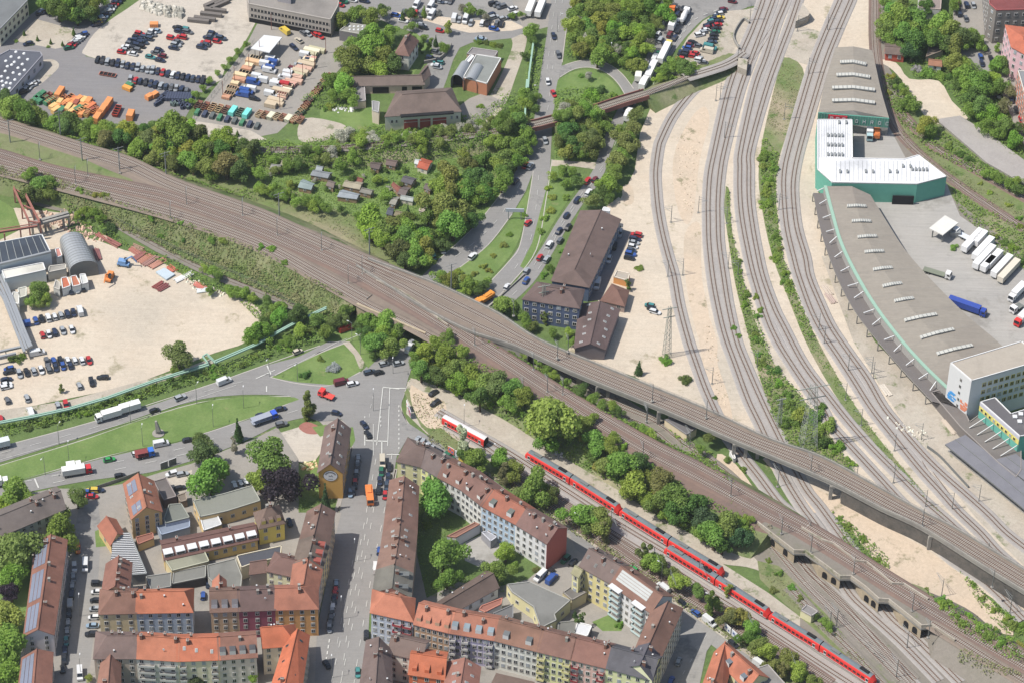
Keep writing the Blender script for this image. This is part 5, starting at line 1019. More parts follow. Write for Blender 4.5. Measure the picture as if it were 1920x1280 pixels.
# platform roofs bottom right
def proof(px, lab):
    l_ = [P(x, y, 4.8) for x, y in px]; c = sum(l_, Vector())/len(l_); c.z = 0; root = empty('platform_roof', c); tag(root, lab, 'platform roof'); b = MB()
    q = [p-c for p in l_]; b.prism(q, 4.2, 4.8, M['dmetal'], mat('platform_roof_felt', (140, 140, 148), c2=(130,130,138), var=.07), base=True); b.build('roof', root)
    e0, e1 = (q[0]+q[1])/2, (q[2]+q[3])/2
    for k in range(7): p = e0.lerp(e1, (k+.5)/7); b = MB(); b.bar((p.x, p.y, 0), (p.x, p.y, 4.2), .35, M['dmetal']); b.build('post', root)
    b = MB(); b.prism([e0+(q[0]-e0)*.6, e0+(q[1]-e0)*.6, e1+(q[2]-e1)*.6, e1+(q[3]-e1)*.6], 0, 1, M['conc']); b.build('platform', root)
    b = MB(); b.bar(e0+Vector((0, 0, .04)), e1+Vector((0, 0, .04)), .25, M['dmetal']); b.build('ridge_seam', root)
proof(pr(1772,832, 1810,814, 2000,965, 1990,1010), 'long grey platform roof at the right edge, the nearer and larger one'); proof(pr(1868,860, 1905,850, 2000,925, 1990,950), 'grey platform roof at the right edge behind the larger one')
o = rwall(pr(1795,797, 1830,826, 1880,872), 0, 1.2, 2.2, M['gravel'], 'pale concrete platform edge between the canopy and the platform roof', name='platform_edge', cat='platform')
g = empty('fuel_canopy', P(1770, 440, 0)); tag(g, 'tilted pale grey canopy roof on dark posts in the lorry park', 'canopy'); b = MB(); q = [P(x, y, 5.2) for x, y in pr(1742,428, 1768,441, 1797,418, 1772,404)]; b.prism(q, 4.8, [5.2, 5.2, 5.2, 5.2], cm((206,204,198)), base=True); keep(b.build('roof', g), g)
for k in range(4): p = q[k].lerp(q[(k+2) % 4], .15); b = MB(); b.bar((p.x, p.y, 0), (p.x, p.y, 4.8), .4, M['dmetal']); keep(b.build('post', g), g)
b = MB(); p = P(1790,442,0); b.box((p.x, p.y, 1.3), (4, 3, 2.6), M['metal']); keep(b.build('kiosk', g), g)
# top right buildings
flat('old dark stone apartment block at the top right corner', pr(1855,8, 1868,20, 1960,18, 1960,-60, 1850,-60), 17, (130,124,120), (150,80,80), ws=3, fl=4, name='apartment_house', cat='house')
bld('pink apartment block with orange roof at the top right corner', [(1898,88), (1990,140), (1990,60), (1885,48)], 15, 2, 'hip', wall=(236,176,184), rc=(216,112,80), fl=4, ws=3.2, hip=(.5, .5), ch=2, walls=(0,3))
bld('brick-red block with grey roof below the pink apartment block', [(1930,210), (2000,260), (1990,140), (1908,133)], 13, 1, 'flat', wall=(190,126,104), rc=(150,152,156), fl=4, ws=3, ch=0)
bld('small red brick hut with brown roof beside the overgrown track', [(1661,100), (1695,103), (1690,84), (1660,82)], 4, 1, wall=(186,82,62), rc=(134,110,102), fl=1, ws=3, ch=0, name='brick_hut', cat='hut'); bld('small ruined white hut with broken orange tiles among the trees', [(1742,121), (1765,124), (1763,113), (1743,111)], 3.5, 1, wall=(232,234,236), rc=(180,120,90), fl=1, ws=2.5, ch=0, name='white_hut', cat='hut')
flat('grey-brown flat-roofed building at the top edge behind the big trees', pr(1722,15, 1764,19, 1768,-40, 1725,-40), 6, (200,200,200), (160,146,140), name='building', cat='building')
flat('low brown flat-roofed shed hidden between the trees and the white hut', pr(1736,108, 1768,96, 1764,86, 1742,84), 3, (160,150,140), (130,118,108)); flat('small white caravan-like hut among the big trees', pr(1681,60, 1696,62, 1696,53, 1682,52), 3, (230,232,236), (196,180,180), name='white_hut', cat='hut')
# top left buildings
r_ = flat('dark flat-roofed depot building dotted with white roof domes', pr(-50,168, 14,180, 80,105, 76,98, 18,94, -50,130), 5.5, (196,192,200), (100,104,116), ws=4, name='depot_building', cat='depot', edge=(150,150,158), fr='dmetal')
root, q, c, ro = r_
for k, (x, y) in enumerate(((30,97),(45,100),(21,106),(36,108),(52,111),(11,114),(27,116),(42,120),(14,124),(22,121),(34,127),(46,131),(10,133),(25,136),(37,139),(3,143),(15,146),(28,149),(4,152),(12,155),(20,156),(6,160),(18,165),(5,167),(12,171))):
    p = P(x, y, 5.8)-c; o = put(smallmesh('dome'), 'roof_dome', ro); o.matrix_local = Matrix.Translation((p.x, p.y, 5.55))
flat('pale yellow office wing with dark windows at the top left corner', pr(-60,35, -2,58, 52,2, 48,-40, -60,-40), 8, (222,212,186), (130,134,136), ws=3, fl=2, name='office_wing', cat='office', fr='dmetal')
r_ = flat('long grey office building with ribbon windows at the top of the photo', pr(466,8, 620,38, 634,12, 636,2, 480,-30, 462,-10), 9, (168,160,152), (160,154,148), name='office_building', cat='office')
root, q, c, ro = r_; A, B = P(466,8,9)-c, P(620,38,9)-c; T, L = wallT(A, B)
for z_ in (6.6, 3.6): b = MB(); b.box((L/2, -.06, z_), (L*.97, .1, 1.2), M['glass'], M=T); [b.box((L*(k+.5)/24, -.13, z_), (.3, .08, 1.2), cm((200,190,180)), M=T) for k in range(24)]; b.build('ribbon_window', root)
b = MB(); b.box((L*.5, -.05, 1.1), (L, .12, 2.0), M['dark'], M=T); b.build('loading_front', root); flat('small grey roof-top block on the long office building', pr(520,-6, 545,-1, 548,-14, 522,-20), 11.5, (160,156,160), (140,140,150), name='roof_block', cat='roof block')
r_ = flat('open grey shed roof with white domes beside the large trees', pr(636,58, 680,66, 690,49, 655,44), 5, (120,116,118), (160,158,150), name='open_shed', cat='shed'); root, q, c, ro = r_
for k in range(8): o = put(smallmesh('dome'), 'roof_dome', ro); p = P(656+(k % 4)*8, 50+(k//4)*6, 5)-c; o.matrix_local = Matrix.Translation((p.x, p.y, 5.02)) @ Matrix.Scale(.7, 4)
g = empty('white_canopy', P(500, 90, 0)); tag(g, 'large tilted white canopy roof in the container yard', 'canopy'); b = MB(); b.prism([P(x, y, 5) for x, y in pr(470,91, 505,99, 529,70, 495,66)], 4.6, 5, M['white'], base=True); keep(b.build('roof', g), g)
for x, y in ((478,94), (503,98), (524,74), (497,72)): p = P(x, y, 4.6); b = MB(); b.bar((p.x, p.y, 0), (p.x, p.y, 4.6), .3, M['metal']); keep(b.build('post', g), g)
bld('large brown hip-roofed hall with brick-red gates behind the single track', pr(722,218, 864,208, 846,165, 745,172), 8, 4.2, 'hip', wall=(232,214,194), rc=(134,110,102), fl=0, ch=0, hip=(.55,.55), name='hipped_hall', cat='hall')
root = THINGS[-1]; c = root.location; A, B = P(722,218,8)-c, P(864,208,8)-c; T, L = wallT(A, B)
for u, w_ in ((.34, 5.4), (.53, 4.2), (.72, 5.4)): b = MB(); b.box((L*u, -.08, 2.7), (w_, .16, 5.2), cm((160,74,66)), M=T); b.box((L*u, -.14, 4.2), (w_, .1, .2), M['frame'], M=T); b.build('gate', root)
for u in (.09, .15, .88, .95): o = put(winmesh(.9, 1.5), 'window', root); o.matrix_local = T @ Matrix.Translation((L*u, 0, 5))
b = MB(); b.box((L*.55, -1, 8.2), (L*.7, 1.6, .5), M['dark'], M=T); b.build('eaves_window_strip', root)
bld('long low brown-roofed shed with dark gates behind the hipped hall', pr(664,160, 795,158, 790,140, 661,144), 4.5, 2, wall=(206,180,166), rc=(134,112,104), fl=0, ch=0, name='long_shed', cat='shed')
root = THINGS[-1]; c = root.location; A, B = P(664,160,4.5)-c, P(795,158,4.5)-c; T, L = wallT(A, B)
for u, w_ in ((.38, 6.5), (.72, 2), (.9, 4)): b = MB(); b.box((L*u, -.06, 1.8), (w_, .12, 3), M['dark'], M=T); b.build('gate', root)
bld('brown gabled end block joining the long low shed', pr(793,152, 806,140, 798,124, 788,138), 5.5, 2, wall=(200,180,166), rc=(130,106,98), fl=0, ch=0, name='end_block', cat='shed'); flat('small grey-roofed wing between the long shed and the lawn', pr(664,192, 686,190, 684,163, 668,164), 3.5, (206,186,170), (156,150,150)); flat('small grey side block at the left gable of the hipped hall', pr(698,208, 710,212, 712,192, 697,190), 6, (210,196,176), (160,160,160), name='side_block', cat='shed')
bld('white villa with weathered red-brown hip roof among the trees', pr(741,100, 766,103, 784,76, 760,66), 8, 3.6, 'hip', ax='y', wall=(222,216,206), rc=(160,118,106), fl=2, ws=3, ch=1, hip=(.8,.8))
r_ = flat('flat grey-roofed hall with brick side wall behind the twin barrel roofs', pr(868,146, 913,158, 940,110, 893,103), 6, (190,126,92), (150,154,150), name='flat_hall', cat='hall', edge=(226,220,214)); flat('lower flat grey roof behind the twin barrel hall', pr(875,102, 928,107, 934,97, 885,90), 4, (200,170,150), (150,146,146))
b = MB(); 
def barrel(lab, px, h, m, open_=True, name='barrel_hall', n=12, stripes=0):
    q = [P(x, y, h*.55) for x, y in px]; c = sum(q, Vector())/4; c.z = 0; q = [p-c for p in q]; root = empty(name, c); tag(root, lab, 'hall'); b = MB(); ring = []
    for a, d_ in ((q[0], q[1]), (q[3], q[2])):
        mid = (a+d_)/2; hv = (d_-a)/2; hv.z = 0; rr = []
        for k in range(n+1):
            th = math.pi*(1-k/n); rr.append(Vector((mid.x, mid.y, h*.55))+hv*math.cos(th)+Vector((0, 0, h*.45*math.sin(th))))
        ring.append([Vector((a.x, a.y, 0))]+rr+[Vector((d_.x, d_.y, 0))])
    for k in range(len(ring[0])-1): b.face([ring[0][k], ring[0][k+1], ring[1][k+1], ring[1][k]], m)
    b.build('shell', root); b = MB()
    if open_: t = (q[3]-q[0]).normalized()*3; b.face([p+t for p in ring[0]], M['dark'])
    else: b.face(ring[0], M['dmetal'])
    b.build('end_wall', root); return root, ring, c
barrel('left one of the twin open grey barrel-roofed bays', pr(845,151, 869,156, 884,129, 862,124), 7.5, M['pipe']); barrel('right one of the twin open grey barrel-roofed bays', pr(869,156, 894,161, 909,134, 885,129), 7.5, M['pipe'])
flat('white sheet roof strip behind the left barrel bay', pr(864,124, 872,126, 890,106, 882,103), 6.3, (200,200,204), (236,238,240))
# left industrial site
r_ = flat('large light grey hall with dark solar roof at the left edge', pr(-60,512, 96,474, 79,440, -60,466), 8, (206,212,218), (74,84,98), name='solar_hall', cat='hall', edge=(220,224,226)); root, q, c, ro = r_
A, B, C_, D_ = [P(x, y, 8.1)-c for x, y in pr(-60,512, 96,474, 79,440, -60,466)]
for k in range(11): b = MB(); u = (k+.5)/11; p, e = A.lerp(B, u), D_.lerp(C_, u); b.bar(p.lerp(e, .04), p.lerp(e, .96), .25, M['metal']); b.build('roof_seam', ro)
b = MB(); b.bar(A+Vector((0, 0, .5)), B+Vector((0, 0, .5)), .8, M['pipe']); b.build('duct', ro)
flat('long white hall with flat cream roof below the solar hall', pr(9,524, 86,507, 81,493, 3,508), 6, (206,214,222), (240,238,228), name='white_hall', cat='hall', edge=(246,244,236))
root, ring, c = barrel('grey corrugated half-round hangar with white patches beside the solar hall', pr(131,508, 184,499, 157,446, 112,452), 8, M['pipe'], open_=False, name='round_hangar')
b = MB()
for k in range(12):
    t = (k+.5)/12
    for r_k in range(2, 13): b.bar(ring[0][r_k-1].lerp(ring[1][r_k-1], t)+Vector((0, 0, .05)), ring[0][r_k].lerp(ring[1][r_k], t)+Vector((0, 0, .05)), .12, M['metal'])
b.build('ribs', root)
flat('small grey hut in front of the round hangar', pr(152,506, 165,504, 165,498, 153,499), 3, (180,178,172), (190,188,180), name='hut', cat='hut')
flat('long concrete roof block between the white hall and the hangar', pr(90,512, 124,505, 124,496, 92,500), 4, (190,186,178), (180,176,168)); flat('weathered container office left of the two rusty-roofed ones', pr(100,540, 112,545, 112,530, 104,525), 3.5, (200,200,196), (176,172,164), name='container_office', cat='hut')
flat('pale hut with white roof beside the silver pipelines', pr(20,566, 36,572, 36,550, 24,548), 4, (214,214,208), (206,204,194), name='hut', cat='hut'); flat('white-roofed hut behind the tree by the silver pipelines', pr(36,560, 50,556, 50,538, 33,542), 4, (210,208,200), (200,198,186), name='hut', cat='hut')
for nm, px, rc in (('left of the two white container offices with rusty roofs', pr(117,543, 133,537, 126,520, 114,522), (206,116,84)), ('right of the two white container offices with rusty roofs', pr(136,539, 152,535, 143,517, 132,519), (200,124,94)), ('plain white container office right of the rusty-roofed ones', pr(153,534, 166,531, 160,514, 149,515), (222,224,220)), ('white container with red-stained roof beside the hangar wall', pr(106,484, 117,481, 112,466, 103,467), (216,150,140))):
    flat(nm, px, 3.5, (212,216,218), rc, name='container_office', cat='container office', edge=(226,226,222))
def gantry():
    g = empty('crane_gantry', P(50, 430, 0)); tag(g, 'rusty red steel crane gantry over the scrap yard at the left edge', 'crane'); H = 7
    a0, a1, b0, b1 = P(26,354,H), P(54,415,H), P(49,368,H), P(75,418,H); m = M['rust']
    for p, q_ in ((a0, a1), (b0, b1)): b = MB(); b.bar(p, q_, .7, m); b.bar(p+Vector((0, 0, 1.1)), q_+Vector((0, 0, 1.1)), .3, m); [b.bar(p.lerp(q_, k/10)+Vector((0, 0, 1.1*(k % 2))), p.lerp(q_, (k+1)/10)+Vector((0, 0, 1.1*((k+1) % 2))), .2, m) for k in range(10)]; keep(b.build('girder', g), g)
    for p, q_ in ((a0, b0), (a1, b1), (a0.lerp(a1, .5), b0.lerp(b1, .5))): b = MB(); b.bar(p, q_, .5, m); keep(b.build('cross_beam', g), g)
    for p in (a0, a1, b0, b1, a0.lerp(a1, .5), b0.lerp(b1, .5)): b = MB(); b.bar((p.x, p.y, 0), p, .5, m); keep(b.build('leg', g), g)
    b = MB(); b.bar(P(-40,442,H), P(70,424,H), .8, m); b.bar(P(-40,436,H+1), P(70,419,H+1), .3, m); keep(b.build('runway_beam', g), g)
    for x, y in ((8,438), (38,430)): p = P(x, y, H); b = MB(); b.bar((p.x, p.y, 0), p, .5, m); keep(b.build('leg', g), g)
gantry()
g = empty('concrete_crane_runway', P(100, 410, 0)); tag(g, 'pale concrete crane runway on posts beside the rusty red gantry', 'crane runway'); b = MB(); b.bar(P(58,420,6), P(128,400,6), 1.3, M['concw']); b.bar(P(60,424,6), P(130,405,6), .9, M['concw']); keep(b.build('beam', g), g)
for x, y in ((60,420), (84,413), (118,404), (128,402)): p = P(x, y, 6); b = MB(); b.bar((p.x, p.y, 0), p, .8, M['concw']); keep(b.build('post', g), g)
def pipes(lab, lines, z, r_, m, name, sup=10):
    g = empty(name, (P(*lines[0][0], 0))); tag(g, lab, 'pipeline')
    for ln in lines:
        l_ = [P(x, y, z) for x, y in ln]; b = MB()
        for i in range(len(l_)-1): b.cyl((0, 0, 0), r_, 1, m, 8) if False else b.bar(l_[i], l_[i+1], r_*2, m)
        keep(b.build('pipe', g), g)
    l_ = [P(x, y, z) for x, y in lines[0]]
    for p, t in resample(l_, sup): b = MB(); b.bar((p.x, p.y, 0), (p.x, p.y, z), .3, M['concw']); keep(b.build('support', g), g)
pipes('four parallel silver pipelines on supports at the left edge', [pr(-10,515, 12,560, 38,625, 50,655), pr(-4,512, 18,560, 43,625, 55,652), pr(2,512, 23,560, 47,622, 59,650), pr(-18,520, 7,560, 33,628, 46,660)], 4, .45, M['pipe'], 'silver_pipeline')
pipes('silver pipelines crossing at the left edge towards the car park', [pr(-40,668, 40,650), pr(-40,678, 30,662)], 3.5, .4, M['pipe'], 'silver_pipeline')
pipes('pale green twin pipeline on supports along the sand yard', [pr(-60,795, 0,790, 60,779, 130,764, 200,744, 290,712, 390,681, 380,668, 388,663), pr(-60,798, 0,793, 60,782, 130,767, 200,747, 290,715, 392,684), pr(388,663, 402,677, 480,644, 560,600, 612,576), pr(390,667, 404,680, 480,647, 560,603, 612,579)], 3, .26, M['greenp'], 'green_pipeline')
pipes('pale green pipeline in the grass left of the upper main road', [pr(1001,72, 996,110, 992,140, 990,165), pr(988,150, 986,180, 984,225)], 2.5, .35, M['greenp'], 'green_pipeline')
pipes('old pipeline along the weedy slope below the left tracks', [pr(0,335, 60,348, 130,370, 200,397, 270,425), pr(205,398, 260,422)], .8, .35, M['concw'], 'old_pipeline', 8)

rp = random.Random(11)
def rubble(lab, poly, n, r0, r1, c, z=.1, nm='rubble_heap'):
    b = MB(); xs = [p[0] for p in poly]; ys = [p[1] for p in poly]; k = 0; cc = [cm(tuple(int(v*f) for v in c)) for f in (.85, 1, 1.12)]
    while k < n:
        x, y = rp.uniform(min(xs), max(xs)), rp.uniform(min(ys), max(ys)); ins = False
        for i in range(len(poly)):
            (x1, y1), (x2, y2) = poly[i], poly[(i+1) % len(poly)]
            if (y1 > y) != (y2 > y) and x < (x2-x1)*(y-y1)/(y2-y1)+x1: ins = not ins
        if not ins: continue
        k += 1; p = P(x, y, z); r_ = rp.uniform(r0, r1); q = [Vector((p.x+r_*math.cos(a+rp.uniform(-.4, .4))*rp.uniform(.6, 1.1), p.y+r_*math.sin(a)*rp.uniform(.6, 1.1))) for a in (0, 1.3, 2.5, 3.8, 5)]
        h = r_*rp.uniform(.5, .9)+z; m = rp.choice(cc); t = Vector((p.x, p.y, h))
        for i in range(5): a, d_ = q[i], q[(i+1) % 5]; a2, d2 = a.lerp(Vector((p.x, p.y)), .5), d_.lerp(Vector((p.x, p.y)), .5); b.face([(a.x, a.y, z), (d_.x, d_.y, z), (d2.x, d2.y, h), (a2.x, a2.y, h)], m); b.face([(a2.x, a2.y, h), (d2.x, d2.y, h), t+Vector((0, 0, .1*r_))], m)
    o = stuff(b.build(nm)); o['label'] = lab; o['category'] = 'rubble'
rubble('grey heaps of rubble on the upper gravel lot', pr(262,2, 275,0, 300,12, 340,18, 348,32, 320,32, 285,26, 265,14), 130, .8, 2, (176,172,160))
rubble('scrap and debris around the crane gantry', pr(70,400, 120,392, 140,405, 190,440, 210,452, 160,455, 110,430, 70,425), 150, .3, 1.1, (190,160,140)); rubble('loose stones and rubbish on the brown slope by the buffer stop', pr(775,725, 830,750, 840,790, 800,795, 770,760), 110, .15, .45, (148,124,106)); rubble('pale rocks on the dirt between the single track and the pair', pr(1326,600, 1342,650, 1352,700, 1362,760, 1348,760, 1335,700, 1322,640), 110, .15, .55, (196,178,154)); rubble('stony ridge in the pale sand between the tracks', pr(1268,260, 1300,220, 1312,260, 1300,400, 1286,400, 1272,330), 170, .15, .5, (196,178,156)); rubble('heap of grey stones beside the gravel path', pr(1040,840, 1060,838, 1068,855, 1045,858), 50, .4, 1, (176,172,168)); rubble('debris along the edge of the sand yard', pr(345,515, 400,540, 425,552, 400,560, 350,535), 80, .25, .8, (210,196,176)); rubble('white rubble at the villa garden edge', pr(620,203, 668,198, 668,208, 625,213), 40, .3, .8, (220,220,214)); rubble('construction debris beside the curved hall', pr(1655,780, 1690,790, 1750,815, 1740,832, 1690,810), 60, .3, .9, (206,198,180)); rubble('playground clutter in the garden beside the mustard building', pr(562,868, 596,862, 598,874, 566,884), 30, .3, .9, (226,190,150))
for i, (x, y) in enumerate(((372,42),(384,38),(396,30),(404,22),(412,12),(420,4),(400,8))): b = MB(); p = P(x, y, .1); b.box((0, 0, .8), (9, 1.6, 1.4), cm((110,104,100))); o = b.build('concrete_barrier_row'); o.location = p; o.rotation_euler = (0, 0, 3.0 if i < 4 else .7); tag(o, 'dark row of stacked barriers on the upper gravel lot', 'barrier row', 'barrier rows')
b = MB()
for cx, h in ((0, 0),): b.box((0, 0, 4.6), (7, .3, 1.6), cm((180,186,196))); b.bar((-2.4, 0, 0), (-2.4, 0, 4), .3, M['metal']); b.bar((2.4, 0, 0), (2.4, 0, 4), .3, M['metal'])
o = b.build('direction_sign'); o.location = P(965, 412, 0); tag(o, 'wide grey direction sign on two posts in the grass between the roads', 'sign')
# ---------------------------------------------------------------- vehicles
CC = dict(w=(236,238,240), s=(176,182,188), g=(112,116,122), k=(46,48,54), n=(48,60,88), b=(56,96,176), r=(206,44,48), m=(124,44,58), e=(40,116,86), t=(72,150,150), y=(236,204,60), o=(240,130,50), c=(216,206,186), v=(40,170,80), l=(150,176,200), d=(70,84,104))
CN = dict(w='white', s='silver', g='grey', k='black', n='dark blue', b='blue', r='red', m='maroon', e='dark green', t='teal', y='yellow', o='orange', c='beige', v='bright green', l='pale blue', d='slate blue')
def carbody(L, W, zb, prof, taper):
    """prof: list of (x,z) side outline of the upper body; lower shell with rounded plan"""
    b = MB(); m = M['cpaint']
    pl = [(-L/2+.15, -W/2+.12), (-L/2+.5, -W/2), (L/2-.7, -W/2), (L/2-.12, -W/2+.3), (L/2, 0), (L/2-.12, W/2-.3), (L/2-.7, W/2), (-L/2+.5, W/2), (-L/2+.15, W/2-.12), (-L/2, 0)]
    n = len(pl); lo = [(x, y, .28) for x, y in pl]; hi = [(x*.985, y*.94, zb(x)) for x, y in pl]
    for i in range(n): j = (i+1) % n; b.face([lo[i], lo[j], hi[j], hi[i]], m)
    b.face(hi, m); x0, x1, x2, x3, zt = prof; w0, w1 = W/2*.92, W/2*taper
    rf = [(x1, -w1, zt), (x2, -w1, zt), (x2, w1, zt), (x1, w1, zt)]; b.face(rf, m)
    g = MB(); G = M['glass']; zb0, zb3 = zb(x0)-.02, zb(x3)-.02
    g.face([(x3, -w0, zb3), (x3, w0, zb3), (x2, w1, zt-.01), (x2, -w1, zt-.01)], G); g.face([(x0, w0, zb0), (x0, -w0, zb0), (x1, -w1, zt-.01), (x1, w1, zt-.01)], G)
    for s in (-1, 1): g.face([(x0, s*w0, zb0), (x3, s*w0, zb3), (x2, s*w1, zt-.01), (x1, s*w1, zt-.01)], G)
    return b.mesh('car_body'), g.mesh('windows')
zc_ = lambda x: .72+.2*max(0, min(1, (1.9-x)/1.1)) if x > .6 else .94
CAR = dict(car=carbody(4.5, 1.8, zc_, (-1.9, -1.25, .35, 1.15, 1.45), .72), hatch=carbody(4.0, 1.72, lambda x: .76 if x > 1.2 else .95, (-1.92, -1.55, .35, 1.15, 1.5), .76), estate=carbody(4.7, 1.82, zc_, (-2.2, -1.9, .35, 1.2, 1.47), .76), suv=carbody(4.6, 1.9, lambda x: .95 if x > 1.1 else 1.1, (-2.2, -1.9, .4, 1.15, 1.75), .8))
def vanmesh():
    b = MB(); m = M['cpaint']; L, W, H = 5.6, 2.0, 2.35; x = [-L/2, -L/2+.08, 1.15, 1.95, L/2, L/2]; z = [.35, H, H, 1.35, 1.1, .35]
    pts = list(zip(x, z)); w = [W/2, W/2*.9, W/2*.9, W/2*.96, W/2, W/2]
    for s in (-1, 1): b.face([(a, s*w[i], c) for i, (a, c) in enumerate(pts)], m)
    g = MB()
    for i in range(5):
        f = [(pts[i][0], -w[i], pts[i][1]), (pts[i][0], w[i], pts[i][1]), (pts[i+1][0], w[i+1], pts[i+1][1]), (pts[i+1][0], -w[i+1], pts[i+1][1])]
        b.face(f, m)
    g.face([(1.22, -.85, H-.12), (1.22, .85, H-.12), (1.93, .9, 1.42), (1.93, -.9, 1.42)] if False else [(1.26, -.82, H-.08), (1.26, .82, H-.08), (1.99, .9, 1.4), (1.99, -.9, 1.4)], M['glass'])
    for s in (-1, 1): g.face([(.5, s*.985, 2.0), (1.2, s*.97, 2.0), (1.75, s*1.0, 1.4), (.5, s*1.01, 1.4)], M['glass'])
    return b.mesh('van_body'), g.mesh('windows')
CAR['van'] = vanmesh()
_b = MB(); _b.cyl((0, -.1, 0), .33, .2, M['tyre'], 10, axis='y'); _b.cyl((0, -.12, 0), .18, .24, M['metal'], 8, axis='y'); WH = _b.mesh('wheel')
_b = MB(); _b.cyl((0, -.16, 0), .5, .32, M['tyre'], 10, axis='y'); _b.cyl((0, -.18, 0), .24, .36, M['metal'], 8, axis='y'); TWH = _b.mesh('wheel')
_b = MB(); _b.box((2.18, -.6, .62), (.08, .34, .14), M['frame']); HL = _b.mesh('headlight')
CNT = {}
def car(where, x, y, d, c, kind=None, z=.22, parked=True, group=None, flip=None):
    kind = kind or rnd.choice(['car', 'hatch', 'estate', 'car', 'hatch', 'suv'])
    p = P(x, y, z); a = heading(x, y, *d)
    if (flip if flip is not None else (parked and rnd.random() < .5)): a += math.pi
    nm = {'van': 'van', 'suv': 'car', 'estate': 'car', 'hatch': 'car', 'car': 'car'}[kind]
    o = put(CAR[kind][0], ('parked_' if parked else 'moving_')+nm, color=lin(*CC[c])); o.location = p; o.rotation_euler = (0, 0, a+rnd.uniform(-.03, .03))
    tag(o, '%s %s %s' % (CN[c], nm, where), nm, group or 'cars '+where)
    g = put(CAR[kind][1], 'windows', o)
    if y > 540:
        xs = (1.7, -1.75) if kind == 'van' else (1.35, -1.35)
        for i in range(4):
            w_ = put(WH, 'wheel', o); w_.location = (xs[i // 2], (-.86, .86)[i % 2], .33)
    return o
def row(where, a, b_, cols, d, kind=None, **k):
    n = len(cols)
    for i, c in enumerate(cols):
        if c == ' ': continue
        t = i/max(1, n-1); kk = kind
        if c.isupper(): kk = 'van'; c = c.lower()
        car(where, a[0]+(b_[0]-a[0])*t+rnd.uniform(-.4, .4), a[1]+(b_[1]-a[1])*t+rnd.uniform(-.3, .3), d, c, kk, **k)
def spots(where, d, s, kind=None, **k):
    for it in s.split():
        x, y, c = it.split(','); kk = kind
        if c.isupper(): kk = 'van'; c = c.lower()
        car(where, float(x), float(y), d, c, kk, **k)
row('in the long upper row on the depot asphalt', (183,114), (390,155), 'kksknsnnssssnrnwnkndnkn', (2, -5)); row('in the shorter lower row on the depot asphalt', (244,151), (350,172), 'srnknnsdgsng', (2, -5))
row('in the stepped block on the gravel lot, first column', (231,96), (262,66), 'swgnkr', (5, 1)); row('in the stepped block on the gravel lot, second column', (246,92), (285,62), 'knnndsw', (5, 1)); row('in the stepped block on the gravel lot, third column', (254,96), (292,60), 'gkddgl', (5, 1)); spots('below the stepped block on the gravel lot', (5, 1), '228,100,r 248,103,w 282,109,t 300,115,n 304,107,m 292,101,g 298,96,n')
spots('in the middle cluster of the gravel lot', (5, 1), '325,92,n 330,86,s 334,81,g 322,74,r 341,72,r 336,61,n 345,56,t 333,54,k 352,62,g'); spots('in the right cluster of the gravel lot', (5, 1), '378,91,n 384,86,d 386,82,r 407,80,r 390,73,n 396,70,g 415,74,d 399,66,n')
row('in the slanting column beside the tree lot', (129,92), (157,66), 'ermswwwnb', (5, -1)); row('in the slanting column above the tree lot', (180,48), (223,3), 'nyslnswsrnk', (5, -1)); spots('near the pale yellow office wing', (5, -1), '76,27,n 82,23,n 86,20,w 90,16,s 94,12,r 53,84,n')
spots('beside the dome-dotted depot building', (5, -2), '45,174,k 49,170,w 52,167,s 60,162,w 66,157,s')
spots('in the left column of the container yard', (5, 1), '475,157,B 468,170,W 462,175,B 455,180,B 484,148,W 490,153,W 499,124,W 508,120,B 503,131,B 505,135,W 510,115,W 477,187,k', z=.22); spots('in the middle column of the container yard', (5, 1), '574,107,W 574,114,n 561,123,s 550,131,m 546,135,w 543,142,W 534,148,W 519,156,w 518,162,W 530,162,R 508,180,W 528,175,c')
spots('on the open asphalt of the container yard', (4, 3), '551,91,n 560,78,c 534,61,Y 568,64,g 578,66,s 590,66,r 600,70,r')
spots('on the street at the top of the photo', (5, 1), '605,4,n 638,12,r 643,5,e 661,3,w 683,4,n 743,31,b 756,41,w 790,49,s 791,52,g 794,54,k 825,60,r 926,56,b 903,74,s', parked=False)
row('in the bays along the street at the top', (757,26), (790,29), 'gkrg', (1, -3)); spots('among the trees of the top parking bays', (2, -3), '781,12,W 807,16,W 809,31,W'); row('in the top row of the upper parking lot', (812,0), (845,4), 'wksdsg', (1, -2)); spots('on the sandy verge below the bushes', (1, -3), '852,36,W 861,40,s 873,39,W 883,45,s 904,45,w 914,46,k 931,46,g 940,47,k'); spots('around the small car park by the white hall', (3, -1), '925,9,k 932,12,g 940,15,g 926,34,s 943,37,s 957,33,n 967,29,w 920,30,n 961,18,w')
spots('on the turning area by the twin barrel hall', (5, 1), '808,111,n 820,116,k 822,119,t 817,125,w 820,128,s'); spots('in front of the twin barrel hall drive', (4, 1), '817,100,g 900,76,l')
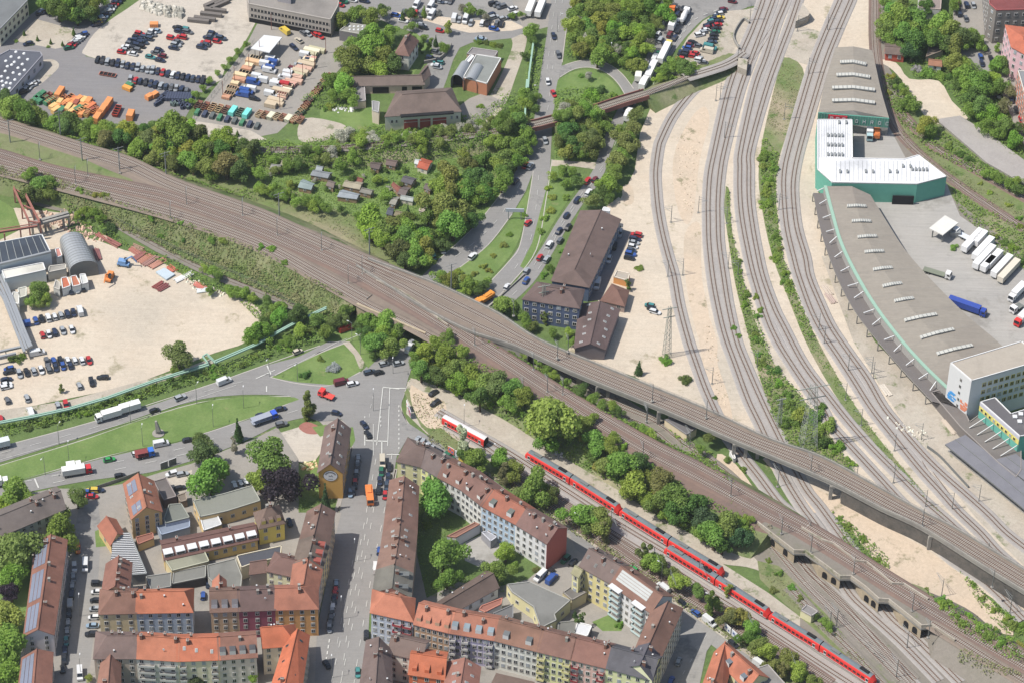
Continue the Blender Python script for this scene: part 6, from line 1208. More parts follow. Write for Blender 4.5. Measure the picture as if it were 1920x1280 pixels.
# main road traffic
spots('on the upper main road', (1, 4), '1038,70,n 1047,105,g 1027,156,w 1022,266,s', parked=False, flip=False); spots('on the road junction below the steel bridge', (2, -3), '985,312,r 994,314,s 966,342,n', parked=False); spots('on the curved road beside the lawn', (3, -3), '990,420,r 886,483,w', parked=False)
spots('parked in the trees beside the road', (1, 3), '830,470,w 812,482,t'); spots('in the lay-by beside the upper main road', (2, 4), '1038,178,r', parked=False)
spots('queueing on the slanting road beside the long brown roof', (2, -3), '1101,341,r 1115,339,m 1103,363,w 1082,377,n 1062,406,n 1065,428,k 1048,435,n 1050,453,g 1030,461,w 1012,485,r 1025,488,s 987,510,s 986,528,b 950,540,w 951,332,s', parked=False)
spots('in the left lane of the queue near the top', (2, -4), '1240,50,S 1234,66,w 1238,77,s 1268,18,g 1280,19,k 1290,20,k 1270,29,n 1272,42,w', parked=False); spots('in the right lanes of the queue near the top', (2, -4), '1255,67,m 1265,73,n 1271,60,k 1246,83,n 1233,103,e 1228,112,W 1220,120,n 1215,131,n', parked=False); spots('leaving the queue under the small steel bridge', (2, -4), '1183,200,k 1208,188,w 1150,250,n 1172,208,k', parked=False)
row('in the upper left arc of the gravel car park', (1312,68), (1356,20), 'wswmnktndwnm', (5, -1)); row('in the right arc of the gravel car park', (1335,82), (1349,36), 'dkkekrny', (5, -1)); spots('in the lower part of the gravel car park', (5, 1), '1275,112,r 1280,105,k 1282,100,n 1288,92,b 1294,87,m 1299,82,k 1311,89,g 1302,102,r 1301,108,r 1312,116,w 1310,112,s 1318,120,g 1325,98,C 1331,92,T'); spots('at the crossing at the very top', (5, 1), '1373,5,m', parked=False)
# left sand lot
row('in the upper row behind the wire fence', (67,603), (150,586), 'bkwwsnnW', (1, 3)); spots('in the middle of the sand lot car park', (1, 3), '80,630,r 92,629,w 103,625,n 135,620,w 118,622,s'); row('in front of the white container offices', (133,547), (155,542), 'nsk', (1, 3)); row('in the back row of the sandy car park', (88,679), (167,677), 'gbkwwwr', (1, 3)); row('in the front row of the sandy car park', (37,702), (132,686), 'skswgnbn', (1, 3)); spots('at the left edge of the sandy car park', (5, -1), '17,693,b 17,699,k 12,713,n 12,722,w 12,727,w 70,664,W 44,612,B'); spots('along the lower edge of the sandy car park', (1, 3), '14,752,g 51,748,s 149,725,s 172,718,k 109,762,s 124,761,r 58,776,W 2,787,r'); car('facing sideways at the lower edge of the sandy car park', 193, 709, (4, 0), 'k', 'estate')
# boulevards and junction
spots('driving on the upper boulevard carriageway', (5, -2), '290,771,k 338,747,s 420,717,W 648,619,R 558,661,c', parked=False); spots('driving on the lower boulevard carriageway', (5, -1), '205,863,v 302,834,W 257,852,w 353,826,k 225,893,k 490,780,n 526,768,n 528,797,g 342,890,s', parked=False, flip=False)
spots('at the mouth of the junction beside the grass island', (4, -1), '640,719,M 661,721,w 693,699,d 710,700,k 720,684,s 747,683,s', parked=False, flip=False); spots('turning at the junction', (4, 1), '631,776,n 613,741,r', parked=False); spots('waiting at the stop line left of the main street', (3, 4), '683,798,n 690,816,k', parked=False); spots('coming out of the stone bridge arch', (2, -3), '770,645,s 768,655,W', parked=False)
spots('waiting in the left lane at the top of the main street', (0, 4), '717,868,C 715,886,e 712,903,n 710,921,k', parked=False, flip=False); spots('waiting in the right lane at the top of the main street', (0, 4), '730,877,k 728,896,n 725,912,d 722,930,r', parked=False, flip=False)
row('parked in the shade beside the mustard gabled building', (672,860), (665,911), 'ssgskrk', (0, 4), 'hatch', group='cars in the shade of the street'); spots('in the shaded left lane beside the mustard building', (0, 4), '657,925,l 662,922,g', parked=False); row('parked in the shaded lower part of the main street', (631,1095), (618,1178), 'lrrnwsggs', (0, 4)); spots('on the right side of the lower main street', (0, 4), '711,1034,b 705,1066,W 687,1192,k 671,1262,t', parked=True); spots('driving at the bottom of the main street', (2, 3), '613,1247,k', parked=False)
row('parked on the left kerb of the shaded side street', (140,1065), (118,1255), 'wssnSksstnkk', (0, 4)); row('parked head-in on the right of the shaded side street', (183,1095), (172,1190), 'kwkswlk', (4, 0)); spots('in the shaded side street', (0, 4), '160,1062,W 146,1030,o 150,1265,W', parked=False); spots('by the corner fence of the ochre house yard', (4, 0), '165,924,b 173,921,y 184,920,n 173,932,r'); spots('in the gravel court behind the ochre house', (4, -1), '322,890,w 337,916,k'); spots('under the tree beside the ochre workshop', (1, 3), '440,911,w 452,909,w 461,906,w 543,980,d'); spots('in the alley between the apartment houses', (0, 4), '381,1118,b 391,1095,n 262,1085,k')
row('parked slantwise beside the dark corner roof', (782,826), (818,850), 'sssss', (2, -3)); spots('parked on the street above the diagonal terrace', (4, 2), '820,848,k 842,856,e 905,895,k'); spots('in the yard beside the brick-red gable', (3, -3), '1013,1082,W 1034,1087,B 1030,1075,k 1075,1055,k 1060,1050,e'); spots('parked along the street by the railway', (4, 3), '1187,1068,v 1243,1104,W 1280,1132,k 1304,1150,b 1330,1167,W 1375,1208,k 1440,1266,k 1425,1248,W', parked=True); spots('in the wide shaded street at the lower right', (1, -3), '1272,1241,s 1258,1278,b', parked=False); spots('on the small lot beside the buffer stop', (3, -2), '813,738,k 816,757,k')
# centre and right
row('on the sand beside the long brown-roofed building', (1193,443), (1180,486), 'rnswdbk', (5, 1)); spots('on the dark drive behind the long brown roof', (1, -4), '1162,440,s 1152,464,k 1142,488,w 1120,536,W'); spots('near the lattice mast on the sand', (4, 1), '1218,575,t 1222,581,k 1228,587,w'); spots('on the street at the top right', (1, 3), '1796,8,m 1796,17,m 1812,12,n 1825,13,s 1798,28,n 1811,38,g 1848,92,n 1838,108,b 1858,113,k 1841,122,n 1870,120,t 1896,190,n 1906,208,k 1914,226,r 1872,180,w', parked=True)
# ---------------------------------------------------------------- lorries
def lorry(lab, x, y, d, cab=(236,236,238), box=(238,238,236), L=8, boxc='box', cabin=True, H=3.6, W=2.5, group=None, tilt=False, z=.22):
    """x,y = centre on the ground; d = px direction of travel"""
    p = P(x, y, z); a = heading(x, y, *d); t = empty('lorry' if cabin else 'trailer', p, a); tag(t, lab, 'lorry' if cabin else 'trailer', group)
    x0, x1 = -L/2, L/2; cb = 2.2 if cabin else 0; bx1 = x1-cb-(.3 if cabin else 0); bl = bx1-x0; bm = cm(box)
    b = MB(); b.box((x0+L/2, 0, .85), (L, .9, .35), M['dmetal']); b.build('chassis', t)
    b = MB()
    if boxc == 'box':
        b.box((x0+bl/2, 0, 1.1+(H-1.1)/2), (bl, W, H-1.1), bm); n_ = int(bl/1.2)
        for k in range(n_+1): b.box((x0+bl*k/n_, 0, 1.1+(H-1.1)/2), (.06, W+.05, H-1.14), bm)
        b.box((x0+bl/2, 0, H), (bl+.06, W+.06, .08), bm)
    elif boxc == 'tipper':
        b.prism([Vector(v) for v in ((x0, -W/2), (bx1, -W/2), (bx1, W/2), (x0, W/2))], 1.1, 2.5, bm); b.box((x0+bl*.45, 0, 2.6), (bl*.5, W*.6, .5), bm); b.box((x0+bl*.1, 0, 2.0), (bl*.16, W*.8, 1.4), bm)
    elif boxc == 'mixer': b.cyl((x0+.4, 0, 2.3), .8, bl*.45, bm, 12, 1.25, 'x'); b.cyl((x0+.4+bl*.45, 0, 2.3), 1.25, bl*.5, bm, 12, .9, 'x')
    elif boxc == 'carrier':
        for zz in (1.2, 2.8): b.box((x0+bl/2, 0, zz), (bl, W, .12), bm)
        for k in range(4):
            for s in (-1, 1): b.box((x0+bl*k/3*.96+.15, s*W/2, 2.0), (.12, .12, 1.7), bm)
    elif boxc == 'flat': b.box((x0+bl/2, 0, 1.2), (bl, W, .25), bm)
    b.build('cargo_box' if boxc == 'box' else 'superstructure', t)
    if cabin:
        cmn = cm(cab); b = MB(); xx = [bx1+.3, bx1+.3, x1-.35, x1, x1]; zz = [.6, 3.0, 3.0, 1.7, .6]
        for s in (-1, 1): b.face([(xx[i], s*1.2, zz[i]) for i in range(5)], cmn)
        for i in range(4): b.face([(xx[i], -1.2, zz[i]), (xx[i], 1.2, zz[i]), (xx[i+1], 1.2, zz[i+1]), (xx[i+1], -1.2, zz[i+1])], cmn)
        cbn = b.build('cab', t); b = MB(); b.face([(x1-.3, -1.05, 2.85), (x1-.3, 1.05, 2.85), (x1+.03, 1.1, 1.75), (x1+.03, -1.1, 1.75)], M['glass'])
        for s in (-1, 1): b.face([(x1-1.4, s*1.22, 2.6), (x1-.45, s*1.22, 2.6), (x1-.2, s*1.22, 1.8), (x1-1.4, s*1.22, 1.8)], M['glass'])
        b.build('windscreen', cbn)
    for xx in ([x0+1.2, x0+2.4]+([x1-1.2] if cabin else [x1-1.6])):
        for s in (-1, 1): w_ = put(TWH, 'wheel', t); w_.location = (xx, s*(W/2-.2), .5)
    return t
lorry('white lorry with trailer hitch leading the upper boulevard carriageway', 203, 784, (-45, 13), L=9.5); lorry('white box trailer drawn behind the white lorry on the upper boulevard', 244, 770, (-45, 13), L=7.6, cabin=False, z=.22); lorry('pale grey box lorry at the left edge of the upper boulevard', -5, 840, (-40, 10), box=(196,202,206), L=9)
lorry('white box lorry with red cab on the lower boulevard', 145, 888, (50, -8), cab=(196,40,52), L=10.5); lorry('white lorry half hidden behind the red-cabbed lorry', 140, 879, (50, -8), L=5.5, H=3.2); lorry('white lorry cut off by the left edge on the lower boulevard', -4, 910, (50, -8), L=8)
lorry('red tow lorry with blue cab beside the white van on the boulevard', 272, 855, (30, -6), cab=(50,110,200), box=(130,60,60), L=7, boxc='carrier'); lorry('car transporter with blue cab on the lower boulevard near the birch', 496, 789, (34, -12), cab=(50,90,200), box=(150,156,170), L=10, boxc='carrier')
lorry('orange refuse lorry on the main street', 693, 933, (4, 34), cab=(240,120,50), box=(240,120,50), L=8.5, boxc='tipper'); lorry('orange suction lorry beside the concrete viaduct', 908, 566, (-26, 17), cab=(244,140,40), box=(244,140,40), L=9, boxc='tipper'); lorry('red recovery lorry turning at the junction with orange crane arm', 612, 744, (-16, -6), cab=(220,50,50), box=(220,70,60), L=6, boxc='flat')
lorry('white semi-trailer with dark red end in the queue', 1246, 104, (18, -36), cab=(210,190,90), L=14.5, box=(244,240,236)); lorry('long white semi-trailer behind the dark red ended one in the queue', 1221, 138, (16, -34), L=12); lorry('white box lorry nearest the small steel bridge in the queue', 1207, 162, (12, -24), L=7.5); lorry('white box lorry with cream roof beside the slip road end', 1197, 148, (4, -20), box=(240,234,206), L=6.5); lorry('cement mixer lorry at the head of the queue', 1283, 36, (16, -36), box=(226,228,220), L=10, boxc='mixer'); lorry('orange lorry at the head of the left queue lane', 1257, 30, (12, -28), cab=(240,110,40), box=(240,110,40), L=8, boxc='tipper'); lorry('white box lorry in the middle lane of the queue', 1261, 52, (8, -18), L=7); lorry('white lorry below the small steel bridge on the slanting road', 1178, 222, (8, -18), L=7)
lorry('left one of the two white trailers parked at the top', 995, 20, (12, -30), cabin=False, L=11, box=(240,232,214)); lorry('right one of the two white trailers parked at the top', 1013, 22, (12, -30), cabin=False, L=11)
for i, (x, y, L) in enumerate(((1822,459,13.5), (1836,455,8), (1842,474,13.5), (1844,490,14), (1862,494,10), (1851,503,8), (1877,507,13), (1890,516,13.5))):
    lorry('white box trailer parked in the right-hand lorry park', x, y, (30, -32), cabin=False, L=L, box=(236,232,218) if i != 7 else (204,196,180), group='trailers in the lorry park')
lorry('white tractor unit towing a bare chassis out of the lorry park bays', 1757, 516, (40, 12), L=11, boxc='flat', box=(120,126,110)); lorry('dark blue articulated lorry with pale roof in the lorry park', 1813, 582, (40, 14), cab=(40,70,160), box=(50,76,160), L=15); lorry('white coach-like lorry at the right edge of the lorry park', 1906, 555, (-22, 22), L=10); lorry('white tractor unit without trailer at the right edge', 1905, 582, (-14, 10), L=6, boxc='flat', box=(110,114,110)); lorry('white lorry with red cab at the right edge of the lorry park', 1916, 602, (-20, 20), cab=(216,40,40), L=9); lorry('small white tanker beside the fuel canopy', 1801, 444, (-16, -8), L=7, boxc='flat', box=(200,206,214)); lorry('white box lorry in front of the dark hall opening', 1630, 257, (0, 12), cab=(160,190,196), L=7); lorry('orange skip lorry beside the white box lorry', 1643, 257, (0, -8), cab=(190,110,50), box=(196,110,50), L=5, boxc='tipper')
# ---------------------------------------------------------------- trains
RED = cm((232, 44, 36)); TG = mat('train_roof', (122,134,140), var=.1, mott=.1)
def coach(lab, a, b_, zt=.5, nose0=False, nose1=False, hatch_=True, rc=None, group='coaches of the red trains'):
    A, B = P(*a, zt), P(*b_, zt); c = (A+B)/2; d = B-A; L = d.length-.4; ang = math.atan2(d.y, d.x); t = empty('train_coach', (c.x, c.y, zt), ang); tag(t, lab, 'train coach', group)
    W, H = 2.9, 4.1; sec = [(-W/2, .75), (-W/2, 2.9), (-W/2*.9, 3.5), (-W/2*.55, H-.15), (0, H), (W/2*.55, H-.15), (W/2*.9, 3.5), (W/2, 2.9), (W/2, .75)]
    x0, x1 = -L/2, L/2; b = MB(); xs = [x0+(.0 if not nose0 else 1.2), x1-(.0 if not nose1 else 1.2)]
    R_ = [[(x, y, z) for y, z in sec] for x in xs]
    for i in range(8): b.face([R_[0][i], R_[1][i], R_[1][i+1], R_[0][i+1]], RED)
    for k, (nz, xe) in enumerate(((nose0, x0), (nose1, x1))):
        r = R_[k]
        if nz:
            e = [(xe, y*.75, .75+(z-.75)*.5) for y, z in sec]
            for i in range(8): b.face([r[i], r[i+1], e[i+1], e[i]], RED)
            b.face(e, RED); ci = 3
        else: b.face(r, M['dark'])
    b.build('body', t); b = MB(); 
    rs = [(-W/2*.74, 3.74), (-W/2*.56, H-.1), (0, H+.05), (W/2*.56, H-.1), (W/2*.92, 3.44)]
    for i in range(4): b.face([(xs[0], rs[i][0], rs[i][1]), (xs[1], rs[i][0], rs[i][1]), (xs[1], rs[i+1][0], rs[i+1][1]), (xs[0], rs[i+1][0], rs[i+1][1])], rc or TG)
    ro = b.build('roof', t)
    if hatch_:
        for u in (-.25, .3): b = MB(); b.box((L*u, 0, H+.2), (L*.16, 1.2, .35), M['dark'] if u > 0 else M['dmetal']); b.build('roof_equipment', ro)
    for s in (-1, 1):
        b = MB(); b.box((0, s*(W/2+.01), .95), (L*.96, .06, .14), M['white']); b.build('stripe', t)
        for u in (-.4, .4): b = MB(); b.box((L*u, s*(W/2+.03), 1.9), (1.1, .08, 1.9), M['frame']); b.box((L*u, s*(W/2+.08), 2.2), (.9, .04, 1.0), M['glass']); b.build('door', t)
        for k in range(9): b = MB(); b.box((-L*.32+L*.64*k/8, s*(W/2+.02), 2.25), (L*.052, .06, .85), M['glass']); b.build('window', t)
    for u in (-.38, .38):
        b = MB(); b.box((L*u, 0, .4), (3, 2.2, .5), M['dark']); bo = b.build('bogie', t)
    return t
tz = .45
TRK1 = pr(987,843, 1072,893, 1163,951, 1256,1009, 1356,1069); TRK2 = pr(1247,1022, 1344,1082, 1443,1146, 1540,1206, 1640,1272)
nm = ['first', 'second', 'third', 'fourth']
for i in range(4): coach('red train coach, %s from the upper left end of the upper red train' % nm[i], (TRK1[i][0], TRK1[i][1]+13), (TRK1[i+1][0], TRK1[i+1][1]+13), tz, nose0=i in (0, 2), nose1=i in (1, 3))
for i in range(4): coach('red train coach, %s from the upper left end of the lower red train' % nm[i], (TRK2[i][0], TRK2[i][1]+13), (TRK2[i+1][0], TRK2[i+1][1]+13), tz, nose0=i in (0, 2), nose1=i in (1, 3))
coach('single faded red coach with pale roof parked by the buffer stop', (832,793), (912,836), tz, hatch_=False, rc=cm((206,204,206)), group='parked coach'); 
# ---------------------------------------------------------------- masts, lamps, pylons
def inst(proto, loc, rz=0, sc=1):
    o = proto['root'].copy(); COL.objects.link(o); o.location = loc; o.rotation_euler = (0, 0, rz); o.scale = (sc,)*3
    for ch_ in proto['ch']: c2 = ch_.copy(); COL.objects.link(c2); c2.parent = o
    return o
def mk(name, parts):
    r = bpy.data.objects.new(name, None); return dict(root=r, ch=[bpy.data.objects.new(n_, b.mesh(n_)) for n_, b in parts])
def cat_proto(h=8.5, arm=3.4):
    a = MB(); a.bar((0, 0, 0), (0, 0, h), .24, M['dmetal'], .14); b = MB(); b.bar((0, 0, h*.8), (0, arm, h*.72), .1, M['metal']); b.bar((0, 0, h*.62), (0, arm*.8, h*.72), .08, M['metal']); b.bar((0, 0, h*.95), (0, arm*.9, h*.8), .07, M['metal']); c_ = MB(); c_.box((0, 0, .15), (.9, .9, .4), M['concw'])
    return mk('catenary_mast', [('post', a), ('cantilever', b), ('footing', c_)])
CAT = cat_proto(); CAT2 = cat_proto(9, 5.5)
tp = MB(); tp.bar((0, 0, 0), (0, 0, 13), .42, M['metal'], .26); ta = MB(); ta.bar((-2.2, 0, 12.6), (2.2, 0, 12.6), .14, M['metal']); ta.bar((-1.4, 0, 11.2), (1.4, 0, 11.2), .12, M['metal']); TM = mk('overhead_line_pole', [('post', tp), ('cross_arm', ta)])
lp = MB(); lp.bar((0, 0, 0), (0, 0, 9), .16, M['dmetal'], .1); la = MB(); la.bar((0, 0, 9), (0, 1.4, 9.3), .08, M['metal']); la.box((0, 1.7, 9.3), (.3, .8, .14), M['white']); LP = mk('street_lamp', [('post', lp), ('lamp_head', la)])
def setlab(o, lab, cat, grp): tag(o, lab, cat, grp)
def masts(proto, z, s, lab, cat, grp, rz=1.57):
    for it in s.split():
        v_ = it.split(','); zz = z
        if len(v_) > 2: rr = math.radians(float(v_[2]))
        else: rr = rz
        setlab(inst(proto, P(float(v_[0]), float(v_[1]), zz), rr), lab, cat, grp)
masts(TM, 4.0, '114,257 155,309 312,335 524,412 693,478 846,545 20,275 225,326', 'tall pale pole with double cross arms beside the left tracks', 'pole', 'overhead line poles beside the left tracks', .5)
masts(CAT, 6.1, '142,345,0 225,325,0 350,384,0 320,411,0 455,405,0 520,442,0 603,470,0 653,532,0 679,514,0 165,330,0 75,300,0', 'catenary mast on the left railway embankment', 'mast', 'catenary masts of the left embankment')
masts(CAT, 6.2, '980,740,20 1026,735,20 1055,740,20 1205,860,20 1212,790,20 1370,930,20 1465,1000,20 1000,693,20 890,648,20', 'catenary mast along the rusty twin tracks', 'mast', 'catenary masts of the rusty tracks'); masts(CAT, 6.1, '1710,1145,20 1740,1195,20 1520,1035,20 1600,1075,20', 'catenary mast on the stone viaduct', 'mast', 'catenary masts of the stone viaduct')
masts(CAT, 8.3, '963,593,20 1045,672,20 1065,660,20 1223,752,20 1324,783,20 1520,885,20 1729,985,20 1860,1100,20', 'catenary mast on the long concrete viaduct', 'mast', 'catenary masts of the concrete viaduct')
masts(CAT, 0, '1342,190,-90 1252,520,60 1258,418,60 1309,400,-90 1280,517,60 1362,420,60 1358,260,-90 1350,187,-90 1383,115,-90 1406,40,-90 1470,225,-90 1515,140,-90 1495,60,-90 1551,58,-90 1460,395,-90 1545,645,60 1535,620,60 1365,505,60 1383,520,60 1590,695,60 1585,750,60 1614,798,60 1677,845,60 1605,905,60 1675,905,60 1735,950,60 1785,955,60 1835,940,60 1727,825,60 1637,710,60 1634,700,60 1335,720,60 1419,688,60 1900,1090,60 1850,1050,60', 'catenary mast among the freight tracks', 'mast', 'catenary masts of the freight tracks')
masts(CAT2, 0, '1213,795,20 1293,840,20 1458,912,20 1517,1010,20 1555,1180,20 1568,1175,20 1700,1215,20 1765,1118,20 1893,1150,20 1680,1270,20 1145,990,200 1255,1100,200 1310,1080,200 1480,1255,200 1400,1180,200 1225,1060,200', 'catenary mast beside the lower station tracks', 'mast', 'catenary masts of the lower tracks')
masts(LP, 0, '111,832,-20 245,792,-20 369,757,-20 130,868,0 268,836,0 400,800,0 457,765,0 85,890,160 660,640,60 676,665,60 558,714,160 505,705,160 700,770,0 737,700,180 768,950,90 1010,195,90 1045,60,-90 1145,120,0 1330,1150,60 1240,1090,60 1085,1000,60 935,870,60', 'slim street lamp with a single arm', 'street lamp', 'street lamps of the roads')
masts(LP, 0, '152,1268,0 150,1155,0 665,1052,0 640,1160,0 870,800,0 985,1025,60 622,1270,0', 'street lamp among the apartment streets', 'street lamp', 'street lamps of the apartment quarter')
def pylon(x, y, h, w0, lab, z=0, w1=None):
    p = P(x, y, z); t = empty('lattice_pylon', p, .3); tag(t, lab, 'pylon'); m = mat('grey_green_lattice_steel', (172,178,168), var=.08); n = int(h/2.2); w1 = w1 or w0*.35
    b = MB(); W = lambda k: (w0+(w1-w0)*k/n)/2; cs = ((-1, -1), (1, -1), (1, 1), (-1, 1)); Zk = lambda k: h*k/n
    for k in range(n):
        for i in range(4):
            a, c_ = cs[i], cs[(i+1) % 4]
            A, B = Vector((a[0]*W(k), a[1]*W(k), Zk(k))), Vector((a[0]*W(k+1), a[1]*W(k+1), Zk(k+1))); C, D_ = Vector((c_[0]*W(k), c_[1]*W(k), Zk(k))), Vector((c_[0]*W(k+1), c_[1]*W(k+1), Zk(k+1)))
            b.bar(A, B, .12, m); b.bar(A, D_, .06, m); b.bar(C, B, .06, m); b.bar(B, D_, .05, m)
    b.build('lattice_tower', t)
    b = MB(); [b.bar((-w0*1.1*s, 0, h*f), (w0*1.1*s, 0, h*f), .25, m) for f, s in ((.97, 1), (.8, .8))]; b.build('cross_arm', t)
pylon(1514, 838, 30, 5.5, 'tall lattice pylon in the bushes between the freight tracks'); pylon(1250, 668, 24, 2.6, 'slim lattice mast on the pale sand beside the single track'); pylon(1018, 600, 17, 2.2, 'slim lattice mast in front of the blue office block'); pylon(1460, 800, 14, 1.6, 'small lattice mast left of the tall pylon in the bushes')
# ---------------------------------------------------------------- skips, containers, stacks, billboards
def skip(x, y, d, c, L=5, W=2.3, H=1.6, closed=False, lab='', z=.2, group=None, name='skip', nmx='skip'):
    p = P(x, y, z); a = heading(x, y, *d); m = cm(c); b = MB(); q = [Vector(v) for v in ((-L/2, -W/2), (L/2, -W/2), (L/2, W/2), (-L/2, W/2))]
    if closed:
        b.prism(q, 0, H, m); [b.box((L*(k/4-.5)*.98, 0, H/2), (.08, W+.08, H), m) for k in range(5)]; b.box((0, 0, H), (L*.97, W*.95, .12), m)
    else:
        lo = [v*.82 for v in q]
        for i in range(4): j = (i+1) % 4; b.face([(*lo[i], 0), (*lo[j], 0), (*q[j], H), (*q[i], H)], m); b.face([(*lo[i]*.95, .2), (*lo[j]*.95, .2), (*q[j]*.93, H), (*q[i]*.93, H)], M['rust'] if rnd.random() < .5 else M['dark']); b.face([(*q[i], H), (*q[j], H), (*q[j]*.93, H), (*q[i]*.93, H)], m)
        b.face([(*v*.95, .25) for v in lo], M['dark'])
        for k in range(1, 4): b.box((L*(k/4-.5), 0, H-.1), (.12, W+.04, .16), m)
    o = b.build(name); o.location = p; o.rotation_euler = (0, 0, a); tag(o, lab, nmx, group); return o
OR, GN, TL = (228,138,78), (64,124,90), (110,210,200)
gridc = [('orange', OR), ('rust-orange', (206,116,70)), ('pale orange', (240,176,110)), ('green', GN), ('red-brown', (150,80,64))]
r_ = random.Random(5)
for x0, y0 in ((66,190),(72,184),(78,179),(84,187),(90,194),(76,192)): skip(x0, y0, (3, -2), GN, 3.6, 2, 1.5, True, 'green skip container at the left end of the orange stacks', group='green skips of the depot')
for i in range(34):
    x, y = 90+(i % 9)*9.5+r_.uniform(-1.5, 1.5)+(i//9)*5, 184+(i//9)*8.5+r_.uniform(-1.5, 1.5)+(i % 9)*1.2
    k = r_.choice([0, 0, 0, 1, 1, 2, 2, 3, 4]); nm_, c_ = gridc[k] if x > 85 else gridc[0]
    skip(x, y, (3, -2) if r_.random() < .5 else (3, -4), c_, r_.uniform(3, 5), 2, r_.uniform(1.2, 2), r_.random() < .6, nm_+' skip container in the crowded stacks of the depot yard', group='skips crowded in the depot yard')
skip(112, 178, (6, -9), OR, 6, 2.3, 2.2, True, 'orange container at the top of the crowded stacks', group='orange containers'); 
for x, y in ((184,224), (193,212), (202,200)): skip(x, y, (8, -12), OR, 6.2, 2.4, 2.6, True, 'orange container in the row of three beside the open red skip', group='orange container row', name='container', nmx='container')
skip(219, 212, (6, -12), (200,70,50), 6.5, 2.4, 1.6, False, 'open red-orange skip right of the row of three orange containers'); skip(245, 221, (4, -10), OR, 4.5, 2.6, 2.6, True, 'single orange container standing alone on the depot asphalt', name='container', nmx='container')
skip(202, 141, (12, 2), (178,106,86), 7, 2.3, .5, False, 'empty pinkish flat rack standing alone on the depot asphalt', name='flat_rack', nmx='flat rack'); skip(280, 185, (5, -3), OR, 3, 2.2, 1.8, True, 'orange skip left of the dark bin block', group='orange skips beside the bins'); skip(290, 181, (5, -3), OR, 3, 2.2, 1.8, True, 'orange skip left of the dark bin block', group='orange skips beside the bins'); skip(239, 168, (5, 2), (216,150,60), 4, 2, 1.4, True, 'small yellow-orange skip below the lower car row'); skip(243, 162, (5, 2), GN, 3, 2, 1.4, True, 'small green skip below the lower car row'); skip(289, 49, (4, 0), OR, 3.4, 2.2, 1.5, True, 'small orange container at the edge of the upper gravel lot')
BN = (62,70,92)
for i in range(11): skip(309+i*5.0, 183-abs(i-1)*.4+i*.55, (3, -9), BN, 4.6, 1.0, 1.4, True, 'row of dark wheelie bins in the dark block on the depot asphalt', group='dark bin rows', name='bin_row', nmx='bin row')
for i in range(5): skip(296+i*3.4, 196-i*4.2, (5, -3), BN, 3.6, 1.0, 1.4, True, 'row of dark wheelie bins leading to the dark block', group='dark bin rows to the block', name='bin_row', nmx='bin row')
r2 = random.Random(8)
for i in range(26): skip(320+r2.uniform(0, 36)+r2.uniform(0, 3), 192+r2.uniform(0, 12), (r2.uniform(-3, 3), 3), BN if r2.random() < .7 else (90,106,104), 1.6, .8, 1.2, True, 'loose dark wheelie bin below the dark block', group='loose wheelie bins', name='wheelie_bin', nmx='wheelie bin')
for i in range(9): skip(370+i*14, 213+i*3.2, (3, -5), [GN, BN, (90,96,96)][i % 3], 3.4, 1.6, 1.2, True, 'dark skip in the long row above the sandy strip', group='dark skips above the sandy strip')
for i, c_ in enumerate(((120,90,70), (150,96,66), (214,176,130), (230,190,140), (140,110,90), TL, (110,140,120), TL)): skip(372+i*13, 200+i*2.3, (6, -8), c_, 5, 2.2, 1.8 if c_ == TL else 1.3, c_ == TL, ('turquoise container' if c_ == TL else 'open skip')+' in the row behind the dark skips', group='row behind the dark skips', name='container' if c_ == TL else 'skip', nmx='container' if c_ == TL else 'skip')
for i in range(8): skip(486+i*11, 217+i*1.6, (6, -7), [(214,190,150), (170,130,100), (206,206,180)][i % 3], 4, 2.2, 1.4, i % 3 == 2, 'beige skip in the row right of the turquoise containers', group='beige skips in the yard')
for i in range(13): skip(552+i*5.2, 228-i*6.8, (8, -5), [(176,120,90), (130,90,80), (110,130,100), (200,160,110)][i % 4], 4, 2.1, 1.3, False, 'open skip in the slanting double row along the hedge', group='open skips along the hedge')
for i in range(24):
    x = 592-i*3.6+r2.uniform(-4, 4); y = 96+i*4.6+r2.uniform(-3, 3); c_ = r2.choice([(214,196,164), (222,206,182), (196,160,140), (180,176,144), (200,150,136), (190,172,146)])
    skip(x, y, (9, 2), c_, r2.uniform(4, 8), 2.2, r2.uniform(1, 1.8), r2.random() < .75, 'covered pallet stack in the middle row of the container yard', group='pallet stacks in the container yard', name='pallet_stack', nmx='pallet stack')
for i in range(12):
    skip(478-i*5+r2.uniform(-3, 3), 112+i*6.6+r2.uniform(-2, 2), (9, 2), r2.choice([(206,170,130), (220,196,160), (190,140,110), TL if i == 2 else (214,190,150)]), r2.uniform(3, 6), 2.2, r2.uniform(.8, 1.6), r2.random() < .7, 'pallet stack in the left row of the container yard', group='left pallet stacks', name='pallet_stack', nmx='pallet stack')
fp = MB(); fp.bar((0, 0, 0), (0, 0, 8), .22, M['rust']); FP = mk('red_pole', [('post', fp)])
masts(FP, .2, '467,132 440,156 418,182 525,205 545,150 568,150 590,128 611,100 487,106 509,56', 'thin rust-red pole in the container yard', 'pole', 'red poles of the container yard')
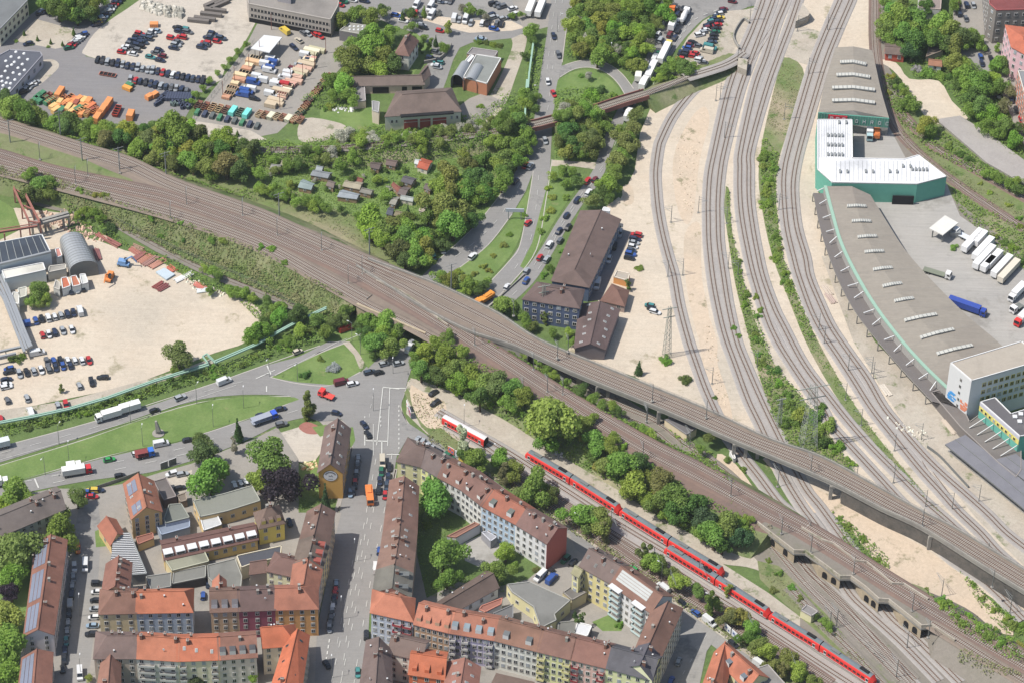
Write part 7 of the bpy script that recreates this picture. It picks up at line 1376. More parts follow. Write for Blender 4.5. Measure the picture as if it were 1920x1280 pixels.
# materials on the sand yard
def pile(name, lab, x, y, d, n, L, c, th=.35, spread=2.2, cat='pipe stack', group=None, z=.2):
    p = P(x, y, z); a = heading(x, y, *d); b = MB()
    for k in range(n):
        yy = (k-(n-1)/2)*spread/max(1, n)*1.1; b.bar((-L/2+r2.uniform(-.4, .4), yy, .25), (L/2+r2.uniform(-.4, .4), yy+r2.uniform(-.2, .2), .25+.1*(k % 2)), th, cm(c))
    o = b.build(name); o.location = p; o.rotation_euler = (0, 0, a); tag(o, lab, cat, group)
for i, (x, y, dx, dy, n, L, c_) in enumerate(((252,472,6,4,5,5,(170,110,96)), (262,480,6,-4,6,6,(150,96,90)), (272,486,6,-4,6,6,(176,120,100)), (283,490,6,-4,5,7,(160,120,110)), (296,495,7,-4,8,7,(176,124,106)), (322,505,5,4,6,4,(190,104,84)), (297,536,5,-3,4,5,(150,80,76)), (306,540,5,-3,4,5,(140,80,80)), (374,537,5,3,6,5,(190,110,96)), (183,478,2,6,5,7,(140,90,90)), (210,455,7,4,5,8,(150,96,88)), (195,447,7,4,4,8,(160,100,90)), (258,465,7,3,4,5,(160,130,110)), (345,520,8,-4,6,8,(232,226,214)), (385,545,8,-1,7,6,(200,206,206)), (1550,545,3,4,6,6,(190,176,160)), (1557,560,3,4,6,6,(180,160,150)), (1660,732,3,4,6,6,(200,190,176)), (1780,800,4,5,6,8,(190,176,160)), (1778,590,1,1,2,2,(210,200,190)))):
    pile('material_stack', 'stack of rusty or pale beams on the sand yard' if x < 500 else 'stack of sleepers beside the freight tracks', x, y, (dx, dy), n, L, c_, group='pipe stacks of the sand yard' if x < 500 else 'sleeper stacks')
b = MB(); q = [P(x, y, .9) for x, y in pr(292,510, 312,524, 328,514, 308,502)]; b.prism(q, .2, .9, cm((176,190,200))); tag(b.build('steel_sheet_stack'), 'flat pale blue stack of steel sheets on the sand yard', 'sheet stack')
def digger(x, y, d, c, lab):
    t = empty('mobile_crane', P(x, y, .2), heading(x, y, *d)); tag(t, lab, 'excavator'); m = cm(c)
    b = MB(); b.box((0, 0, 1.0), (4.5, 2.3, .8), m); b.build('undercarriage', t); b = MB(); b.box((-.4, 0, 2.0), (3, 2.1, 1.3), m); b.box((.9, .5, 2.6), (1.3, 1, 1.4), M['glass']); b.build('cab', t); b = MB(); b.bar((0, 0, 2.4), (3.5, 0, 5.2), .45, m); b.bar((3.5, 0, 5.2), (5.3, 0, 2.6), .35, m); b.build('boom', t)
    for xx in (-1.6, 1.6):
        for s in (-1, 1): w_ = put(TWH, 'wheel', t); w_.location = (xx, s*1.05, .5)
digger(206, 524, (-3, 5), (240,130,60), 'orange mobile excavator on the pale sand yard'); digger(232, 498, (6, 1), (110,150,196), 'blue crane vehicle beside the pipe stacks')
def board(lab, a, b_, h, c, mot, z=0, base=.8):
    A, B = P(*a, z), P(*b_, z); d = B-A; L = d.length; t = empty('billboard', A, math.atan2(d.y, d.x)); tag(t, lab, 'billboard'); n = max(1, round(L/4))
    for k in range(n):
        x0 = L*(k+.06)/n; w_ = L*.88/n; b = MB(); b.box((x0+w_/2, 0, base+h/2), (w_, .2, h), cm((200,200,200))); b.box((x0+w_/2, -.12, base+h/2), (w_*.94, .05, h*.92), cm(c[k % len(c)]))
        if mot: b.box((x0+w_*.35, -.16, base+h*.6), (w_*.3, .03, h*.3), cm(mot)); b.box((x0+w_*.7, -.16, base+h*.35), (w_*.25, .03, h*.25), cm(mot))
        b.build('panel', t); b = MB(); [b.bar((x0+w_*u, .15, 0), (x0+w_*u, .15, base+h), .14, M['dmetal']) for u in (.15, .85)]; b.build('posts', t)
board('slim billboard at the curve above the dark corner roof', (762,762), (771,787), 2.8, [(236,232,236), (150,120,140)], (190,60,80)); board('colourful billboard row beside the street above the diagonal terrace', (839,848), (880,872), 2.8, [(232,110,80), (190,196,206), (220,200,190)], (90,110,180)); board('yellow framed billboard at the end of the colourful row', (858,866), (878,876), 2.6, [(236,190,70), (220,200,120)], None); board('blue and white billboard row beside the street at the bottom right', (1357,1180), (1384,1204), 3, [(214,222,236), (200,206,216)], (70,90,150)); board('dark fence board along the boulevard behind the ochre house', (300,880), (332,868), 3, [(120,120,118), (112,112,110)], None, base=.1)
# sculpture in the median, small things
t = empty('stone_sculpture', P(297, 812, .2)); tag(t, 'pale grey standing stone sculpture on a round slab in the median lawn', 'sculpture'); b = MB(); b.cyl((0, 0, 0), 2.2, .25, M['paving'], 14); b.build('base', t); b = MB(); b.prism([Vector(v) for v in ((-.9, -.4), (.9, -.4), (.9, .4), (-.9, .4))], .2, 1.6, M['concw']); b.bar((0, 0, 1.5), (-.6, 0, 6), 1.6, M['concw'], .7); b.build('stone', t)
t = empty('gabled_monument_hut', P(1155, 1000, 0)) if False else None
b = MB(); q = [P(x, y, 3.4) for x, y in pr(1383,125, 1400,132, 1402,112, 1384,108)]; b.prism(q, 0, 3.4, M['gravel']); tag(b.build('concrete_portal'), 'small triangular concrete underpass portal beside the freight tracks', 'portal')
b = MB(); A, B = P(1384,118,0), P(1399,127,0); b.bar(A+Vector((0, -.5, 1.6)), B+Vector((0, -.5, 1.2)), 2.4, M['dark']); tag(b.build('portal_opening'), 'dark opening of the underpass portal beside the freight tracks', 'opening')
t = empty('bridge_abutment', P(1500, 42, 0)); tag(t, 'pale wedge-shaped bridge abutment at the top between the track groups', 'abutment'); b = MB(); b.prism([P(x, y, 4) for x, y in pr(1492,40, 1505,6, 1519,25, 1515,30)], 0, 4, M['gravel']); keep(b.build('wing_wall', t), t); b = MB(); b.prism([P(x, y, .1) for x, y in pr(1506,12, 1512,-10, 1560,-10, 1555,32, 1530,40, 1518,30)], .05, .12, M['dark']); struct(b.build('underpass_shade'))  # dark slab paints the shade in the opening under the tracks
def fence(lab, px, h, z=0, m='dmetal', step=3, cat='fence', solid=None):
    l = [P(x, y, z) for x, y in (smooth(px, 4) if len(px) > 2 else px)]; o0 = Vector((l[0].x, l[0].y, z)); t = empty('fence', o0); tag(t, lab, cat); b = MB()
    for p, d_ in resample(l, step): b.bar(p-o0, p-o0+Vector((0, 0, h)), .09, M[m])
    b.build('posts', t); b = MB()
    for zz in (h*.95, h*.5): b.strip([p-o0+Vector((0, 0, zz)) for p in l], [(.03, 0), (.03, .06), (-.03, .06), (-.03, 0)], M[m])
    if solid: b.strip([p-o0 for p in l], [(.05, 0), (.05, h), (-.05, h), (-.05, 0)], M[solid])
    b.build('rails', t)
fence('wire fence along the left railway slope above the sand yard', pr(100,372, 200,408, 330,470, 470,530, 560,580), 2); fence('grey noise screen beside the rightmost freight track', pr(1738,840, 1762,858, 1790,888, 1815,915), 1.6, solid='dmetal'); fence('fence between the container yard and the gravel lot', pr(358,232, 400,180, 440,128, 478,78), 1.8); fence('low wall and fence in front of the ochre solar house', pr(170,920, 235,898, 262,888), 1.6, solid='concw'); fence('garden fence along the main street on the left', pr(640,600, 660,590), 1.2)
# ---------------------------------------------------------------- vegetation
def leafmesh(kind, seed, n):
    g = np.random.default_rng(seed)
    if kind == 'round': lobes = [(g.normal(0, .38, 3)*[1, 1, .8], g.uniform(.38, .62)) for _ in range(13)]
    elif kind == 'tall': lobes = [(np.array([*g.normal(0, .22, 2), z]), g.uniform(.3, .45)*(1-.35*abs(z)/1.3)) for z in np.linspace(-1.1, 1.3, 13)]
    elif kind == 'cone': lobes = [(np.array([*g.normal(0, .05, 2), z]), max(.1, .62*(1-(z+1.1)/2.5))) for z in np.linspace(-1.0, 1.35, 16)]
    else: lobes = [(g.normal(0, .45, 3)*[1, 1, .35], g.uniform(.3, .5)) for _ in range(11)]
    C = np.array([l[0] for l in lobes]); R = np.array([l[1] for l in lobes])
    w_ = R**2; idx = g.choice(len(R), n, p=w_/w_.sum())
    d = g.normal(size=(n, 3)); d /= np.linalg.norm(d, axis=1)[:, None]; d[:, 2] = np.abs(d[:, 2])*np.where(g.random(n) < .75, 1, -1)
    p = C[idx]+d*(R[idx]*g.uniform(.6, 1.08, n))[:, None]
    # discard leaves buried deep inside other lobes
    keep_ = np.ones(n, bool)
    for c, r in zip(C, R): keep_ &= ~(np.linalg.norm(p-c, axis=1) < r*.5)
    p = p[keep_]; d = d[keep_]; m = len(p)
    nn = d+g.normal(0, .55, (m, 3)); nn /= np.linalg.norm(nn, axis=1)[:, None]
    a = np.cross(nn, g.normal(size=(m, 3))); a /= np.linalg.norm(a, axis=1)[:, None]; b_ = np.cross(nn, a)
    s = g.uniform(.045, .1, m)[:, None]; s2 = s*g.uniform(.6, 1, m)[:, None]
    v = np.empty((m, 4, 3)); v[:, 0] = p-a*s; v[:, 1] = p-b_*s2; v[:, 2] = p+a*s; v[:, 3] = p+b_*s2
    return v.reshape(-1, 3)
def quads(name, v, m):
    me = bpy.data.meshes.new(name); k = len(v)//4; me.vertices.add(len(v)); me.vertices.foreach_set('co', v.astype(np.float32).ravel())
    me.loops.add(4*k); me.loops.foreach_set('vertex_index', np.arange(4*k, dtype=np.int32)); me.polygons.add(k)
    me.polygons.foreach_set('loop_start', np.arange(0, 4*k, 4, dtype=np.int32)); me.materials.append(m); me.update(calc_edges=True); return me
def trunkmesh(seed, h0=-1.6):
    r = random.Random(seed); b = MB(); b.bar((0, 0, h0), (0, 0, -.3), .2, M['bark'], .12)
    for k in range(5): a = k*1.26+r.random(); b.bar((0, 0, -.9+.12*k), (.5*math.cos(a), .5*math.sin(a), .1+r.random()*.4), .09, M['bark'], .03)
    return b.mesh('trunk')
KIND = {'round': [quads('crown', leafmesh('round', s, 5200), M['leaf']) for s in range(6)], 'tall': [quads('crown', leafmesh('tall', s+20, 3600), M['leaf']) for s in range(3)],
        'cone': [quads('crown', leafmesh('cone', s+30, 3600), M['leaf']) for s in range(2)], 'bush': [quads('crown', leafmesh('bush', s+40, 2200), M['leaf']) for s in range(4)]}
TRK = [trunkmesh(s) for s in range(3)]
GC = dict(g=(166,204,84), d=(134,168,80), l=(190,220,88), y=(196,212,92), o=(168,186,96), w=(236,236,216), p=(88,70,86), b=(108,144,84), q=(184,182,156), t=(170,172,116))
GN_ = dict(g='green', d='dark green', l='light green', y='yellow-green', o='olive green', w='white-blossoming', p='dark purple', b='deep green', q='greyish bare', t='brownish thin')
SPEC = []
from mathutils.bvhtree import BVHTree
_bv, _bf = [], []
for v_, f_ in BANKS:
    k_ = len(_bv); _bv += v_; _bf += [tuple(i+k_ for i in f) for f in f_]
BVH = BVHTree.FromPolygons([Vector(v) for v in _bv], _bf)
def gz(x, y):
    h = BVH.ray_cast(Vector((x, y, 30)), Vector((0, 0, -1)))
    return h[0].z if h[0] is not None else 0.0
def tree(where, x, y, rpx, c='g', kind='round', z=0, group=None, lab=None, name=None): SPEC.append((where, x, y, rpx, c, kind, z, group, lab, name))
def tree_(where, x, y, rpx, c='g', kind='round', z=0, group=None, lab=None, name=None):
    s = S(y); r = rpx/s; tall = dict(round=1.0, tall=1.0, cone=1.1, bush=.6)[kind]
    hc = r*(1.45 if kind == 'round' else 1.6 if kind == 'tall' else 2.0 if kind == 'cone' else .35)
    p = P(x, y, z+hc); nm = name or {'round': 'deciduous_tree', 'tall': 'slender_tree', 'cone': 'conifer', 'bush': 'shrub'}[kind]
    cn = {'round': 'tree', 'tall': 'tree', 'cone': 'tree', 'bush': 'shrub'}[kind]; word = {'round': 'broad-crowned tree', 'tall': 'slender tree', 'cone': 'conifer', 'bush': 'shrub'}[kind]
    zt = p.z; z = gz(p.x, p.y); hc = max(zt-z, r*.35) if kind == 'bush' else max(zt-z, r*1.15)
    root = empty(nm, (p.x, p.y, z), rnd.uniform(0, 6.28)); lb = lab or '%s %s %s' % (GN_[c], word, where); tag(root, lb, cn, group or ('trees ' if cn == 'tree' else 'shrubs ')+where)
    col = [v*rnd.uniform(.82, 1.15) for v in lin(*GC[c])[:3]]+[1]; rr = r*.98
    o = put(rnd.choice(KIND[kind]), 'crown', root, color=col); o.location = (0, 0, hc); zf = dict(cone=1.7, tall=1.35).get(kind, 1); o.scale = (rr*rnd.uniform(.95, 1.1), rr*rnd.uniform(.95, 1.1), rr*zf*rnd.uniform(.9, 1.15))
    if kind != 'bush': t = put(rnd.choice(TRK), 'trunk', root); t.location = (0, 0, hc); t.scale = (r, r, hc/1.6)
    return root
def trees(where, s, z=0, kind='round', group=None):
    for it in s.split():
        v = it.split(','); k = kind
        if len(v) > 4: k = dict(t='tall', c='cone', b='bush', r='round')[v[4]]
        tree(where, float(v[0]), float(v[1]), float(v[2]), v[3], k, z, group)
def inside(x, y, p):
    r = False; n = len(p)
    for i in range(n):
        x1, y1 = p[i]; x2, y2 = p[(i+1) % n]
        if (y1 > y) != (y2 > y) and x < (x2-x1)*(y-y1)/(y2-y1)+x1: r = not r
    return r
def belt(where, poly, n, r0, r1, cols='ggdlo', kind='round', z=0, gap=.95, ysq=.72):
    """n trees or shrubs scattered in a px polygon with mutual spacing"""
    xs = [p[0] for p in poly]; ys = [p[1] for p in poly]; done = []; tries = 0
    while len(done) < n and tries < n*60:
        tries += 1; x, y = rnd.uniform(min(xs), max(xs)), rnd.uniform(min(ys), max(ys))
        if not inside(x, y, poly): continue
        r = rnd.uniform(r0, r1)*(1 if rnd.random() < .8 else .75)
        if any(math.hypot(x-a, (y-b)/ysq) < (r+c)*gap*.72 for a, b, c in done): continue
        done.append((x, y, r)); tree(where, x, y, r, rnd.choice(cols), kind, z)
def under(name, poly, z, h, dens, m='under', lab=None, s0=.2, s1=.46, seed=1, sc=.12):
    """ground cover: leaf faces over a lumpy height field, one mass"""
    pts = [P(x, y, z) for x, y in poly]; xs = [p.x for p in pts]; ys = [p.y for p in pts]; A = abs(area(pts)); bb = (max(xs)-min(xs))*(max(ys)-min(ys))
    g = np.random.default_rng(seed); n = int(dens*1.9*bb); X = g.uniform(min(xs), max(xs), n); Y = g.uniform(min(ys), max(ys), n); ins = np.zeros(n, bool); k = len(pts)
    for i in range(k):
        a, b_ = pts[i], pts[(i+1) % k]
        with np.errstate(divide='ignore', invalid='ignore'): ins ^= ((a.y > Y) != (b_.y > Y)) & (X < (b_.x-a.x)*(Y-a.y)/(b_.y-a.y)+a.x)
    X, Y = X[ins], Y[ins]; n = len(X); f = sc*6.28
    H = .5+.22*np.sin(X*f+1.3*np.sin(Y*f*.7))+.2*np.sin(Y*f*1.23+X*f*.6+2)+.15*np.sin(X*f*2.7-Y*f*2.1)+.1*np.sin(X*f*5.1+Y*f*4.3)
    dens_ = 1; H = np.clip(H, .02, 1.1); keep_ = g.random(n) < np.clip(H*2.2, .15, 1); X, Y, H = X[keep_], Y[keep_], H[keep_]; n = len(X)
    Gz = np.array([gz(a_, b2_) for a_, b2_ in zip(X, Y)]) if len(X) < 60000 else np.full(n, z); Zc = Gz+h*H*g.uniform(.55, 1.0, n)+.1; p = np.stack([X, Y, Zc], 1); nn = g.normal(0, .55, (n, 3)); nn[:, 2] += 1; nn /= np.linalg.norm(nn, axis=1)[:, None]
    a = np.cross(nn, g.normal(size=(n, 3))); a /= np.linalg.norm(a, axis=1)[:, None]; b_ = np.cross(nn, a); s = g.uniform(s0, s1, n)[:, None]*(1 if h > 1 else .7)
    v = np.stack([p-a*s, p-b_*s*.7, p+a*s, p+b_*s*.7], 1).reshape(-1, 3); o = put(quads(name, v, M[m]), name); stuff(o); o['label'] = lab or 'low green undergrowth'; o['category'] = 'undergrowth'; return o
_us = [0]
def U(lab, poly, z=0, h=2.2, dens=2.2, m='under', **k):
    _us[0] += 1; under('undergrowth', poly, z, h, dens, m, lab, seed=_us[0], **k)
U('green scrub between the depot yards and the left tracks', pr(0,180, 60,212, 160,232, 275,240, 350,245, 440,272, 480,275, 480,300, 400,320, 330,322, 200,270, 60,222, 0,210), h=2.5)
U('green scrub along the overgrown single track', pr(480,262, 560,270, 640,255, 740,245, 860,230, 905,240, 985,228, 990,250, 905,262, 780,282, 655,292, 480,300), h=2.2); U('hedges and beds of the allotment gardens', pr(480,300, 660,300, 780,285, 905,265, 985,255, 950,345, 890,420, 850,450, 800,500, 760,480, 700,420, 640,400, 560,370, 480,340), h=.8, dens=1.2, sc=.2)
U('green scrub between the slip road and the slanting road', pr(1076,0, 1275,-20, 1245,20, 1215,90, 1190,140, 1165,130, 1130,116, 1080,114, 1058,112), h=3); U('green scrub under the small steel bridges', pr(1040,170, 1110,165, 1160,190, 1148,230, 1120,280, 1110,302, 1038,298, 1036,220), h=2.4); U('scrubby verge beside the upper main road', pr(990,90, 1022,90, 1010,160, 1000,225, 975,225, 985,160), h=1.6)
U('green scrub around the hipped hall', pr(560,190, 620,150, 655,130, 665,200, 640,205, 600,208), h=2.4); U('green scrub behind the hipped hall and single track', pr(640,245, 900,215, 960,170, 990,190, 990,225, 905,240, 780,258, 655,268, 600,262), h=2)
U('dry scrub on the upper slope below the left tracks', pr(-40,326, 90,345, 200,382, 330,422, 470,474, 600,538, 660,572, 640,590, 560,556, 470,512, 330,452, 200,406, 90,362, 0,342), h=1.2, dens=2.6, m='underb', z=4.5); U('dry scrub on the slope below the left tracks', pr(0,330, 90,345, 200,390, 330,430, 470,480, 600,550, 650,575, 610,590, 560,575, 470,535, 380,500, 230,430, 120,375, 0,345), h=1.3, dens=2.2, m='underb', z=1.2); U('green scrub along the path above the sand yard', pr(120,385, 200,425, 240,460, 330,490, 400,530, 470,560, 520,590, 480,600, 440,560, 390,545, 310,500, 220,455, 140,420), h=1.8)
U('long clipped green hedge along the upper boulevard', pr(0,800, 90,783, 200,755, 300,722, 400,690, 470,668, 560,622, 620,585, 640,605, 600,640, 530,665, 440,695, 370,718, 250,755, 120,790, 0,822), h=2.3, dens=3, sc=.3)
U('green scrub on the railway slope right of the stone bridge', pr(775,640, 830,655, 930,715, 1010,765, 1080,805, 1180,868, 1300,940, 1405,995, 1415,1020, 1350,1022, 1250,975, 1150,905, 1050,850, 960,790, 870,740, 780,708, 768,690), z=1.5, h=2.6); U('green scrub between the concrete viaduct and the rusty tracks', pr(870,605, 960,650, 1060,715, 1180,790, 1290,850, 1380,925, 1360,915, 1270,855, 1130,790, 1000,705, 880,640), h=2, z=2); U('scrub beside the freight tracks below the viaduct', pr(1240,788, 1300,830, 1340,850, 1350,890, 1372,920, 1340,895, 1280,840), h=1.6)
U('scrub strip among the freight tracks', pr(1361,350, 1368,360, 1372,430, 1392,520, 1420,600, 1450,680, 1500,740, 1545,800, 1600,880, 1640,928, 1600,925, 1540,888, 1480,840, 1445,780, 1425,710, 1398,620, 1378,530, 1364,440), h=1.6, dens=2.4); U('bright green strip between the freight tracks', pr(1430,255, 1460,290, 1455,350, 1458,410, 1470,490, 1498,560, 1530,640, 1510,640, 1478,560, 1448,480, 1430,400, 1424,330), h=1.5, dens=3); U('thin weeds along the green strip', pr(1512,640, 1530,640, 1610,770, 1700,885, 1775,975, 1765,970, 1670,870, 1590,770), h=.7, dens=2); U('grassy slope at the top of the green strip', pr(1466,112, 1506,140, 1490,200, 1472,255, 1432,255, 1448,180), h=.6, dens=1.6, m='underb')
U('green scrub beside the overgrown tracks', pr(1648,130, 1680,160, 1700,220, 1760,270, 1920,340, 1920,360, 1840,335, 1740,285, 1690,235, 1662,190), h=1.5); U('green scrub between the overgrown tracks', pr(1672,180, 1760,300, 1920,395, 1920,420, 1800,355, 1700,280), h=.9, m='underb', dens=1.5); U('green scrub beside the lorry park', pr(1780,350, 1860,400, 1990,470, 1990,540, 1900,500, 1850,450, 1800,400), h=1.4); U('green scrub below the sloping ramp', pr(1745,232, 1800,270, 1850,312, 1920,352, 1900,350, 1820,305, 1740,250), h=1.6)
U('green scrub between the sand lot and the top right street', pr(1705,115, 1780,100, 1840,130, 1880,190, 1915,270, 1920,300, 1880,290, 1820,225, 1785,180, 1755,150, 1710,148), h=2); U('green scrub below the big trees at the top right', pr(1648,20, 1700,0, 1780,40, 1830,95, 1770,80, 1690,80, 1655,80), h=1.6)
U('bright green weeds beside the sandy flat', pr(1560,960, 1600,985, 1640,1020, 1668,1050, 1662,1085, 1640,1080, 1600,1040, 1575,1005), h=1.6); U('green scrub on the lower right embankment', pr(1720,1105, 1790,1150, 1860,1185, 1920,1200, 1990,1240, 1990,1290, 1900,1255, 1800,1200), z=2.5, h=2.4); U('green scrub right of the sandy flat', pr(1795,1065, 1840,1110, 1900,1160, 1990,1200, 1990,1235, 1890,1195, 1830,1130), h=1.8)
U('brown scrub between the diagonal terrace street and the tracks', pr(800,812, 900,872, 1000,935, 1120,1010, 1250,1100, 1350,1170, 1460,1260, 1440,1260, 1330,1175, 1200,1085, 1060,990, 900,882, 800,825), h=1.4, m='underb'); U('brown scrub on the bare soil by the buffer stop', pr(775,730, 830,760, 835,790, 870,840, 900,880, 840,840, 800,800, 772,770), h=.8, m='underb', dens=1.4); U('scrub at the foot of the lower right embankment', pr(1800,1235, 1850,1262, 1920,1290, 1860,1290, 1790,1250), h=1.4, m='underb'); U('thin weeds between the station tracks', pr(1300,905, 1400,985, 1500,1100, 1600,1190, 1700,1290, 1690,1290, 1590,1192, 1480,1085, 1380,975, 1290,905), h=.5, dens=.6, m='underb'); U('weeds beside the platform', pr(1430,1060, 1470,1080, 1560,1165, 1640,1260, 1600,1240, 1500,1150, 1435,1085), h=.9, m='underb', dens=1.6)
U('garden greenery behind the right terrace', pr(786,910, 830,930, 860,1010, 850,1070, 930,1090, 990,1080, 960,1110, 800,1120, 780,1040), h=1.0, dens=1.2); U('garden shrubs beside the mustard gabled building', pr(540,900, 600,900, 600,940, 560,960), h=.8, dens=1.5)
U('green scrub on the slopes of the overgrown single track', pr(380,262, 480,264, 655,258, 780,246, 905,230, 985,218, 985,230, 905,242, 780,257, 655,269, 480,275, 380,276), z=2.6, h=2.4, dens=2.6); U('green scrub on the near slope of the overgrown single track', pr(380,290, 480,290, 655,285, 780,273, 905,258, 990,246, 990,262, 905,274, 780,292, 655,303, 480,306, 380,304), z=3.2, h=2.4, dens=2.8); U('green scrub hugging the overgrown single track', pr(400,286, 480,287, 655,282, 780,270, 905,255, 985,243, 988,250, 905,262, 780,277, 655,289, 480,294, 400,293), z=4.2, h=2.2, dens=3.2); U('green scrub behind the overgrown single track', pr(400,268, 480,268, 655,263, 780,251, 905,236, 985,224, 985,230, 905,243, 780,258, 655,270, 480,275, 400,276), z=3.6, h=2.2, dens=3)
U('lush green ground cover of the allotment gardens', pr(480,305, 560,312, 655,303, 780,290, 905,272, 960,262, 930,350, 890,400, 850,440, 790,470, 700,440, 640,395, 560,372, 480,345), h=.7, dens=1.3, sc=.35)
U('dry weeds on the rough meadow beside the left tracks', pr(480,350, 560,375, 650,400, 700,430, 740,470, 700,478, 640,440, 560,400, 480,375), h=.5, m='underb', dens=1.2); U('green scrub on the slope beside the left tracks', pr(60,232, 200,275, 330,325, 420,345, 480,352, 480,372, 400,352, 330,335, 200,290, 60,245), h=1.6, z=2)
belt('low on the slope above the gravel path', pr(1060,800, 1120,815, 1200,880, 1300,945, 1400,995, 1395,1015, 1330,1015, 1240,965, 1150,890, 1080,850), 34, 9, 15, 'lgly', 'bush', 2, gap=.7); belt('low on the slope below the stone bridge', pr(785,650, 900,705, 1000,760, 1040,780, 1000,800, 900,750, 790,705), 26, 9, 14, 'lgly', 'bush', 2, gap=.7); trees('at the start of the stone viaduct', '1398,1000,10,g 1385,990,12,g 1408,985,8,l', 2)
# individual trees (px centre of the crown, px radius)
trees('on the slope left of the stone bridge', '645,585,14,g 632,600,16,d 610,620,14,g 560,590,18,d 520,595,16,g 540,640,10,g 500,600,12,o 590,600,14,g 560,620,12,l 530,575,10,g', 0)
trees('between the two stone arches', '690,600,16,g 720,605,20,l 745,620,16,g 700,640,20,g 735,650,18,l 690,625,14,d 715,628,18,g 672,610,10,d 700,665,8,d', 0)
trees('in the triangular grass island', '624,689,12,w,b 570,703,11,d,b 600,672,8,g,b'); trees('in the median beside the junction', '578,762,18,o,t')
trees('in the courtyard gardens left of the mustard building', '505,865,36,o 488,900,22,l 542,906,31,p 610,935,16,b,c 395,895,34,g 380,850,24,d 375,825,16,d 440,835,13,q,t 446,806,14,b,c 420,880,16,g 600,965,10,g')
trees('at the lower left edge', '28,1030,38,g 20,1080,26,g 115,990,30,g 10,1150,30,l 8,1215,34,g 15,1270,28,g 20,1108,20,p 145,935,17,o 20,925,26,g 45,940,18,g 5,950,22,l 70,970,14,g 22,1180,18,d 168,1270,8,y 470,1262,14,g 370,1275,14,b 395,1262,10,b,c')
trees('in the courtyard behind the right terrace', '812,930,34,g 832,1040,32,g,r 838,1085,18,g 948,1035,18,l 935,1070,20,g 925,1090,14,d 965,1060,10,g 1090,1165,13,d,t 1078,1150,8,b,c 755,900,12,l 800,985,9,g,b 1010,1070,10,o,b 1160,1172,9,g,b 1150,1110,6,g,b')
trees('along the street above the diagonal terrace', '870,835,22,w,t 895,860,24,g 878,850,16,d 935,855,18,g 960,885,18,o 945,890,16,t,t 1005,910,26,g 1030,930,16,d 985,925,20,o 1085,965,24,g 1110,975,18,o 1130,975,24,o 1135,1000,14,t,t 1208,1045,18,o,t 1226,1052,19,y 1240,1060,14,o 1272,1088,18,l 1262,1072,12,o 1330,1135,18,g,t 1342,1132,13,g 1385,1155,19,y 1368,1158,17,o 1412,1180,18,l 1402,1195,15,d 1420,1210,17,g 1440,1222,18,l 1452,1250,16,o 1475,1240,18,o 1468,1262,14,t,t 1500,1260,20,l 1520,1275,14,o 1365,1105,12,y,t 1310,1105,14,o')
trees('on the railway slope below the stone bridge', '800,660,18,l 790,690,18,g 830,670,20,g 850,690,20,o 880,700,20,g 905,715,20,l 935,720,22,o 960,735,18,g 820,700,16,d 865,715,18,g 900,745,18,d 950,755,16,g 985,750,18,g 815,650,12,l 780,670,12,g 920,740,16,g 842,645,12,g 870,672,14,l 970,762,14,d', 2)
trees('on the slope above the gravel path', '1035,785,46,y 1025,815,22,g 1090,810,18,g 1115,835,22,g 1140,850,16,l 1135,870,18,o 1110,855,14,d 1165,870,26,g 1185,905,26,l 1200,880,20,d 1235,910,24,o 1270,930,28,g 1260,955,20,d 1300,950,22,d 1235,940,20,g 1325,975,22,b 1340,1000,26,g 1365,985,26,g 1385,1005,20,b 1355,1020,16,d 1110,800,12,l 1150,835,12,l 1310,1000,14,g 1215,935,16,g 1175,925,12,d 1060,820,12,g', 1)
trees('between the rusty tracks and the viaduct', '985,665,9,l 1010,680,9,g 1025,695,10,g 1040,705,10,l 1060,715,9,g 1090,732,14,d 1110,748,12,g 1095,722,8,b 1130,760,12,g 1150,760,12,l 1160,770,10,d 1190,795,9,g 1205,808,11,g 1220,815,10,l 920,625,9,g 945,640,9,l 965,655,8,g 895,610,10,g 1330,818,12,o 1312,840,9,g', 2, group='trees between the rusty tracks and the viaduct')
trees('on the pale sand beside the single track', '1198,690,13,b,c 1246,675,12,g,b 1285,712,12,d,b 1375,615,6,g,b 1385,630,6,g,b 1340,745,5,d,b')
trees('in the bushes around the tall pylon', '1480,760,16,g 1500,775,18,l 1530,780,20,g 1550,800,20,g 1520,810,18,l 1545,830,16,d 1570,840,14,g 1480,790,16,g 1475,740,12,g 1460,720,12,g 1450,695,12,d 1600,870,9,l 1590,860,8,g 1610,905,10,g 1540,765,10,d 1500,830,9,g', kind='bush')
belt('in the narrow scrub strip among the freight tracks', pr(1385,470, 1392,470, 1425,580, 1440,660, 1425,690, 1408,620, 1386,530), 12, 6, 10, 'gdg', 'bush'); belt('in the bright green strip among the freight tracks', pr(1432,280, 1448,290, 1446,380, 1464,480, 1490,560, 1480,560, 1450,480, 1434,380), 20, 8, 12, 'glg', 'bush', gap=.6)
trees('beside the long brown-roofed building', '1112,378,14,o 1140,345,20,g 1130,360,14,d 1155,300,18,o 1170,265,18,o 1185,240,16,o 1190,215,14,o 1150,325,16,g 1165,290,14,g 1140,372,10,d 1180,258,14,g 1160,245,12,l 1052,472,6,g,b 1035,505,10,d,b 1020,515,8,g,b 1198,503,8,g,b 1178,535,9,d,t 945,570,18,g 965,580,14,d 985,600,14,g 1000,612,10,o 1022,598,10,o,t 1035,625,9,g 1065,622,9,l 1075,640,9,g 930,585,10,g 1008,640,8,g')
trees('below the fork of the main roads', '850,525,16,g 830,520,14,g 880,535,16,g 900,540,14,d 870,550,12,l 860,510,10,l,b 910,530,10,g 888,515,7,y,b 905,500,8,y,b 915,508,7,y,b 945,460,8,l,b 980,400,8,g,b 925,480,6,l,b 955,440,6,g,b')
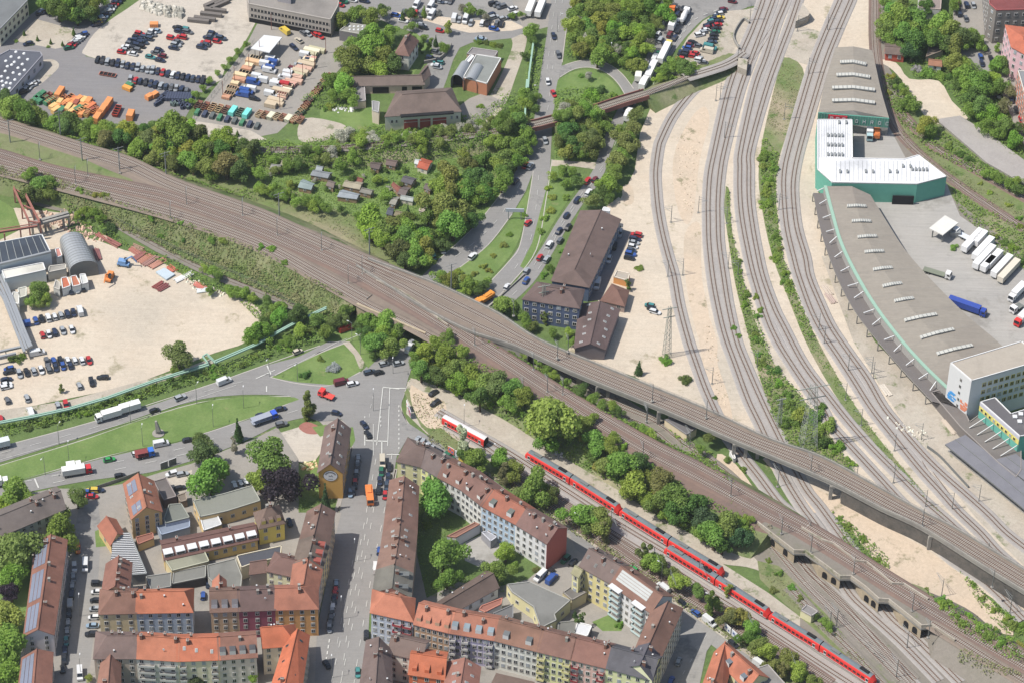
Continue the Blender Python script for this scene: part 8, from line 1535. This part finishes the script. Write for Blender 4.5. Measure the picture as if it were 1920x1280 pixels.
trees('in the lawn between the slip road and steel bridge', '1102,142,8,w 1090,142,6,g,b 1055,205,12,w 1070,195,14,g,b 1110,180,16,g,b 1125,170,14,d,b 1135,190,12,o,b 1150,180,10,g,b 1090,190,10,o,b')
belt('in the thicket below the small steel bridge', pr(1040,230, 1130,215, 1145,235, 1120,290, 1060,300, 1040,270), 22, 11, 17, 'ggdlo', gap=.8)
trees('beside the road fork lawn', '1055,320,10,g 1075,322,9,g 1080,340,11,d 1062,345,10,g 1040,330,9,l 1035,370,8,l,b 1032,395,9,y,b 1020,410,9,l,b 1015,435,8,g,b 1060,370,7,g,b 1028,352,7,l,b')
belt('in the dense wood beside the slanting queue road', pr(1082,0, 1262,-5, 1240,40, 1215,85, 1195,128, 1165,115, 1120,108, 1068,95, 1075,30), 52, 12, 19, 'gggdllo', gap=.85); trees('in the dense wood beside the slanting queue road', '1098,75,11,w 1085,45,12,w 1170,25,12,w 1160,92,10,w 1185,90,10,w 1212,82,12,q 1118,98,8,w 1130,102,8,w 1075,40,8,w 1080,100,9,y')
trees('beside the ramp of the single track', '1262,125,14,g 1285,130,16,d 1275,120,12,g 1245,135,14,g 1260,140,12,w,b 1300,128,10,g 1235,150,10,l 1258,155,8,g,b')
belt('in the dense belt between the depot and the left tracks', pr(0,190, 40,205, 90,222, 160,230, 275,235, 345,225, 400,262, 440,272, 480,285, 460,318, 400,330, 300,300, 200,262, 90,235, 0,212), 62, 12, 20, 'ggddlo', gap=.78); trees('standing out in the belt below the depot yard', '45,222,22,d 325,240,30,g 130,232,20,d 300,275,20,g 425,310,24,o 275,265,20,o 10,190,18,d 365,255,14,g 410,258,14,g 420,275,12,l')
belt('in the thicket along the overgrown single track', pr(440,300, 560,292, 655,282, 740,258, 860,240, 915,240, 960,215, 985,220, 1000,290, 985,330, 955,300, 900,268, 780,290, 655,300, 560,312, 480,330), 40, 9, 14, 'ggldo', gap=.85); belt('above the single track beside the hipped hall', pr(600,262, 700,245, 760,255, 800,240, 880,232, 960,200, 975,210, 900,245, 780,262, 655,275), 26, 8, 12, 'gglow', gap=.85)
trees('blossoming behind the single track', '640,256,14,w 655,250,12,w 830,240,9,w 878,240,9,w 905,242,9,w 625,292,10,w 610,300,8,w')
belt('in the wood between the allotments and the curved road', pr(835,340, 880,300, 950,290, 985,260, 985,290, 960,330, 930,370, 890,410, 850,450, 820,485, 790,505, 740,480, 700,450, 690,420, 740,410, 800,400), 44, 13, 20, 'ggddlo', gap=.82); trees('standing tall in the wood beside the curved road', '845,335,26,o 830,390,30,o 850,420,28,g 690,405,24,l 715,430,20,o 870,355,20,g 760,440,20,g 895,330,20,d 780,475,20,g 745,465,20,d 905,365,16,g 800,440,18,g 940,300,18,g 950,270,16,g')
belt('along the lower hedge of the allotment gardens', pr(480,345, 520,350, 560,368, 620,385, 680,408, 700,430, 660,400, 600,392, 540,375, 480,362), 18, 8, 13, 'ggdl', gap=.85); belt('among the allotment cabins', pr(500,300, 660,305, 780,292, 900,275, 880,310, 830,350, 810,390, 760,400, 700,400, 640,370, 560,350, 500,340), 40, 3.5, 6, 'ggldwo', 'round', gap=1.2); trees('standing among the allotment cabins', '640,312,13,g 625,300,10,w 707,337,9,l 727,368,12,g 660,335,10,d 765,395,9,b,c 545,345,8,y 870,290,10,y 590,300,8,g')
trees('in the big group above the long low shed', '655,115,24,o 690,85,26,g 700,65,20,g 670,115,16,d 720,105,20,g 740,115,18,d,r 640,105,14,g 690,120,18,g 715,130,18,l 660,80,14,g 640,40,16,g 660,30,14,g 700,30,16,g 730,60,14,g 620,150,14,g 640,160,18,l 650,175,14,g 625,180,12,g 660,190,12,g 680,75,16,d 725,75,12,g 705,100,18,d 735,95,10,b,c 650,140,16,g 672,20,14,g 715,20,12,d 620,200,9,l,b 610,205,7,g,b 755,30,10,d,c 772,25,12,d 795,22,10,g,c 770,50,9,g 768,72,9,d 790,85,12,d,t 805,85,10,g,t 830,90,10,g 817,78,9,b,c 795,70,7,g 840,52,11,y,t 836,90,8,g')
trees('around the small car parks at the top', '865,15,8,q 885,20,9,g 900,25,8,d 875,22,8,g 912,32,7,q 880,12,7,g 820,25,7,q,b 960,30,7,g 975,28,7,g 895,78,7,g,b 910,80,7,d,b 925,84,7,g,b 938,86,6,d,b 995,55,14,g 1000,75,10,d 985,105,8,d 980,175,12,g 995,185,10,d 1010,180,8,g 985,195,12,l 1005,205,9,d 965,205,9,g 950,215,9,d 990,150,6,l,b 903,200,7,g,b')
trees('at the lower end of the verge by the steel bridge', '975,240,16,g 955,250,16,d 990,255,14,g 970,275,16,g 960,295,14,g 985,285,10,d 965,225,14,g')
trees('in the dark park group at the top left', '110,15,22,d 130,8,22,g 155,12,20,d 175,5,18,g 90,5,18,g 145,30,16,d 168,28,14,b 190,0,14,g 120,30,14,d 180,22,10,d'); trees('small and newly planted in the tree lot', '45,62,5,d,c 70,72,5,d,c 95,78,5,d,c 117,82,5,d,c 138,60,7,d,c 30,78,4,g,b 60,84,4,g,b 90,88,4,g,b'); trees('young in the row between the gravel lot and the container yard', '460,85,7,g 445,98,7,g 432,112,7,g 420,126,6,g 407,138,6,g 392,150,7,g 380,165,7,g 368,178,8,g 357,190,6,g 445,250,6,d,c')
trees('beside the red gantry at the left edge', '75,355,16,g 55,365,18,d 90,365,16,g 60,345,14,g 100,360,8,g 160,395,10,l 175,400,10,g 208,432,13,b,b 145,405,9,l 190,410,9,g 125,400,8,g,b 150,380,8,g,b 185,388,8,y,b 200,388,7,g,b'); trees('by the pale huts and silver pipelines', '68,545,18,o 60,565,12,g 88,560,12,l 85,545,9,g 80,570,9,o 30,672,12,d,b 42,668,8,g,b')
trees('at the lower right edge of the sand yard', '335,670,24,o,r 330,690,12,o,b 115,728,7,o,t 480,620,20,g 495,605,14,d 470,640,12,g 505,625,12,g 400,510,12,g 410,520,10,d 432,545,12,g 445,550,10,g 395,545,9,g 460,550,12,g 500,565,12,d 520,575,12,g 385,505,8,l 475,560,9,l 345,455,6,d,b 285,425,8,g,b 300,445,8,g,b 340,440,7,g,b 400,465,9,g,b 420,470,8,g,b 490,485,8,g,b 510,490,8,g,b 535,515,7,g,b')
belt('in the tall hedge along the upper boulevard', pr(20,795, 200,748, 330,705, 440,678, 560,625, 600,600, 615,612, 570,645, 440,695, 330,722, 200,765, 20,812), 46, 6, 10, 'ggdg', 'bush', gap=.8)
trees('in the big wood at the top right', '1690,40,26,g 1720,35,24,g 1700,60,22,g 1670,55,18,g 1670,20,18,g 1760,50,24,l 1780,60,22,g 1750,75,20,g 1800,72,20,d 1790,85,18,g 1715,80,24,d 1710,100,16,b 1690,90,12,d 1730,60,16,g 1815,80,14,g 1825,65,12,g 1665,75,12,g 1775,35,14,g 1740,15,16,d 1660,5,12,g 1695,5,14,o 1788,10,12,g 1770,88,14,d')
trees('between the sand lot and the top right street', '1785,118,18,l 1805,115,14,l 1810,145,22,g 1835,160,22,g 1855,150,18,l 1870,165,16,g 1825,180,18,d 1840,200,20,o 1860,215,18,g 1880,200,14,t 1885,235,18,g 1900,260,16,g 1905,240,12,d 1720,130,10,w,b 1740,138,14,g,b 1760,142,12,g,b 1775,145,10,d,b 1800,155,14,d 1820,210,14,g 1838,82,12,g 1835,75,9,g 1870,118,16,g 1880,125,14,d 1870,90,8,g,t 1895,175,12,t 1850,235,14,g 1870,250,12,g 1815,170,12,g')
trees('along the path beside the overgrown track', '1655,55,9,l 1665,60,8,g 1680,155,10,d 1690,165,10,g 1700,190,14,g 1715,200,14,g 1695,175,10,l 1735,235,16,l 1745,245,14,g 1670,145,8,y,b 1668,175,7,y,b 1690,205,8,g,b 1780,275,9,g,b 1800,290,9,d,b 1815,300,9,d,b 1745,260,8,g,b'); trees('in the scrub right of the overgrown tracks', '1870,332,12,g 1890,345,12,g 1910,355,12,d 1850,325,10,g 1905,340,9,l 1838,345,6,l,b 1855,362,6,l,b 1890,385,7,l,b 1910,410,8,g,b 1912,425,7,g,b 1865,445,9,g,b 1885,455,10,g,b 1900,465,10,g,b 1915,490,12,d,b 1788,466,9,g,b')
trees('beside the sandy flat and the weeds', '1600,1035,7,w,b 1575,970,6,g,b 1645,1050,9,g,b 1650,1070,9,l,b 1620,1010,9,g,b 1590,985,9,g,b 1395,880,8,g,b 1368,860,9,g,b 1440,1008,5,w,b'); belt('in the green belt on the lower right embankment', pr(1725,1110, 1800,1155, 1880,1195, 1960,1225, 1980,1260, 1900,1240, 1800,1190), 24, 8, 13, 'gglld', 'bush', 1.5, gap=.75); belt('along the right side of the sandy flat', pr(1800,1070, 1850,1120, 1910,1165, 1960,1200, 1930,1200, 1860,1150), 12, 7, 11, 'ggl', 'bush', gap=.8)
trees('beside the relay hut and the platform', '1545,1165,10,g 1555,1175,9,g 1530,1155,8,d 1460,1075,9,g,b 1440,1050,6,g,b 1450,1105,9,o,b 1485,1100,8,g,b 1500,1120,8,g,b')

def lowcol(c, r): return [v*r for v in lin(*GC[c])[:3]]
def finish_trees():
    big = sorted([t for t in SPEC if t[5] != 'bush'], key=lambda t: -t[3]); bush = sorted([t for t in SPEC if t[5] == 'bush'], key=lambda t: -t[3])
    for t in big[:295]+bush[:290]: tree_(*t)
    V, Cc = [], []; g = np.random.default_rng(5)
    for t in big[295:]+bush[290:]:
        where, x, y, rpx, c, kind, z, *_ = t; r = rpx/S(y); hc = r*dict(round=1.45, tall=1.6, cone=1.3, bush=.35)[kind]; p = P(x, y, z+hc); p.z = max(p.z, gz(p.x, p.y)+r*(.35 if kind == 'bush' else 1.1))
        me = rnd.choice(KIND[kind]); v = np.empty(len(me.vertices)*3, np.float32); me.vertices.foreach_get('co', v); v = v.reshape(-1, 4, 3); v = v[g.random(len(v)) < .55].reshape(-1, 3)
        a = rnd.uniform(0, 6.28); R = np.array([[math.cos(a), -math.sin(a), 0], [math.sin(a), math.cos(a), 0], [0, 0, 1]]); sc = r*g.uniform(.9, 1.12, 3)
        V.append((v*sc) @ R.T+np.array([p.x, p.y, p.z])); Cc.append(np.tile(np.array(lowcol(c, g.uniform(.85, 1.15))+[1]), (len(v), 1)))
    V = np.concatenate(V); Cc = np.concatenate(Cc).astype(np.float32)
    m = M['leaf'].copy(); m.name = 'woodland_foliage'; nt = m.node_tree
    at = nt.nodes.new('ShaderNodeAttribute'); at.attribute_name = 'Col'
    oi = [n for n in nt.nodes if n.type == 'OBJECT_INFO'][0]
    for l in list(nt.links):
        if l.from_node == oi: nt.links.new(at.outputs['Color'], l.to_socket)
    me = quads('woodland', V, m); ca = me.color_attributes.new('Col', 'FLOAT_COLOR', 'POINT'); ca.data.foreach_set('color', Cc.ravel())
    o = stuff(put(me, 'woodland')); o['label'] = 'mass of smaller green trees filling the thickets along the railway and gardens'; o['category'] = 'woodland'
finish_trees()

hb = MB(); hb.prism([Vector(v) for v in ((-1000, -1050), (1000, -1050), (1000, 1600), (-1000, 1600))], -1, 840, M['glass'], base=True)
hz = hb.build('haze'); hm = bpy.data.materials.new('air_haze'); hm.use_nodes = True; hn = hm.node_tree; hn.nodes.remove(hn.nodes['Principled BSDF'])
pv = hn.nodes.new('ShaderNodeVolumePrincipled'); pv.inputs['Color'].default_value = (.86, .93, 1, 1); pv.inputs['Density'].default_value = HZ; pv.inputs['Anisotropy'].default_value = .2
hn.links.new(pv.outputs[0], hn.nodes['Material Output'].inputs['Volume']); hz.data.materials.clear(); hz.data.materials.append(hm); stuff(hz)
SC.cycles.volume_bounces = 0
# ---------------------------------------------------------------- labels that single each thing out
DONE = set()
def finalize():
    again = False
    from collections import defaultdict
    g = defaultdict(list)
    bpy.context.view_layer.update()
    for o in THINGS: g[o['label']].append(o)
    for lab, os_ in g.items():
        n = len(os_)
        if n == 1: continue
        pos = [(proj(o.matrix_world.translation)) for o in os_]
        if n > 12 and lab not in DONE:
            DONE.add(lab); k = math.ceil(n/11); od = sorted(range(n), key=lambda i: pos[i][1]); nm = {2: ['higher up in the photo', 'lower in the photo'], 3: ['upper third', 'middle third', 'lower third']}.get(k, ['topmost band', 'second band', 'third band', 'lowest band', 'last band'])
            for j, i in enumerate(od): os_[i]['label'] = lab+', '+nm[min(len(nm)-1, j*k//n)]
            again = True; continue
        if n <= 12:
            xs = [p[0] for p in pos]; ys = [p[1] for p in pos]; hor = (max(xs)-min(xs)) >= .8*(max(ys)-min(ys))
            order = sorted(range(n), key=lambda i: pos[i][0] if hor else pos[i][1])
            W = ['', '', 'second', 'third', 'fourth', 'fifth', 'sixth', 'seventh', 'eighth', 'ninth', 'tenth', 'eleventh', 'twelfth']
            for k, i in enumerate(order):
                side = ('left', 'right') if hor else ('top', 'bottom')
                if k == 0: s = side[0]+('most' if hor else ' one')
                elif k == n-1: s = side[1]+('most' if hor else ' one')
                elif k+1 <= (n+1)//2: s = W[k+1]+' from '+side[0]
                else: s = W[n-k]+' from '+side[1]
                if n == 3 and k == 1: s = 'middle one'
                os_[i]['label'] = lab+', '+s
        if 'group' not in os_[0]:
            for o in os_: o['group'] = lab[:60]
    if again: finalize()

def trim():
    for o in THINGS:
        l = o['label']
        for a, b in ((' broad-crowned', ''), (' the ', ' '), (' slender', ''), (' dense', ''), (' between', ' by'), (' light', ''), (' green', ''), (' in photo', '')):
            if len(l.split()) <= 16: break
            l = l.replace(a, b)
        if l.split()[0] in ('tree',): l = 'a '+l
        o['label'] = l
finalize(); trim()
